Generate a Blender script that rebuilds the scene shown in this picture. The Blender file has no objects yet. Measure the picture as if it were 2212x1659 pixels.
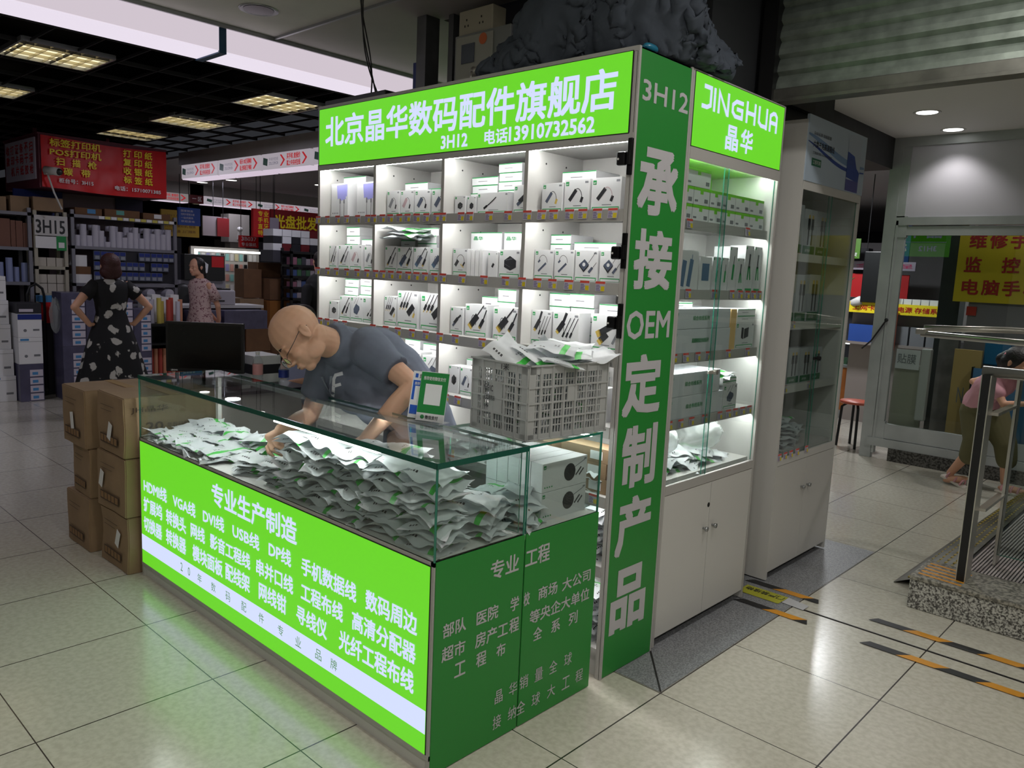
import bpy, bmesh, math, random
from mathutils import Vector, Matrix, Euler, noise
PI = math.pi
random.seed(7)
sc = bpy.context.scene
COL = sc.collection

# ------------------------------------------------------------------ camera
F, YAW, PIT, ROL = 1694.35, -0.749, 0.1418, 0.0445
CAM = Vector((1.6957, -2.4052, 1.5868))
f0 = Vector((math.sin(YAW), math.cos(YAW), 0)); r0 = Vector((math.cos(YAW), -math.sin(YAW), 0)); u0 = Vector((0, 0, 1))
fwd = f0 * math.cos(PIT) - u0 * math.sin(PIT); up = u0 * math.cos(PIT) + f0 * math.sin(PIT)
rt = r0 * math.cos(ROL) + up * math.sin(ROL); up = up * math.cos(ROL) - r0 * math.sin(ROL)
cam_d = bpy.data.cameras.new('camera'); cam = bpy.data.objects.new('camera', cam_d); COL.objects.link(cam)
cam.matrix_world = Matrix(((rt.x, up.x, -fwd.x, CAM.x), (rt.y, up.y, -fwd.y, CAM.y), (rt.z, up.z, -fwd.z, CAM.z), (0, 0, 0, 1)))
cam_d.sensor_width = 36; cam_d.lens = 36 * F / 2212; cam_d.clip_start = .05; cam_d.clip_end = 100
sc.camera = cam

# ------------------------------------------------------------------ world, exposure, lamps
w = bpy.data.worlds.new('world'); sc.world = w; w.use_nodes = True
w.node_tree.nodes['Background'].inputs[0].default_value = (.50, .52, .60, 1)
w.node_tree.nodes['Background'].inputs[1].default_value = .05
vs = sc.view_settings
vs.view_transform = 'Standard'; vs.look = 'None'; vs.exposure = 0.0; vs.gamma = 1.0; vs.use_curve_mapping = False
try:
    cy = sc.cycles
    cy.use_denoising = True; cy.max_bounces = 7; cy.diffuse_bounces = 4; cy.glossy_bounces = 3
    cy.transmission_bounces = 6; cy.transparent_max_bounces = 24
    cy.sample_clamp_indirect = 4; cy.caustics_reflective = False; cy.caustics_refractive = False
    cy.use_light_tree = True
except Exception: pass

def area(name, loc, sx, sy, power, color=(1, 1, 1), rot=(0, 0, 0), spread=PI):
    d = bpy.data.lights.new(name, 'AREA'); d.shape = 'RECTANGLE'; d.size = sx; d.size_y = sy
    d.energy = power; d.color = color; d.spread = spread
    o = bpy.data.objects.new(name, d); COL.objects.link(o); o.location = loc; o.rotation_euler = rot
    return o
# round recessed lamps of the walkway ceiling, above and behind the viewer (their trims are built with the ceiling)
LAMPS = [(-2.2, -2.7, 2), (-.6, -2.7, 4.5), (1.0, -2.7, 11), (2.6, -2.7, 10), (1.0, -1.1, 14), (2.6, -1.1, 10), (1.0, .55, 11), (2.6, .55, 11), (-.6, -4.3, 3), (1.0, -4.3, 6), (2.6, -4.3, 6), (-2.2, -4.3, 1.5)]
for x, y, p in LAMPS:
    o = area('walkway_lamp', (x, y, 2.985), .17, .17, p, (1, .96, .89)); o.data.shape = 'DISK'
# added discs imitating the louvre lamps' light in the hall behind the booth
for x, y, p in ((-6.0, -1.6, 14), (-6.2, 1.5, 13), (-9.9, 1.5, 10), (-11.5, 4.4, 12), (-8.5, 3.8, 11)):
    area('hall_fill_lamp', (x, y, 2.93), .26, .26, p, (.86, .84, 1.0)).data.shape = 'DISK'

# ------------------------------------------------------------------ helpers
def lin(c):
    return tuple((v / 12.92 if v <= .04045 else ((v + .055) / 1.055) ** 2.4) for v in c)
def rgb(r, g, b): return lin((r / 255, g / 255, b / 255))
MATS = {}
def mat(name, col, rough=.5, metal=0, emit=None, es=1, spec=.5, var=0, vscale=8, bump=0, bscale=60, coat=0, sub=0, trans=0, stretch=None):
    if name in MATS: return MATS[name]
    m = bpy.data.materials.new(name); m.use_nodes = True; nt = m.node_tree; b = nt.nodes['Principled BSDF']
    b.inputs['Base Color'].default_value = (*col, 1); b.inputs['Roughness'].default_value = rough
    b.inputs['Metallic'].default_value = metal; b.inputs['Specular IOR Level'].default_value = spec
    if coat: b.inputs['Coat Weight'].default_value = coat; b.inputs['Coat Roughness'].default_value = .08
    if sub: b.inputs['Subsurface Weight'].default_value = sub; b.inputs['Subsurface Radius'].default_value = (.012, .005, .003); b.inputs['Subsurface Scale'].default_value = 1
    if trans: b.inputs['Transmission Weight'].default_value = trans
    if emit is not None:
        b.inputs['Emission Color'].default_value = (*emit, 1); b.inputs['Emission Strength'].default_value = es
    if var or bump:
        tc = nt.nodes.new('ShaderNodeTexCoord'); src = tc.outputs['Object']
        if stretch:
            mp = nt.nodes.new('ShaderNodeMapping'); mp.inputs['Scale'].default_value = stretch
            nt.links.new(src, mp.inputs[0]); src = mp.outputs[0]
    if var:
        n = nt.nodes.new('ShaderNodeTexNoise'); n.inputs['Scale'].default_value = vscale; n.inputs['Detail'].default_value = 5
        nt.links.new(src, n.inputs['Vector'])
        r = nt.nodes.new('ShaderNodeValToRGB'); r.color_ramp.elements[0].position = .3; r.color_ramp.elements[1].position = .7
        r.color_ramp.elements[0].color = (*[max(0, c * (1 - var)) for c in col], 1); r.color_ramp.elements[1].color = (*[min(1, c * (1 + var * .5)) for c in col], 1)
        nt.links.new(n.outputs['Fac'], r.inputs[0]); nt.links.new(r.outputs[0], b.inputs['Base Color'])
    if bump:
        n = nt.nodes.new('ShaderNodeTexNoise'); n.inputs['Scale'].default_value = bscale; n.inputs['Detail'].default_value = 3
        nt.links.new(src, n.inputs['Vector'])
        bp = nt.nodes.new('ShaderNodeBump'); bp.inputs['Strength'].default_value = bump; bp.inputs['Distance'].default_value = .01
        nt.links.new(n.outputs['Fac'], bp.inputs['Height']); nt.links.new(bp.outputs[0], b.inputs['Normal'])
    MATS[name] = m; return m
def emis(name, col, s=1):
    if name in MATS: return MATS[name]
    m = bpy.data.materials.new(name); m.use_nodes = True; nt = m.node_tree; b = nt.nodes['Principled BSDF']
    b.inputs['Base Color'].default_value = (.02, .02, .02, 1); b.inputs['Roughness'].default_value = .35
    b.inputs['Emission Color'].default_value = (*col, 1); b.inputs['Emission Strength'].default_value = s
    MATS[name] = m; return m
def glass(name, tint=(.96, 1, .985), f=.9, refl=1.0, rough=.0):
    """thin architectural glass: Fresnel reflection over a tinted clear pane"""
    if name in MATS: return MATS[name]
    m = bpy.data.materials.new(name); m.use_nodes = True; nt = m.node_tree; nt.nodes.clear()
    o = nt.nodes.new('ShaderNodeOutputMaterial'); mx = nt.nodes.new('ShaderNodeMixShader')
    t = nt.nodes.new('ShaderNodeBsdfTransparent'); t.inputs[0].default_value = (*[c * f for c in tint], 1)
    g = nt.nodes.new('ShaderNodeBsdfGlossy'); g.inputs['Roughness'].default_value = rough; g.inputs[0].default_value = (refl, refl, refl, 1)
    fr = nt.nodes.new('ShaderNodeFresnel'); fr.inputs[0].default_value = 1.5
    ge = nt.nodes.new('ShaderNodeNewGeometry'); mr = nt.nodes.new('ShaderNodeMapRange'); nt.links.new(ge.outputs['Backfacing'], mr.inputs[0])
    mr.inputs['To Min'].default_value = 1.45; mr.inputs['To Max'].default_value = 1 / 1.45; nt.links.new(mr.outputs[0], fr.inputs[0])   # both skins of the pane reflect alike
    nt.links.new(fr.outputs[0], mx.inputs[0]); nt.links.new(t.outputs[0], mx.inputs[1]); nt.links.new(g.outputs[0], mx.inputs[2])
    nt.links.new(mx.outputs[0], o.inputs[0]); MATS[name] = m; return m
def film(name, col, opac, rough=.3, trl=.4):
    """milky or clear plastic film: part see-through, part diffuse and translucent"""
    if name in MATS: return MATS[name]
    m = bpy.data.materials.new(name); m.use_nodes = True; nt = m.node_tree; b = nt.nodes['Principled BSDF']
    b.inputs['Base Color'].default_value = (*col, 1); b.inputs['Roughness'].default_value = rough
    o = nt.nodes['Material Output']; mx = nt.nodes.new('ShaderNodeMixShader'); t = nt.nodes.new('ShaderNodeBsdfTransparent')
    tl = nt.nodes.new('ShaderNodeBsdfTranslucent'); tl.inputs[0].default_value = (*col, 1)
    m2 = nt.nodes.new('ShaderNodeMixShader'); m2.inputs[0].default_value = trl
    nt.links.new(b.outputs[0], m2.inputs[1]); nt.links.new(tl.outputs[0], m2.inputs[2])
    mx.inputs[0].default_value = opac
    nt.links.new(t.outputs[0], mx.inputs[1]); nt.links.new(m2.outputs[0], mx.inputs[2]); nt.links.new(mx.outputs[0], o.inputs[0])
    MATS[name] = m; return m

class MB:
    """mesh collector; every face remembers a material slot"""
    def __init__(s): s.v = []; s.f = []; s.m = []
    def add(s, vs_, fs, m=0):
        b = len(s.v); s.v += [tuple(p) for p in vs_]
        for q in fs: s.f.append(tuple(i + b for i in q)); s.m.append(m)
        return s
    def box(s, x0, x1, y0, y1, z0, z1, m=0, bev=0, M=None):
        x0, x1 = min(x0, x1), max(x0, x1); y0, y1 = min(y0, y1), max(y0, y1); z0, z1 = min(z0, z1), max(z0, z1)
        if bev:
            bm = bmesh.new(); bmesh.ops.create_cube(bm, size=1)
            for v in bm.verts: v.co = Vector(((x0 + x1) / 2 + v.co.x * (x1 - x0), (y0 + y1) / 2 + v.co.y * (y1 - y0), (z0 + z1) / 2 + v.co.z * (z1 - z0)))
            bmesh.ops.bevel(bm, geom=bm.edges[:], offset=bev, segments=2, affect='EDGES', profile=.5)
            return s.bm(bm, m, M)
        V = [(x, y, z) for z in (z0, z1) for x, y in ((x0, y0), (x1, y0), (x1, y1), (x0, y1))]
        if M is not None: V = [M @ Vector(p) for p in V]
        return s.add(V, [(3, 2, 1, 0), (4, 5, 6, 7), (0, 1, 5, 4), (1, 2, 6, 5), (2, 3, 7, 6), (3, 0, 4, 7)], m)
    def bm(s, bm, m=0, M=None):
        bm.verts.index_update()
        V = [(M @ v.co if M is not None else v.co.copy()) for v in bm.verts]; Fs = [tuple(v.index for v in f.verts) for f in bm.faces]
        bm.free(); return s.add(V, Fs, m)
    def quad(s, o, u, v, m=0):
        o, u, v = Vector(o), Vector(u), Vector(v); return s.add([o, o + u, o + u + v, o + v], [(0, 1, 2, 3)], m)
    def cyl(s, p0, p1, r0_, r1_=None, n=12, m=0, cap=True):
        p0, p1 = Vector(p0), Vector(p1); r1_ = r0_ if r1_ is None else r1_
        a = (p1 - p0).normalized(); t = a.orthogonal().normalized(); b = a.cross(t)
        V = []
        for p, r in ((p0, r0_), (p1, r1_)):
            for i in range(n): th = 2 * PI * i / n; V.append(p + (t * math.cos(th) + b * math.sin(th)) * r)
        Fs = [(i, (i + 1) % n, n + (i + 1) % n, n + i) for i in range(n)]
        if cap: Fs += [tuple(range(n - 1, -1, -1)), tuple(range(n, 2 * n))]
        return s.add(V, Fs, m)
    def tube(s, pts, r, n=8, m=0):
        pts = [Vector(p) for p in pts]; rs = r if isinstance(r, (list, tuple)) else [r] * len(pts); V = []; t = None
        for i, p in enumerate(pts):
            d = (pts[min(i + 1, len(pts) - 1)] - pts[max(i - 1, 0)]).normalized()
            t = d.orthogonal().normalized() if t is None else (t - d * t.dot(d)).normalized()
            b = d.cross(t)
            for k in range(n): th = 2 * PI * k / n; V.append(p + (t * math.cos(th) + b * math.sin(th)) * rs[i])
        Fs = []
        for i in range(len(pts) - 1):
            for k in range(n): Fs.append((i * n + k, i * n + (k + 1) % n, (i + 1) * n + (k + 1) % n, (i + 1) * n + k))
        Fs += [tuple(range(n - 1, -1, -1)), tuple(range((len(pts) - 1) * n, len(pts) * n))]
        return s.add(V, Fs, m)
    def lathe(s, prof, c=(0, 0, 0), n=20, m=0, M=None):
        V = []; 
        for r, z in prof:
            for k in range(n): th = 2 * PI * k / n; V.append(Vector((c[0] + r * math.cos(th), c[1] + r * math.sin(th), c[2] + z)))
        if M is not None: V = [M @ p for p in V]
        Fs = []
        for i in range(len(prof) - 1):
            for k in range(n): Fs.append((i * n + k, i * n + (k + 1) % n, (i + 1) * n + (k + 1) % n, (i + 1) * n + k))
        Fs += [tuple(range(n - 1, -1, -1)), tuple(range((len(prof) - 1) * n, len(prof) * n))]
        return s.add(V, Fs, m)
    def ell(s, c, r, M=None, m=0, n=14, k=9):
        bm = bmesh.new(); bmesh.ops.create_uvsphere(bm, u_segments=n, v_segments=k, radius=1)
        R_ = (M or Matrix.Identity(4)); T = Matrix.Translation(Vector(c)) @ R_.to_4x4() @ Matrix.Diagonal((*r, 1))
        return s.bm(bm, m, T)
    def loft(s, rings, m=0, n=20):
        """rings: (centre, xaxis, yaxis) elliptical sections"""
        V = []
        for c, a, b in rings:
            c, a, b = Vector(c), Vector(a), Vector(b)
            for k in range(n): th = 2 * PI * k / n; V.append(c + a * math.cos(th) + b * math.sin(th))
        Fs = []
        for i in range(len(rings) - 1):
            for k in range(n): Fs.append((i * n + k, i * n + (k + 1) % n, (i + 1) * n + (k + 1) % n, (i + 1) * n + k))
        Fs += [tuple(range(n - 1, -1, -1)), tuple(range((len(rings) - 1) * n, len(rings) * n))]
        return s.add(V, Fs, m)
    def text(s, t, o, u, v, box, m=0, bold=0.0, align='C', fit=True):
        """lettering t laid in the plane o + x u + y v, filling box (x0, x1, y0, y1)"""
        V, Fs, (a, b, c, d) = glyphs(t); o, u, v = Vector(o), Vector(u), Vector(v); x0, x1, y0, y1 = box
        sy = (y1 - y0) / max(d - c, 1e-6); sx = (x1 - x0) / max(b - a, 1e-6)
        if not fit: sx = sy
        W = (b - a) * sx; off = x0 if align == 'L' else (x0 + x1) / 2 - W / 2; n = Vector(u).cross(Vector(v)).normalized()
        k = bold * 1.15 * (y1 - y0) / max(d - c, 1e-6)
        for q, (dx, dy) in enumerate(((0, 0),) if not bold else ((-k, -k), (k, -k), (k, k), (-k, k), (0, 0)) if bold < .018 or y1 - y0 < .06 else ((-k, -k), (k, -k), (k, k), (-k, k), (k, 0), (-k, 0), (0, k), (0, -k), (0, 0))):
            s.add([o + n * (.00012 * q) + u * (off + dx + (p[0] - a) * sx) + v * (y0 + dy + (p[1] - c) * sy) for p in V], Fs, m)
        return s
    def mesh(s, name, mats, smooth=False):
        me = bpy.data.meshes.new(name); me.from_pydata(s.v, [], s.f)
        for q in (mats if isinstance(mats, (list, tuple)) else [mats]): me.materials.append(q)
        me.polygons.foreach_set('material_index', s.m)
        if smooth: me.polygons.foreach_set('use_smooth', [True] * len(s.f))
        me.update(); return me
    def build(s, name, mats, parent=None, smooth=False, fixn=False):
        me = s.mesh(name, mats, smooth)
        if fixn:
            bm = bmesh.new(); bm.from_mesh(me); bmesh.ops.recalc_face_normals(bm, faces=bm.faces[:]); bm.to_mesh(me); bm.free()
        o = bpy.data.objects.new(name, me); COL.objects.link(o)
        if parent is not None:
            o.parent = parent
            q = parent; L = Vector((0, 0, 0))
            while q is not None: L += q.location; q = q.parent
            me.transform(Matrix.Translation(-L))
        return o
GL = {}
def glyphs(t, bold=0.0):
    k = (t, bold)
    if k in GL: return GL[k]
    cu = bpy.data.curves.new('lettering', 'FONT'); cu.body = t; cu.size = 1; cu.resolution_u = 2; cu.fill_mode = 'BOTH'
    ob = bpy.data.objects.new('lettering', cu); COL.objects.link(ob)
    dg = bpy.context.evaluated_depsgraph_get(); me = bpy.data.meshes.new_from_object(ob.evaluated_get(dg))
    V = [tuple(v.co) for v in me.vertices]; Fs = [tuple(p.vertices) for p in me.polygons]
    bpy.data.objects.remove(ob); bpy.data.curves.remove(cu); bpy.data.meshes.remove(me)
    if not V: V = [(0, 0, 0), (1, 0, 0), (0, 1, 0)]; Fs = [(0, 1, 2)]
    xs = [p[0] for p in V]; ys = [p[1] for p in V]
    GL[k] = (V, Fs, (min(xs), max(xs), min(ys), max(ys))); return GL[k]

def tag(o, label=None, cat=None, group=None, kind=None):
    if label: o['label'] = label
    if cat: o['category'] = cat
    if group: o['group'] = group
    if kind: o['kind'] = kind
    return o
def thing(name, label, cat, loc=(0, 0, 0), group=None, rz=0):
    o = bpy.data.objects.new(name, None); COL.objects.link(o); o.location = loc; o.rotation_euler = (0, 0, rz)
    o.empty_display_size = .1
    return tag(o, label, cat, group)
def struct(name, mb, m, label=None, smooth=False):
    return tag(mb.build(name, m, None, smooth), label or name.replace('_', ' '), 'building', None, 'structure')
def dup(root, loc, label=None, group=None, rz=None):
    r = root.copy(); COL.objects.link(r); r.location = loc
    if rz is not None: r.rotation_euler = (0, 0, rz)
    if label: r['label'] = label
    if group: r['group'] = group
    for ch in list(root.children):
        c = ch.copy(); COL.objects.link(c); c.parent = r
        for g in list(ch.children): d = g.copy(); COL.objects.link(d); d.parent = c
    return r
ORD = ['first', 'second', 'third', 'fourth', 'fifth', 'sixth', 'seventh', 'eighth', 'ninth', 'tenth', 'eleventh', 'twelfth', 'thirteenth', 'fourteenth', 'fifteenth', 'sixteenth', 'seventeenth', 'eighteenth', 'nineteenth', 'twentieth']
X_, Y_, Z_ = Vector((1, 0, 0)), Vector((0, 1, 0)), Vector((0, 0, 1))

# shared materials
M_white = mat('white_laminate', rgb(200, 199, 197), .45, spec=.35)
M_grey_edge = mat('grey_trim', rgb(172, 170, 168), .4)
M_alu = mat('aluminium', rgb(165, 168, 170), .35, .8)
M_steel = mat('stainless_steel', rgb(205, 202, 196), .3, .85)
M_black = mat('black_plastic', rgb(22, 23, 25), .4)
M_dark = mat('dark_metal', rgb(50, 50, 52), .35, .7)
M_glass = glass('clear_glass'); M_gedge = mat('green_glass_edge', rgb(40, 120, 100), .12, spec=.8)
M_gside = mat('green_vinyl', rgb(40, 134, 54), .42, spec=.4)
M_vtext = mat('pale_grey_vinyl', rgb(188, 186, 192), .5)
E_green = emis('lit_green_face', rgb(104, 212, 34), 1.0); E_white = emis('lit_white_face', rgb(212, 222, 255), 1.0)
E_led = emis('led_strip_light', (1, 1, .97), 16)
M_carton = mat('brown_cardboard', rgb(146, 121, 94), .8, var=.15, vscale=5, bump=.15, bscale=30)
M_paper = mat('white_paper', rgb(225, 225, 228), .6)
M_red = mat('red_paint', rgb(195, 28, 34), .5)
M_yellow = mat('yellow_ink', rgb(250, 225, 40), .5)
# ================================================================== the hall: floor, ceilings, walls
def tile_mat():
    m = bpy.data.materials.new('floor_tile'); m.use_nodes = True; nt = m.node_tree; b = nt.nodes['Principled BSDF']; N = nt.nodes; L = nt.links
    g = N.new('ShaderNodeNewGeometry'); sp = N.new('ShaderNodeSeparateXYZ'); L.new(g.outputs['Position'], sp.inputs[0])
    def line(out, off, pitch, half):
        a = N.new('ShaderNodeMath'); a.operation = 'SUBTRACT'; L.new(out, a.inputs[0]); a.inputs[1].default_value = off - 100 * pitch - pitch / 2
        c = N.new('ShaderNodeMath'); c.operation = 'MODULO'; L.new(a.outputs[0], c.inputs[0]); c.inputs[1].default_value = pitch
        d = N.new('ShaderNodeMath'); d.operation = 'SUBTRACT'; L.new(c.outputs[0], d.inputs[0]); d.inputs[1].default_value = pitch / 2
        e = N.new('ShaderNodeMath'); e.operation = 'ABSOLUTE'; L.new(d.outputs[0], e.inputs[0])
        h = N.new('ShaderNodeMath'); h.operation = 'LESS_THAN'; L.new(e.outputs[0], h.inputs[0]); h.inputs[1].default_value = half
        return h.outputs[0]
    lx = line(sp.outputs[0], .222, .6145, .0028); ly = line(sp.outputs[1], .1, .6, .0020)
    mx = N.new('ShaderNodeMath'); mx.operation = 'MAXIMUM'; L.new(lx, mx.inputs[0]); L.new(ly, mx.inputs[1])
    n = N.new('ShaderNodeTexNoise'); n.inputs['Scale'].default_value = 45; n.inputs['Detail'].default_value = 6; L.new(g.outputs['Position'], n.inputs['Vector'])
    n2 = N.new('ShaderNodeTexNoise'); n2.inputs['Scale'].default_value = 1.6; L.new(g.outputs['Position'], n2.inputs['Vector'])
    r = N.new('ShaderNodeValToRGB'); r.color_ramp.elements[0].position = .36; r.color_ramp.elements[1].position = .62
    r.color_ramp.elements[0].color = (*rgb(190, 185, 172), 1); r.color_ramp.elements[1].color = (*rgb(204, 200, 188), 1); L.new(n.outputs[0], r.inputs[0])
    mm = N.new('ShaderNodeMix'); mm.data_type = 'RGBA'; L.new(mx.outputs[0], mm.inputs[0]); L.new(r.outputs[0], mm.inputs[6]); mm.inputs[7].default_value = (*rgb(52, 46, 46), 1)
    L.new(mm.outputs[2], b.inputs['Base Color'])
    rr = N.new('ShaderNodeMapRange'); rr.inputs['To Min'].default_value = .19; rr.inputs['To Max'].default_value = .23; L.new(n2.outputs[0], rr.inputs[0])
    L.new(rr.outputs[0], b.inputs['Roughness']); b.inputs['Specular IOR Level'].default_value = .6; b.inputs['Coat Weight'].default_value = .6; b.inputs['Coat Roughness'].default_value = .16; b.inputs['Coat IOR'].default_value = 1.6
    return m
def speck(name, a, b_, sc_=90, rough=.5, pos=(.42, .58)):
    m = mat(name, a, rough, var=.01, vscale=sc_, spec=.3)
    for n in m.node_tree.nodes:
        if n.type == 'VALTORGB':
            n.color_ramp.elements[0].color = (*a, 1); n.color_ramp.elements[1].color = (*b_, 1)
            n.color_ramp.elements[0].position, n.color_ramp.elements[1].position = pos
    return m
M_granite = speck('grey_granite', rgb(112, 114, 118), rgb(146, 148, 152), 140, .42)
M_speck = speck('speckled_granite', rgb(66, 64, 62), rgb(182, 180, 174), 120, .5, (.4, .6))
struct('floor', MB().quad((-32, -7, 0), (37, 0, 0), (0, 25, 0)), tile_mat(), 'glossy beige tiled floor of the market hall')
gb = MB()
gb.box(-2.6, -.09, .104, 2.48, .0, .002)
gb.add([(-.09, .104, .002), (.218, .104, .002), (.218, 2.48, .002), (-.09, 2.48, .002)], [(0, 1, 2, 3)])
struct('trim_1', gb, M_granite, 'grey granite floor band under the booth')
ln = MB(); ln.add([(0, .36, .0032), (.216, .104, .0032), (.222, .108, .0032), (.006, .366, .0032)], [(0, 1, 2, 3)])
ln.box(-.1, 3, 1.302, 1.308, 0, .0034)
struct('trim_2', ln, mat('shutter_groove', rgb(30, 28, 30), .5), 'dark joint lines in the floor')

M_ceil = mat('grey_ceiling_paint', rgb(212, 210, 205), .7, var=.10, vscale=3)
M_ceild = mat('darker_ceiling_paint', rgb(176, 172, 170), .7, var=.1, vscale=2)
M_blackceil = mat('black_ceiling_void', rgb(5, 5, 6), .95, spec=0)
M_bars = mat('black_ceiling_grid', rgb(17, 16, 20), .7)
c = MB(); c.box(-3.06, 4.6, -7, .355, 3.0, 3.03); struct('ceiling', c, M_ceil, 'grey plaster ceiling over the aisle with one unlit downlight')
c = MB(); c.box(-3.06, -1.9, .36, 1.3, 3.0, 3.03); c.box(-1.9, -.15, .36, .75, 3.0, 3.03); c.box(-3.06, -1.9, 1.3, 2.6, 3.0, 3.03); struct('ceiling', c, M_ceild, 'darker plaster ceiling panel behind the metal joint strip')
c = MB(); c.box(-3.06, -.16, .340, .356, 2.985, 3.0); c.box(-3.075, -3.06, -7, 2.5, 2.975, 3.005); struct('trim_3', c, M_alu, 'metal edge strip of the plaster ceiling')
c = MB(); c.box(-32, -3.06, -7, 2.5, 3.22, 3.25); c.box(-32, -13.2, 2.5, 18, 3.045, 3.07); struct('ceiling', c, M_blackceil, 'black ceiling void above the open grid')
c = MB()
x = -3.47
while x > -13:
    c.box(x, x - .012, -5, 2.5, 3.0, 3.03); x -= .617
c.f = c.f
y = -4.8
while y < 2.5: c.box(-13, -3.47, y - .004, y + .004, 3.002, 3.02); y += .3
struct('ceiling', c, M_bars, 'black open-cell ceiling grid')
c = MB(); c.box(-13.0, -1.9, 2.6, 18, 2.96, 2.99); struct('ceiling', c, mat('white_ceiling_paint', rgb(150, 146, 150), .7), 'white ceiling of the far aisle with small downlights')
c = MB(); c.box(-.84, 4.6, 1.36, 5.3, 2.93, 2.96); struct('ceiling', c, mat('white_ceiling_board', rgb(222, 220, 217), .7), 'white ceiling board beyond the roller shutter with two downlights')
c = MB(); c.box(-1.15, -.84, 1.9, 5.3, 2.66, 2.96); c.box(-.95, -.16, 1.3, 1.9, 2.5, 2.9); c.box(-.16, 4.6, 1.34, 1.42, 2.6, 2.96); struct('trim_4', c, mat('dark_beam', rgb(40, 40, 42), .6, var=.3, vscale=9), 'dark beam along the edge of the white ceiling')
c = MB(); c.box(-1.9, -.40, .80, 2.25, 0, 3.4); c.box(-.401, -.20, .82, 2.25, 2.405, 3.4); struct('wall_center', c, mat('dark_column', rgb(44, 46, 50), .6, var=.25, vscale=2), 'dark structural column behind the booth')
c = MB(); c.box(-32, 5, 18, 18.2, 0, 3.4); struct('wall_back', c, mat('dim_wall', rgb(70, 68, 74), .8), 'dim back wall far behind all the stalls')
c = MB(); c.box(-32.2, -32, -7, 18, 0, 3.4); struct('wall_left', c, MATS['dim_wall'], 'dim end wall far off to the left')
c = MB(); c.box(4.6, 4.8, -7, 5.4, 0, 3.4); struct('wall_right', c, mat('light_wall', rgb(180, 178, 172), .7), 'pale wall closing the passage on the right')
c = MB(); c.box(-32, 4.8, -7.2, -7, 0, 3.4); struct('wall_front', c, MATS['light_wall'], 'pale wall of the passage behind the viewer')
# the metal posts beside the column
M_post = mat('grey_steel_post', rgb(112, 114, 116), .45, .4, var=.2, vscale=6)
c = MB(); c.box(-1.98, -1.9, .62, .72, 0, 3.3); c.box(-1.80, -1.76, .70, .78, 2.3, 3.3); struct('trim_5', c, M_post, 'grey steel post beside the column')
c = MB(); c.box(-2.03, -1.981, .64, .70, 2.42, 2.76); struct('trim_6', c, mat('blue_panel', rgb(28, 52, 130), .5), 'narrow blue strip on the steel post')

# ---- light boxes forming the beam over the aisle
E_beam = emis('beam_diffuser', rgb(208, 196, 206), 1.0); E_beam2 = emis('beam_diffuser_bottom', rgb(232, 222, 236), 1.0)
def lightbox(y0, y1, label):
    t = thing('ceiling_light_box', label, 'light box', (-3.24, (y0 + y1) / 2, 2.84), 'light boxes along the aisle ceiling')
    b = MB(); b.box(-3.40, -3.09, y0, y1, 2.845, 3.0, 0); b.build('diffuser', [E_beam], t)
    b = MB(); b.box(-3.39, -3.10, y0 + .004, y1 - .004, 2.838, 2.845); b.build('bottom_panel', [E_beam2], t)
    b = MB(); b.box(-3.40, -3.385, y0, y1, 3.0, 3.04); b.box(-3.09, -3.08, y0, y1, 2.998, 3.04); b.build('rail', M_alu, t)
lightbox(-4.2, .0, 'long glowing ceiling light box on the left of the blue tape joint')
lightbox(.02, 2.42, 'glowing ceiling light box running from the blue tape joint to the shop sign')
b = MB(); b.box(-3.405, -3.085, -.012, .034, 2.83, 3.0); o = b.build('tape', mat('blue_tape', rgb(45, 78, 112), .5))
tag(o, 'strip of blue tape over the joint between two ceiling light boxes', 'tape')
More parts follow.
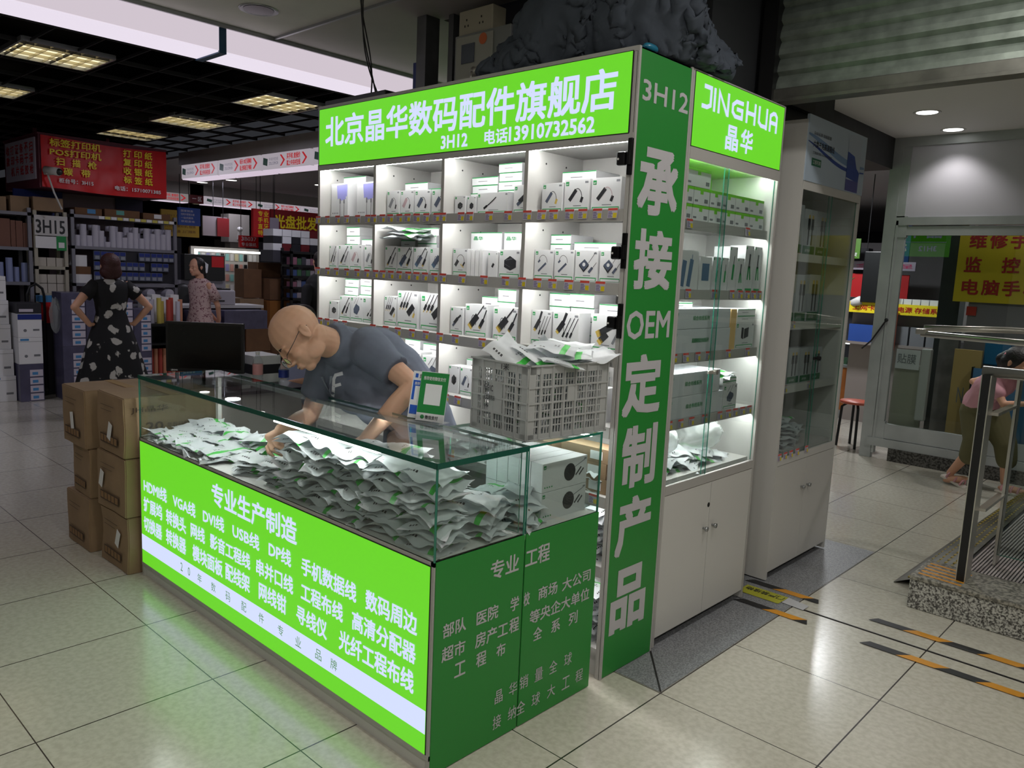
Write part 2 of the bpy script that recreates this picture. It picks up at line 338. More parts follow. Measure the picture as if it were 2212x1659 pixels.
# ---- signage light boxes with slogans
E_sign = emis('signage_face', rgb(158, 150, 158), 1.0); E_dim = emis('signage_face_dim', rgb(120, 112, 112), 1)
M_sred = emis('signage_red', rgb(160, 26, 34), 1); M_sgrn = emis('signage_mark', rgb(26, 44, 40), 1); M_sgry = emis('signage_grey', rgb(92, 90, 104), 1)
def slogan(x, y, u, n, Ln, label, lines, z0=2.65, h=.18, face=None, grp='slogan light boxes', dim=False, bottom=True, cat='sign'):
    u = Vector(u); n = Vector(n); o = Vector((x, y, z0)); t = thing('slogan_light_box', label, cat, tuple(o), grp)
    b = MB(); d = -n * .25
    def slab(a0, a1, z_0, z_1, q0, q1, m):
        P = [o + u * a + n * q + Z_ * z for z in (z_0, z_1) for a, q in ((a0, q0), (a1, q0), (a1, q1), (a0, q1))]
        b.add(P, [(3, 2, 1, 0), (4, 5, 6, 7), (0, 1, 5, 4), (1, 2, 6, 5), (2, 3, 7, 6), (3, 0, 4, 7)], m)
    slab(.012, Ln - .012, 0, h, -.25, 0, 0)
    b.build('diffuser', [E_dim if dim else E_sign], t)
    if bottom:
        b = MB(); slab(.015, Ln - .015, -.012, 0, -.25, -.01, 0); b.build('bottom_panel', [emis('signage_bottom', rgb(205, 190, 206), 1)], t)
    b = MB(); p = o + n * .004
    b.add([p + u * .04 + Z_ * .06, p + u * .14 + Z_ * .04, p + u * .15 + Z_ * (h - .06), p + u * .05 + Z_ * (h - .04)], [(0, 1, 2, 3)], 0)
    b.text('中关村在线', p, u, Z_, (.18, .38, h * .52, h * .74), 1); b.text('ZOL.COM.CN', p, u, Z_, (.18, .38, h * .28, h * .46), 1, .01)
    for a in (Ln * .40, Ln - .17):
        b.add([p + u * a + Z_ * (h * .85), p + u * (a + .07) + Z_ * (h * .5), p + u * a + Z_ * (h * .15), p + u * (a + .035) + Z_ * (h * .15), p + u * (a + .11) + Z_ * (h * .5), p + u * (a + .035) + Z_ * (h * .85)],
              [(0, 5, 4, 1), (1, 4, 3, 2)], 2)
    for i, s in enumerate(lines):
        b.text(s, p, u, Z_, (Ln * .54, Ln - .2, h * (.54 - .42 * i), h * (.88 - .42 * i)), 2, .02)
    b.build('lettering', [M_sgrn, M_sgry, M_sred], t)
ends = [-9.25, -8.18, -7.10, -6.01, -4.93, -3.85]
A1 = ['买手机 查报价', '就上中关村在线']; A2 = ['每天1100万采购者', '最上的科技门户网站']
for i in range(5):
    slogan(ends[i] + .02, 2.5, X_, -Y_, 1.05, 'white and red slogan light box over the far aisle, %s from the left' % ORD[i], A1 if i % 2 == 0 else A2)
slogan(-3.40, 2.5, X_, -Y_, .9, 'slogan light box partly hidden behind the top of the green shop sign', ['每天1100万', '最上的科技'], 2.74)
slogan(-13.1, 3.33, Y_, X_, 1.05, 'dim slogan light box beyond the white ceiling, left of the section sign', A1, 2.61, .15, dim=True)
t = thing('section_sign', 'dark red sign reading section one between the far slogan boxes', 'sign', (-13.1, 4.4, 2.61))
b = MB(); b.box(-13.3, -13.1, 4.4, 4.66, 2.61, 2.96); b.build('panel', mat('dark_red', rgb(96, 18, 28), .5), t)
b = MB(); b.text('一 区', (-13.095, 4.4, 2.61), Y_, Z_, (.04, .22, .04, .12), 0, .02); b.build('lettering', mat('sign_white', rgb(215, 200, 205), .5), t)
for i in range(4): slogan(-13.1, 4.68 + i * 1.06, Y_, X_, 1.05, 'distant slogan light box, %s to the right of the section sign' % ORD[i], A1 if i % 2 == 0 else A2, 2.61, .15)
b = MB(); b.box(-13.35, -13.1, 2.6, 9.2, 2.76, 2.97); struct('trim_7', b, M_ceild, 'fascia above the far slogan boxes')
b = MB(); b.box(-9.3, -3.1, 2.5, 2.6, 2.83, 3.0); struct('trim_8', b, M_ceild, 'fascia above the near slogan boxes')
# ---- louvre lights in the black ceiling
E_louv = emis('louvre_tube_glow', (1.0, .86, .56), 1.15); M_louv = mat('louvre_blade', rgb(205, 198, 170), .3, .5)
def louvre(x, y, label, far=False, wx=.6, wy=.6):
    t = thing('louvre_light', label, 'ceiling light', (x, y, 3.0), 'louvre lights in the black ceiling')
    b = MB(); b.box(x - wx / 2, x + wx / 2, y - wy / 2, y + wy / 2, 3.022, 3.0295); b.build('diffuser', E_louv, t)
    b = MB()
    for s in (-1, 1):
        b.box(x + s * wx / 2 - .008, x + s * wx / 2 + .008, y - wy / 2, y + wy / 2, 2.998, 3.03); b.box(x - wx / 2, x + wx / 2, y + s * wy / 2 - .008, y + s * wy / 2 + .008, 2.998, 3.03)
    b.build('frame', M_alu, t)
    if not far:
        b = MB()
        for k in range(1, 4): b.box(x - wx / 2 + k * wx / 4 - .003, x - wx / 2 + k * wx / 4 + .003, y - wy / 2, y + wy / 2, 3.0, 3.021)
        for k in range(1, 6): b.box(x - wx / 2, x + wx / 2, y - wy / 2 + k * wy / 6 - .002, y - wy / 2 + k * wy / 6 + .002, 3.0, 3.020)
        b.build('louvre', M_louv, t)
for x, y, l in ((-4.92, -.35, 'large louvre light nearest in the upper left corner'), (-5.0, 1.51, 'louvre light beside the left edge of the green shop sign'),
                (-6.75, 1.49, 'louvre light in the black ceiling above the red banner, second from the shop sign'), (-8.3, 1.49, 'farthest louvre light, above the right end of the red banner'),
                (-6.8, -.35, 'louvre light cut by the left edge of the picture')):
    louvre(x, y, l)
k = 0
for x, y in ((-14.5, 4.2), (-14.6, 5.6), (-16.4, 5.9), (-16.6, 7.6), (-15.0, 7.0), (-18.5, 7.5), (-14.6, 2.6)):
    louvre(x, y, 'distant louvre light beyond the white ceiling, %s of a scattered row' % ORD[k], True, 1.2, .6); k += 1

# ---- recessed downlights
E_down = emis('downlight_lens', (1, .98, .94), 4)
def downlight(x, y, z, label, on=True, r=.075, power=0, grp='recessed downlights', col=(1, .97, .92), bl=.6):
    t = thing('downlight', label, 'ceiling light', (x, y, z), grp)
    b = MB(); b.lathe([(r, -.001), (r * 1.22, -.006), (r * 1.3, -.003), (r * 1.3, .0)], (x, y, z), 24); b.build('trim_ring', M_white if on else M_alu, t, True)
    b = MB(); b.cyl((x, y, z - .002), (x, y, z - .004), r, n=24, m=0); b.build('lens', E_down if on else mat('downlight_dark', rgb(60, 58, 56), .25, .6), t)
    if power:
        d = bpy.data.lights.new('downlight_beam', 'SPOT'); d.energy = power; d.spot_size = 2.0; d.spot_blend = bl; d.shadow_soft_size = .06; d.color = col
        o = bpy.data.objects.new('downlight_beam', d); COL.objects.link(o); o.location = (x, y, z - .03)
for k, (x, y, p) in enumerate(LAMPS): 
    t = thing('downlight', 'recessed walkway downlight above the viewer, %s of the grid' % ORD[k], 'ceiling light', (x, y, 3.0), 'walkway downlights')
    b = MB(); b.lathe([(.088, -.012), (.105, -.012), (.112, -.004), (.112, .0)], (x, y, 3.0), 24); b.build('trim_ring', M_white, t, True)
downlight(-2.636, .0, 3.0, 'unlit round downlight in the grey plaster ceiling', False, .085)
downlight(-.30, 4.25, 2.93, 'lit round downlight nearer the roller shutter', True, .075, 26)
downlight(-.32, 5.05, 2.93, 'lit round downlight near the white panel wall', True, .075, 13)
downlight(1.2, 4.3, 2.93, 'lit round downlight beyond the right edge', True, .075, 64)
k = 0
for x, y in ((-13.0 + .4, 4.4), (-11.6, 4.45), (-10.2, 4.2), (-8.2, 3.55), (-10.6, 5.6), (-9.0, 5.0), (-7.0, 4.6)):
    downlight(x, y, 2.96, 'small lit downlight in the far white ceiling, %s of the scattered group' % ORD[k], True, .09); k += 1
downlight(-3.5, 11.8, 2.96, 'tiny lit downlight seen between the cabinet and the aluminium frame')

# ---- roller shutter hanging in the opening
M_shut = mat('shutter_slat', rgb(136, 146, 138), .45, .4, var=.3, vscale=14, bump=.08, bscale=25)
t = thing('roller_shutter', 'corrugated grey metal roller shutter hanging half rolled above the passage', 'shutter', (1.4, 1.3, 2.45))
b = MB(); prof = []
z = 2.50
while z < 3.35:
    prof += [(1.298, z), (1.286, z + .008), (1.290, z + .034), (1.302, z + .060), (1.310, z + .070)]; z += .078
V = []; 
for yy, zz in prof: V += [(-.15, yy, zz), (3.2, yy, zz)]
b.add(V, [(2 * i, 2 * i + 1, 2 * i + 3, 2 * i + 2) for i in range(len(prof) - 1)])
b.build('slats', M_shut, t)
b = MB(); b.box(-.15, 3.2, 1.27, 1.33, 2.455, 2.505, bev=.004); b.box(-.15, 3.2, 1.255, 1.345, 2.44, 2.455); b.build('bottom_rail', mat('shutter_rail', rgb(120, 120, 114), .4, .7, var=.3, vscale=10), t)
b = MB(); b.box(-.17, -.10, 1.25, 1.36, 2.3, 3.3); b.build('guide_channel', M_dark, t)

# ---- electric cabinet, socket box and cables over the shelf
t = thing('electric_cabinet', 'grey metal electric cabinet with a key lock above the shop sign', 'electric box', (-1.3, .6, 2.42))
M_ebox = mat('grey_enamel', rgb(140, 143, 140), .5, .2)
b = MB(); b.box(-1.52, -1.12, .50, .74, 2.42, 2.79, bev=.004); b.build('housing', M_ebox, t)
b = MB(); b.box(-1.50, -1.235, .490, .5, 2.44, 2.775, bev=.003); b.build('door', mat('beige_enamel', rgb(168, 168, 158), .5), t)
b = MB(); b.box(-1.455, -1.36, .486, .489, 2.64, 2.735); b.build('window', mat('dim_window', rgb(82, 88, 104), .2), t)
b = MB(); b.cyl((-1.33, .488, 2.585), (-1.33, .455, 2.585), .022, n=16); b.box(-1.345, -1.335, .45, .456, 2.53, 2.585); b.build('lock', M_steel, t, True)
b = MB(); b.cyl((-1.3, .4885, 2.745), (-1.3, .4875, 2.745), .028, n=18); b.build('sticker', mat('orange_sticker', rgb(215, 110, 60), .5), t)
b = MB(); b.box(-1.49, -1.34, .4875, .489, 2.43, 2.55); b.build('notice', mat('brown_notice', rgb(104, 74, 66), .6), t)
t = thing('socket_box', 'beige double socket box over the grey electric cabinet', 'socket', (-1.42, .6, 2.80))
b = MB(); b.box(-1.55, -1.30, .55, .65, 2.80, 2.93, bev=.006); b.build('housing', mat('ivory_plastic', rgb(186, 180, 160), .4), t)
b = MB()
for x in (-1.49, -1.38):
    for dx, dz in ((0, .02), (-.012, -.01), (.012, -.01)): b.box(x + dx - .003, x + dx + .003, .548, .55, 2.86 + dz - .005, 2.86 + dz + .005)
b.build('socket_slot', M_black, t)
for i, dx in enumerate((0, .02, .035)):
    b = MB(); pts = []
    for k in range(14):
        a = k / 13; pts.append((-1.96 + dx + .03 * math.sin(a * 5 + i), .33 - .1 * a - .02 * i, 2.37 + .66 * a + .0 * i))
    pts = [(p[0] + .1 * (1 - kk / 13) ** 3 * (i - 1), p[1], p[2]) for kk, p in enumerate(pts)]
    o = b.tube(pts, .004, 6).build('hanging_cable', M_black, None, True); tag(o, ['leftmost', 'middle', 'rightmost'][i] + ' of three thin black cables hanging down to the top of the green sign', 'cable', 'black cables above the sign')
t = thing('light_tray', 'long black metal tray lying on top of the shelf, left of the cables', 'tray', (-1.9, .15, 2.4))
b = MB(); b.box(-1.99, -1.48, .02, .20, 2.402, 2.43, bev=.004); b.build('tray', M_black, t); b = MB(); b.box(-1.98, -1.9, .07, .12, 2.43, 2.44); b.build('bracket', M_dark, t)
o = MB().box(-1.10, -.72, .56, .76, 2.401, 2.82, bev=.01).build('blue_box', mat('blue_plastic', rgb(18, 50, 140), .5), None); tag(o, 'blue storage box behind the dark cloth on top of the shelf', 'box')

# ---- dark cloth heap on the booth roof: a bundled sheet with deep overlapping folds
M_cloth = mat('slate_cloth', rgb(66, 72, 82), .85, spec=.2, bump=.12, bscale=50)
def bundle(name, lumps, z0, seed, label, cat, m, n=10, fold=.085):
    """one cloth skin shrink-fitted over several lumps, creased by ridged noise"""
    bm = bmesh.new()
    mb = MB()
    for c_, r_ in lumps: mb.ell(c_, r_, None, 0, 20, 14)
    me = bpy.data.meshes.new('tmp'); me.from_pydata(mb.v, [], mb.f); o = bpy.data.objects.new('tmp', me); COL.objects.link(o)
    r = o.modifiers.new('r', 'REMESH'); r.mode = 'VOXEL'; r.voxel_size = .012; q = o.modifiers.new('s', 'SMOOTH'); q.factor = .5; q.iterations = n
    out = bpy.data.meshes.new_from_object(o.evaluated_get(bpy.context.evaluated_depsgraph_get())); bpy.data.objects.remove(o)
    for v in out.vertices:
        p = v.co; w_ = Vector((noise.noise(p * 2.0 + Vector((seed, 0, 0))), noise.noise(p * 2.0 + Vector((0, seed, 0))), noise.noise(p * 2.0 + Vector((0, 0, seed))))) * .25
        q1 = (p + w_ * .7); a = 1 - 2 * abs(noise.noise(Vector((q1.x * 3.2 + q1.z * 3.4, q1.y * 2.2, q1.z * 1.6 - q1.x * 2.2)) + Vector((seed, seed, 0)))); c_ = 1 - 2 * abs(noise.noise(Vector((q1.x * 5.5 - q1.z * 5.5, q1.y * 4, q1.z * 3 + q1.x * 3))))
        v.co = p + v.normal * (fold * (a * abs(a) - .3) + fold * .60 * c_); v.co.z = max(z0 + .001, v.co.z)
    if fold > .01:
        bm = bmesh.new(); bm.from_mesh(out)
        for _ in range(3): bmesh.ops.smooth_vert(bm, verts=bm.verts[:], factor=.5, use_axis_x=True, use_axis_y=True, use_axis_z=True)
        for v in bm.verts: v.co.z = max(z0 + .001, v.co.z)
        bm.to_mesh(out); bm.free()
    out.name = name; out.materials.clear(); out.materials.append(m); out.polygons.foreach_set('use_smooth', [True] * len(out.polygons))
    o = bpy.data.objects.new(name, out); COL.objects.link(o); return tag(o, label, cat)
bundle('folded_cloth', [((-.66, .20, 2.44), (.20, .17, .12)), ((-.46, .26, 2.56), (.30, .24, .26)), ((-.20, .30, 2.54), (.24, .24, .20)), ((-.10, .42, 2.48), (.13, .20, .13)), ((-.40, .20, 2.68), (.26, .16, .12)), ((-.08, .58, 2.45), (.10, .13, .11)), ((-.78, .16, 2.42), (.12, .12, .05))], 2.401, 3.3,
       'rumpled heap of dark slate cloth piled on top of the shelf behind the sign', 'cloth', M_cloth)
bundle('plastic_bag', [((-.02, .10, 2.415), (.02, .05, .014))], 2.401, 5, 'small scrap of teal plastic peeking out on top of the green column', 'bag', mat('teal_plastic', rgb(30, 110, 140), .3), 2, .006)
# ================================================================== product boxes, packets, price tags
M_card = mat('white_card', rgb(226, 227, 230), .5); M_front = mat('pale_grey_card', rgb(208, 209, 212), .5)
M_grn = mat('print_green', rgb(28, 140, 74), .5); M_ink = mat('print_black', rgb(32, 33, 38), .45); M_ink2 = mat('print_grey', rgb(120, 122, 128), .5)
M_slate = mat('print_slate', rgb(70, 78, 96), .45); M_pink = mat('print_pink', rgb(176, 150, 156), .5); M_gold = mat('print_gold', rgb(196, 168, 84), .4)
M_lilac = mat('lilac_wrap', rgb(150, 150, 215), .3); M_blue2 = mat('print_blue', rgb(84, 110, 140), .45)
BM = [M_card, M_front, M_grn, M_ink, M_ink2, M_slate, M_pink, M_gold, M_lilac, M_blue2]
def stroke(b, pts, wd, m, y, W, H):
    P = [Vector((p[0] * W, p[1] * H)) for p in pts]; V = []
    for i, p in enumerate(P):
        d = (P[min(i + 1, len(P) - 1)] - P[max(i - 1, 0)]).normalized(); n = Vector((-d.y, d.x)) * wd / 2
        V += [(p.x + n.x - W / 2, y, p.y + n.y), (p.x - n.x - W / 2, y, p.y - n.y)]
    b.add(V, [(2 * i, 2 * i + 1, 2 * i + 3, 2 * i + 2) for i in range(len(P) - 1)], m)
def poly(b, pts, m, y, W, H):
    b.add([(p[0] * W - W / 2, y, p[1] * H) for p in pts], [tuple(range(len(pts)))], m)
def arc(x0, y0, x1, y1, h, n=8):
    """arched cable from one point to another"""
    out = []
    for i in range(n + 1):
        a = i / n; out.append((x0 + (x1 - x0) * (1 - math.cos(PI * a)) / 2, y0 + (y1 - y0) * a + h * math.sin(PI * a)))
    return out
def draw(b, t, y, W, H):
    s = min(W, H); k = .042 * s / .12
    def bar(x0, y0, x1, y1, wd, m): stroke(b, [(x0, y0), (x1, y1)], wd * s, m, y, W, H)
    c = {'hub_grey': 4, 'hub_pink': 6, 'hub_dark': 5, 'hub_cyl': 5, 'hub_usb': 5, 'hub_usb_dark': 3, 'hub_usb_red': 3, 'hub_red': 6}.get(t)
    if c is not None:
        bar(.22, .36, .48, .68, .19 if 'usb' not in t else .13, c); stroke(b, arc(.46, .66, .72, .42, .16), .022 * s, 3 if 'red' not in t else 6, y, W, H)
        bar(.74, .46, .68, .30, .10, 3 if t != 'hub_usb' else 7)
    elif t == 'adapter': poly(b, [(.3, .38), (.55, .30), (.75, .42), (.75, .58), (.5, .68), (.3, .56)], 3, y, W, H); bar(.52, .42, .70, .50, .05, 4)
    elif t == 'pen': stroke(b, [(.26, .32), (.42, .50), (.62, .78)], .05 * s, 3, y, W, H); bar(.22, .27, .33, .4, .11, 3)
    elif t == 'plug': bar(.3, .4, .6, .6, .2, 3); bar(.5, .55, .85, .72, .12, 3); bar(.2, .3, .36, .42, .14, 5)
    elif t in ('hdmi', 'cable2'):
        bar(.9, .95, .45, .5, .06, 3); bar(.55, .6, .25, .28, .14, 3); bar(.95, .75, .7, .45, .05, 3); bar(.78, .55, .6, .3, .12, 4 if t == 'hdmi' else 3); bar(.28, .31, .22, .25, .1, 7)
    elif t in ('vga', 'vgahdmi'):
        bar(.85, .98, .5, .6, .05, 3); bar(.58, .66, .26, .34, .22, 5 if t == 'vga' else 3); bar(.3, .38, .2, .28, .22, 9 if t == 'vga' else 7)
        stroke(b, arc(.3, .5, .5, .36, .24), .02 * s, 3, y, W, H); bar(.98, .85, .82, .5, .05, 3); bar(.85, .55, .68, .3, .13, 3); bar(.7, .33, .66, .27, .1, 7)
    elif t == 'dvi':
        bar(.9, .95, .6, .62, .10, 3); bar(.75, .72, .3, .5, .2, 3); bar(.34, .53, .2, .46, .2, 7); bar(.6, .5, .35, .3, .2, 3); bar(.4, .34, .28, .24, .18, 7); bar(.95, .5, .8, .25, .08, 4)
    elif t in ('rca', 'multi'):
        for i in range(3):
            dx = .14 * i
            if t == 'rca': bar(.42 + dx, .98, .22 + dx, .66, .025, 3); bar(.25 + dx, .7, .16 + dx, .55, .09, 3); bar(.16 + dx, .55, .12 + dx, .49, .03, 7)
            else: bar(.68 + dx, .85, .44 + dx, .40, .025, 3); bar(.46 + dx, .44, .39 + dx, .30, .07, 3)
        if t == 'rca': bar(.8, .62, .52, .38, .2, 3); stroke(b, arc(.62, .45, .84, .40, .16), .02 * s, 3, y, W, H); bar(.84, .42, .78, .30, .08, 7)
        else: bar(.52, .98, .38, .66, .10, 3); bar(.42, .72, .2, .45, .17, 3); stroke(b, arc(.3, .5, .44, .45, .18), .02 * s, 3, y, W, H); bar(.22, .47, .16, .4, .12, 7)
    elif t == 'cables':
        for x0 in (.55, .78):
            bar(x0, .05, x0, .48, .022, 3); bar(x0, .42, x0, .6, .07, 4)
        poly(b, [(.40, .55), (.95, .62), (.98, .97), (.35, .95)], 8, y - .0003, W, H); poly(b, [(.52, .60), (.62, .5), (.9, .55), (.85, .64)], 8, y - .0004, W, H)
        for i in range(4): poly(b, [(.08 + .1 * i, .12), (.13 + .1 * i, .12), (.13 + .1 * i, .16), (.08 + .1 * i, .16)], 4, y, W, H)
        return
    elif t == 'hubcable': stroke(b, arc(.25, .45, .8, .5, .3), .022 * s, 3, y, W, H); bar(.18, .36, .38, .56, .17, 3); bar(.82, .5, .7, .36, .09, 3); bar(.55, .42, .75, .3, .05, 7)
    elif t == 'small': bar(.45, .4, .62, .55, .2, 3)
    elif t == 'dock':
        poly(b, [(.25, .38), (.55, .26), (.82, .38), (.82, .62), (.52, .78), (.25, .62)], 3, y, W, H)
        for i in range(3): bar(.32 + .12 * i, .62 + .02 * i, .44 + .12 * i, .66 + .02 * i, .03, 4)
        bar(.26, .5, .54, .38, .012, 4)
    elif t == 'stick': bar(.22, .28, .62, .56, .09, 5); stroke(b, arc(.24, .62, .68, .58, .22), .018 * s, 3, y, W, H); bar(.2, .58, .3, .66, .08, 5)
    elif t == 'pad':
        poly(b, [(.18, .55), (.42, .72), (.62, .56), (.40, .36)], 5, y, W, H); poly(b, [(.18, .55), (.18, .50), (.40, .30), (.62, .50), (.62, .56), (.40, .36)], 3, y - .0002, W, H)
        poly(b, [(.40 + .07 * math.cos(i * PI / 6), .55 + .07 * W / H * math.sin(i * PI / 6)) for i in range(12)], 1, y - .0004, W, H)
        bar(.6, .6, .9, .95, .018, 3); bar(.62, .3, .78, .46, .10, 5); bar(.74, .4, .95, .62, .018, 3)
    elif t == 'boxcable': poly(b, [(.28, .35), (.55, .28), (.76, .5), (.74, .62), (.46, .72), (.26, .5)], 5, y, W, H); bar(.5, .7, .68, .98, .02, 3); bar(.3, .72, .5, .95, .02, 3)
    elif t == 'two':
        for i in range(3): bar(.35 + .18 * i, .32 + .02 * i, .62 + .18 * i, .66, .02, 3); bar(.3 + .18 * i, .27, .4 + .18 * i, .4, .07, 3)
    elif t == 'block': poly(b, [(.30, .40), (.42, .34), (.42, .78), (.30, .80)], 3, y, W, H); poly(b, [(.45, .36), (.70, .44), (.70, .80), (.45, .74)], 3, y, W, H)
    elif t == 'strip': bar(.36, .08, .44, .74, .20, 9); bar(.62, .08, .72, .78, .18, 9); bar(.72, .78, .73, .9, .03, 9); return
    elif t == 'screen': poly(b, [(.2, .28), (.8, .28), (.8, .8), (.2, .8)], 9, y, W, H); return
    elif t == 'driver': bar(.5, .25, .58, .6, .24, 2); bar(.57, .6, .62, .8, .07, 3); return
    elif t == 'plier': bar(.4, .25, .46, .55, .14, 2); bar(.72, .25, .58, .55, .14, 2); bar(.45, .52, .6, .82, .16, 4); bar(.6, .52, .5, .82, .10, 4); poly(b, [(.2, .0), (.98, .0), (.98, .06), (.2, .06)], 2, y, W, H); return
    elif t == 'puck':
        poly(b, [(.60 + .13 * math.cos(i * PI / 8), .52 + .13 * W / H * math.sin(i * PI / 8)) for i in range(16)], 3, y, W, H)
        bar(.74, .36, .86, .62, .06, 3); bar(.82, .34, .92, .56, .06, 3); bar(.7, .66, .94, .86, .03, 4)
        for i in range(4): poly(b, [(.06 + .05 * i + .015 * math.cos(q * PI / 3), .16 + .03 * math.sin(q * PI / 3)) for q in range(6)], 2, y, W, H)
PB = {}
def pbox_mesh(w, h, d, t):
    k = (round(w, 3), round(h, 3), round(d, 3), t)
    if k in PB: return PB[k]
    b = MB(); b.box(-w / 2, w / 2, 0, d, 0, h, 0)
    y = -.0006
    if t and t != 'plain':
        b.add([(-w / 2 + .001, -.0003, .001), (w / 2 - .001, -.0003, .001), (w / 2 - .001, -.0003, h - .001), (-w / 2 + .001, -.0003, h - .001)], [(0, 1, 2, 3)], 1)
    if t == 'plain': 
        b.add([(-w / 2, y, h - .004), (w / 2, y, h - .004), (w / 2, y, h), (-w / 2, y, h)], [(0, 1, 2, 3)], 2)
        b.add([(-w * .25, y, h * .42), (w * .1, y, h * .42), (w * .1, y, h * .5), (-w * .25, y, h * .5)], [(0, 1, 2, 3)], 4)
    elif t:
        s = min(w, h)
        if t not in ('strip', 'screen', 'cables'):
            g = .13 * s; x0 = -w / 2 + .05 * s; z1 = h - .07 * s
            b.add([(x0, y, z1 - g), (x0 + g, y, z1 - g), (x0 + g, y, z1), (x0, y, z1)], [(0, 1, 2, 3)], 2)
            if w > .09: b.text('晶华', (x0, y - .0002, z1 - g), X_, Z_, (g * .18, g * .82, g * .22, g * .58), 0, .01)
            b.add([(w / 2 - .05 * s - g, y, z1 - g * .5), (w / 2 - .05 * s, y, z1 - g * .5), (w / 2 - .05 * s, y, z1), (w / 2 - .05 * s - g, y, z1)], [(0, 1, 2, 3)], 4)
        if t not in ('strip', 'screen', 'driver', 'plier', 'cables', 'adapter', 'small', 'puck'):
            z0, z1 = .035 * h, .145 * h
            b.add([(-w * .46, y, z0), (w * .46, y, z0), (w * .46, y, z1), (-w * .46, y, z1)], [(0, 1, 2, 3)], 2)
            b.add([(-w * .43, y - .0002, z0 + .01 * h), (w * .43, y - .0002, z0 + .01 * h), (w * .43, y - .0002, z1 - .03 * h), (-w * .43, y - .0002, z1 - .03 * h)], [(0, 1, 2, 3)], 1)
            b.add([(-w * .12, y, h * .19), (w * .2, y, h * .19), (w * .2, y, h * .215), (-w * .12, y, h * .215)], [(0, 1, 2, 3)], 4)
        draw(b, t, y - .0003, w, h)
    PB[k] = b.mesh('product_box', BM); return PB[k]
def pbox(x, y, z, w, h, d, t, label, group, rz=0, cat='box', name='product_box'):
    o = bpy.data.objects.new(name, pbox_mesh(w, h, d, t)); COL.objects.link(o); o.location = (x, y, z); o.rotation_euler = (0, 0, rz)
    return tag(o, label, cat, group)

# plastic packets --------------------------------------------------
M_pack = film('packet_film', rgb(232, 236, 240), .96, .32, .38); M_packin = mat('packet_grey_print', rgb(120, 124, 130), .5)
M_band = mat('packet_green_band', rgb(56, 176, 62), .4)
def packet_mesh(w, l, h, seed, band=True, nx=17, ny=13, curl=.5, name='packet'):
    rnd = random.Random(seed); cz = [rnd.uniform(-.9, .7) * curl for _ in range(4)]; sd = Vector((seed * 3.7, seed * 1.3, seed * .7)); top = []; bot = []
    for j in range(ny):
        for i in range(nx):
            a, c = i / (nx - 1) * 2 - 1, j / (ny - 1) * 2 - 1
            pil = max(0, (1 - abs(a) ** 3.0)) * max(0, (1 - abs(c) ** 3.0)); pil = pil ** .55
            p = Vector((a * 1.6, c * 1.2, 0)) + sd
            nz = noise.noise(p * 1.1) * .5 + (1 - abs(noise.noise(p * 2.3)) * 2) * .35 - .2
            edge = max(abs(a), abs(c))
            sag = curl * h * (noise.noise(Vector((a * 1.25, c * 1.6, 5)) + sd) * 1.7) * edge ** 2 - .25 * h * edge ** 3
            cn = (a * a * c * c) ** 2; ck = cz[(a > 0) * 2 + (c > 0)]; sag += cn * ck * h
            x = a * w / 2 * (.97 - .06 * (1 - abs(c)) * abs(a) ** 3 + .05 * cn + .04 * noise.noise(p * 1.9)); y_ = c * l / 2 * (.97 - .05 * (1 - abs(a)) + .06 * cn + .05 * noise.noise(p * 1.7 + Vector((9, 0, 0))))
            top.append((x, y_, h * .42 + sag + pil * h * (.5 + .55 * nz))); bot.append((x, y_, h * .42 + sag - pil * h * .40 * (1 + .4 * nz)))
    b = MB(); n = nx * ny; b.v = top + bot
    for j in range(ny - 1):
        for i in range(nx - 1):
            q = (j * nx + i, j * nx + i + 1, (j + 1) * nx + i + 1, (j + 1) * nx + i)
            m = 1 if band and i in (int(nx * .68), int(nx * .68) + 1) else 0
            b.f.append(q); b.m.append(m); b.f.append(tuple(k + n for k in reversed(q))); b.m.append(m)
    for j in range(ny - 1):
        for i in (0, nx - 1): a = j * nx + i; q = (a, a + nx, a + nx + n, a + n); b.f.append(q if i else q[::-1]); b.m.append(0)
    for i in range(nx - 1):
        for j in (0, ny - 1): a = j * nx + i; q = (a, a + 1, a + 1 + n, a + n); b.f.append(q[::-1] if j else q); b.m.append(0)
    # small print along the short front seam and a printed patch: thin raised quads riding on the top skin
    def patch(i0, i1, j0, j1, m):
        for j in range(j0, j1):
            for i in range(i0, i1):
                q = [top[j * nx + i], top[j * nx + i + 1], top[(j + 1) * nx + i + 1], top[(j + 1) * nx + i]]
                c_ = Vector((sum(p[0] for p in q) / 4, sum(p[1] for p in q) / 4, sum(p[2] for p in q) / 4))
                if rnd.random() < .8:
                    b.add([tuple(c_ + (Vector(p) - c_) * .62 + Vector((0, 0, .0009))) for p in q], [(0, 1, 2, 3)], m)
    patch(2, 6, 1, 2, 2)
    if rnd.random() < .6: patch(8, 10, 5, 8, 3)
    return b.mesh(name, [M_pack, M_band, M_ink, M_packin], True)
PK = [packet_mesh(.190, .138, .023, 1 + i * .37, i % 3 == 0, curl=.75) for i in range(9)]
PKF = [packet_mesh(.18, .13, .012, 11 + i * .53, True, curl=.9) for i in range(5)]
PKT = [packet_mesh(.17, .12, .017, 31 + i * .41, i % 2 == 0, 13, 9, .8) for i in range(5)]
def packet(me, loc, rz, label, group, tilt=(0, 0), sc_=1):
    o = bpy.data.objects.new('packet', me); COL.objects.link(o); o.location = loc; o.rotation_euler = (tilt[0], tilt[1], rz); o.scale = (sc_,) * 3
    return tag(o, label, 'packet', group)

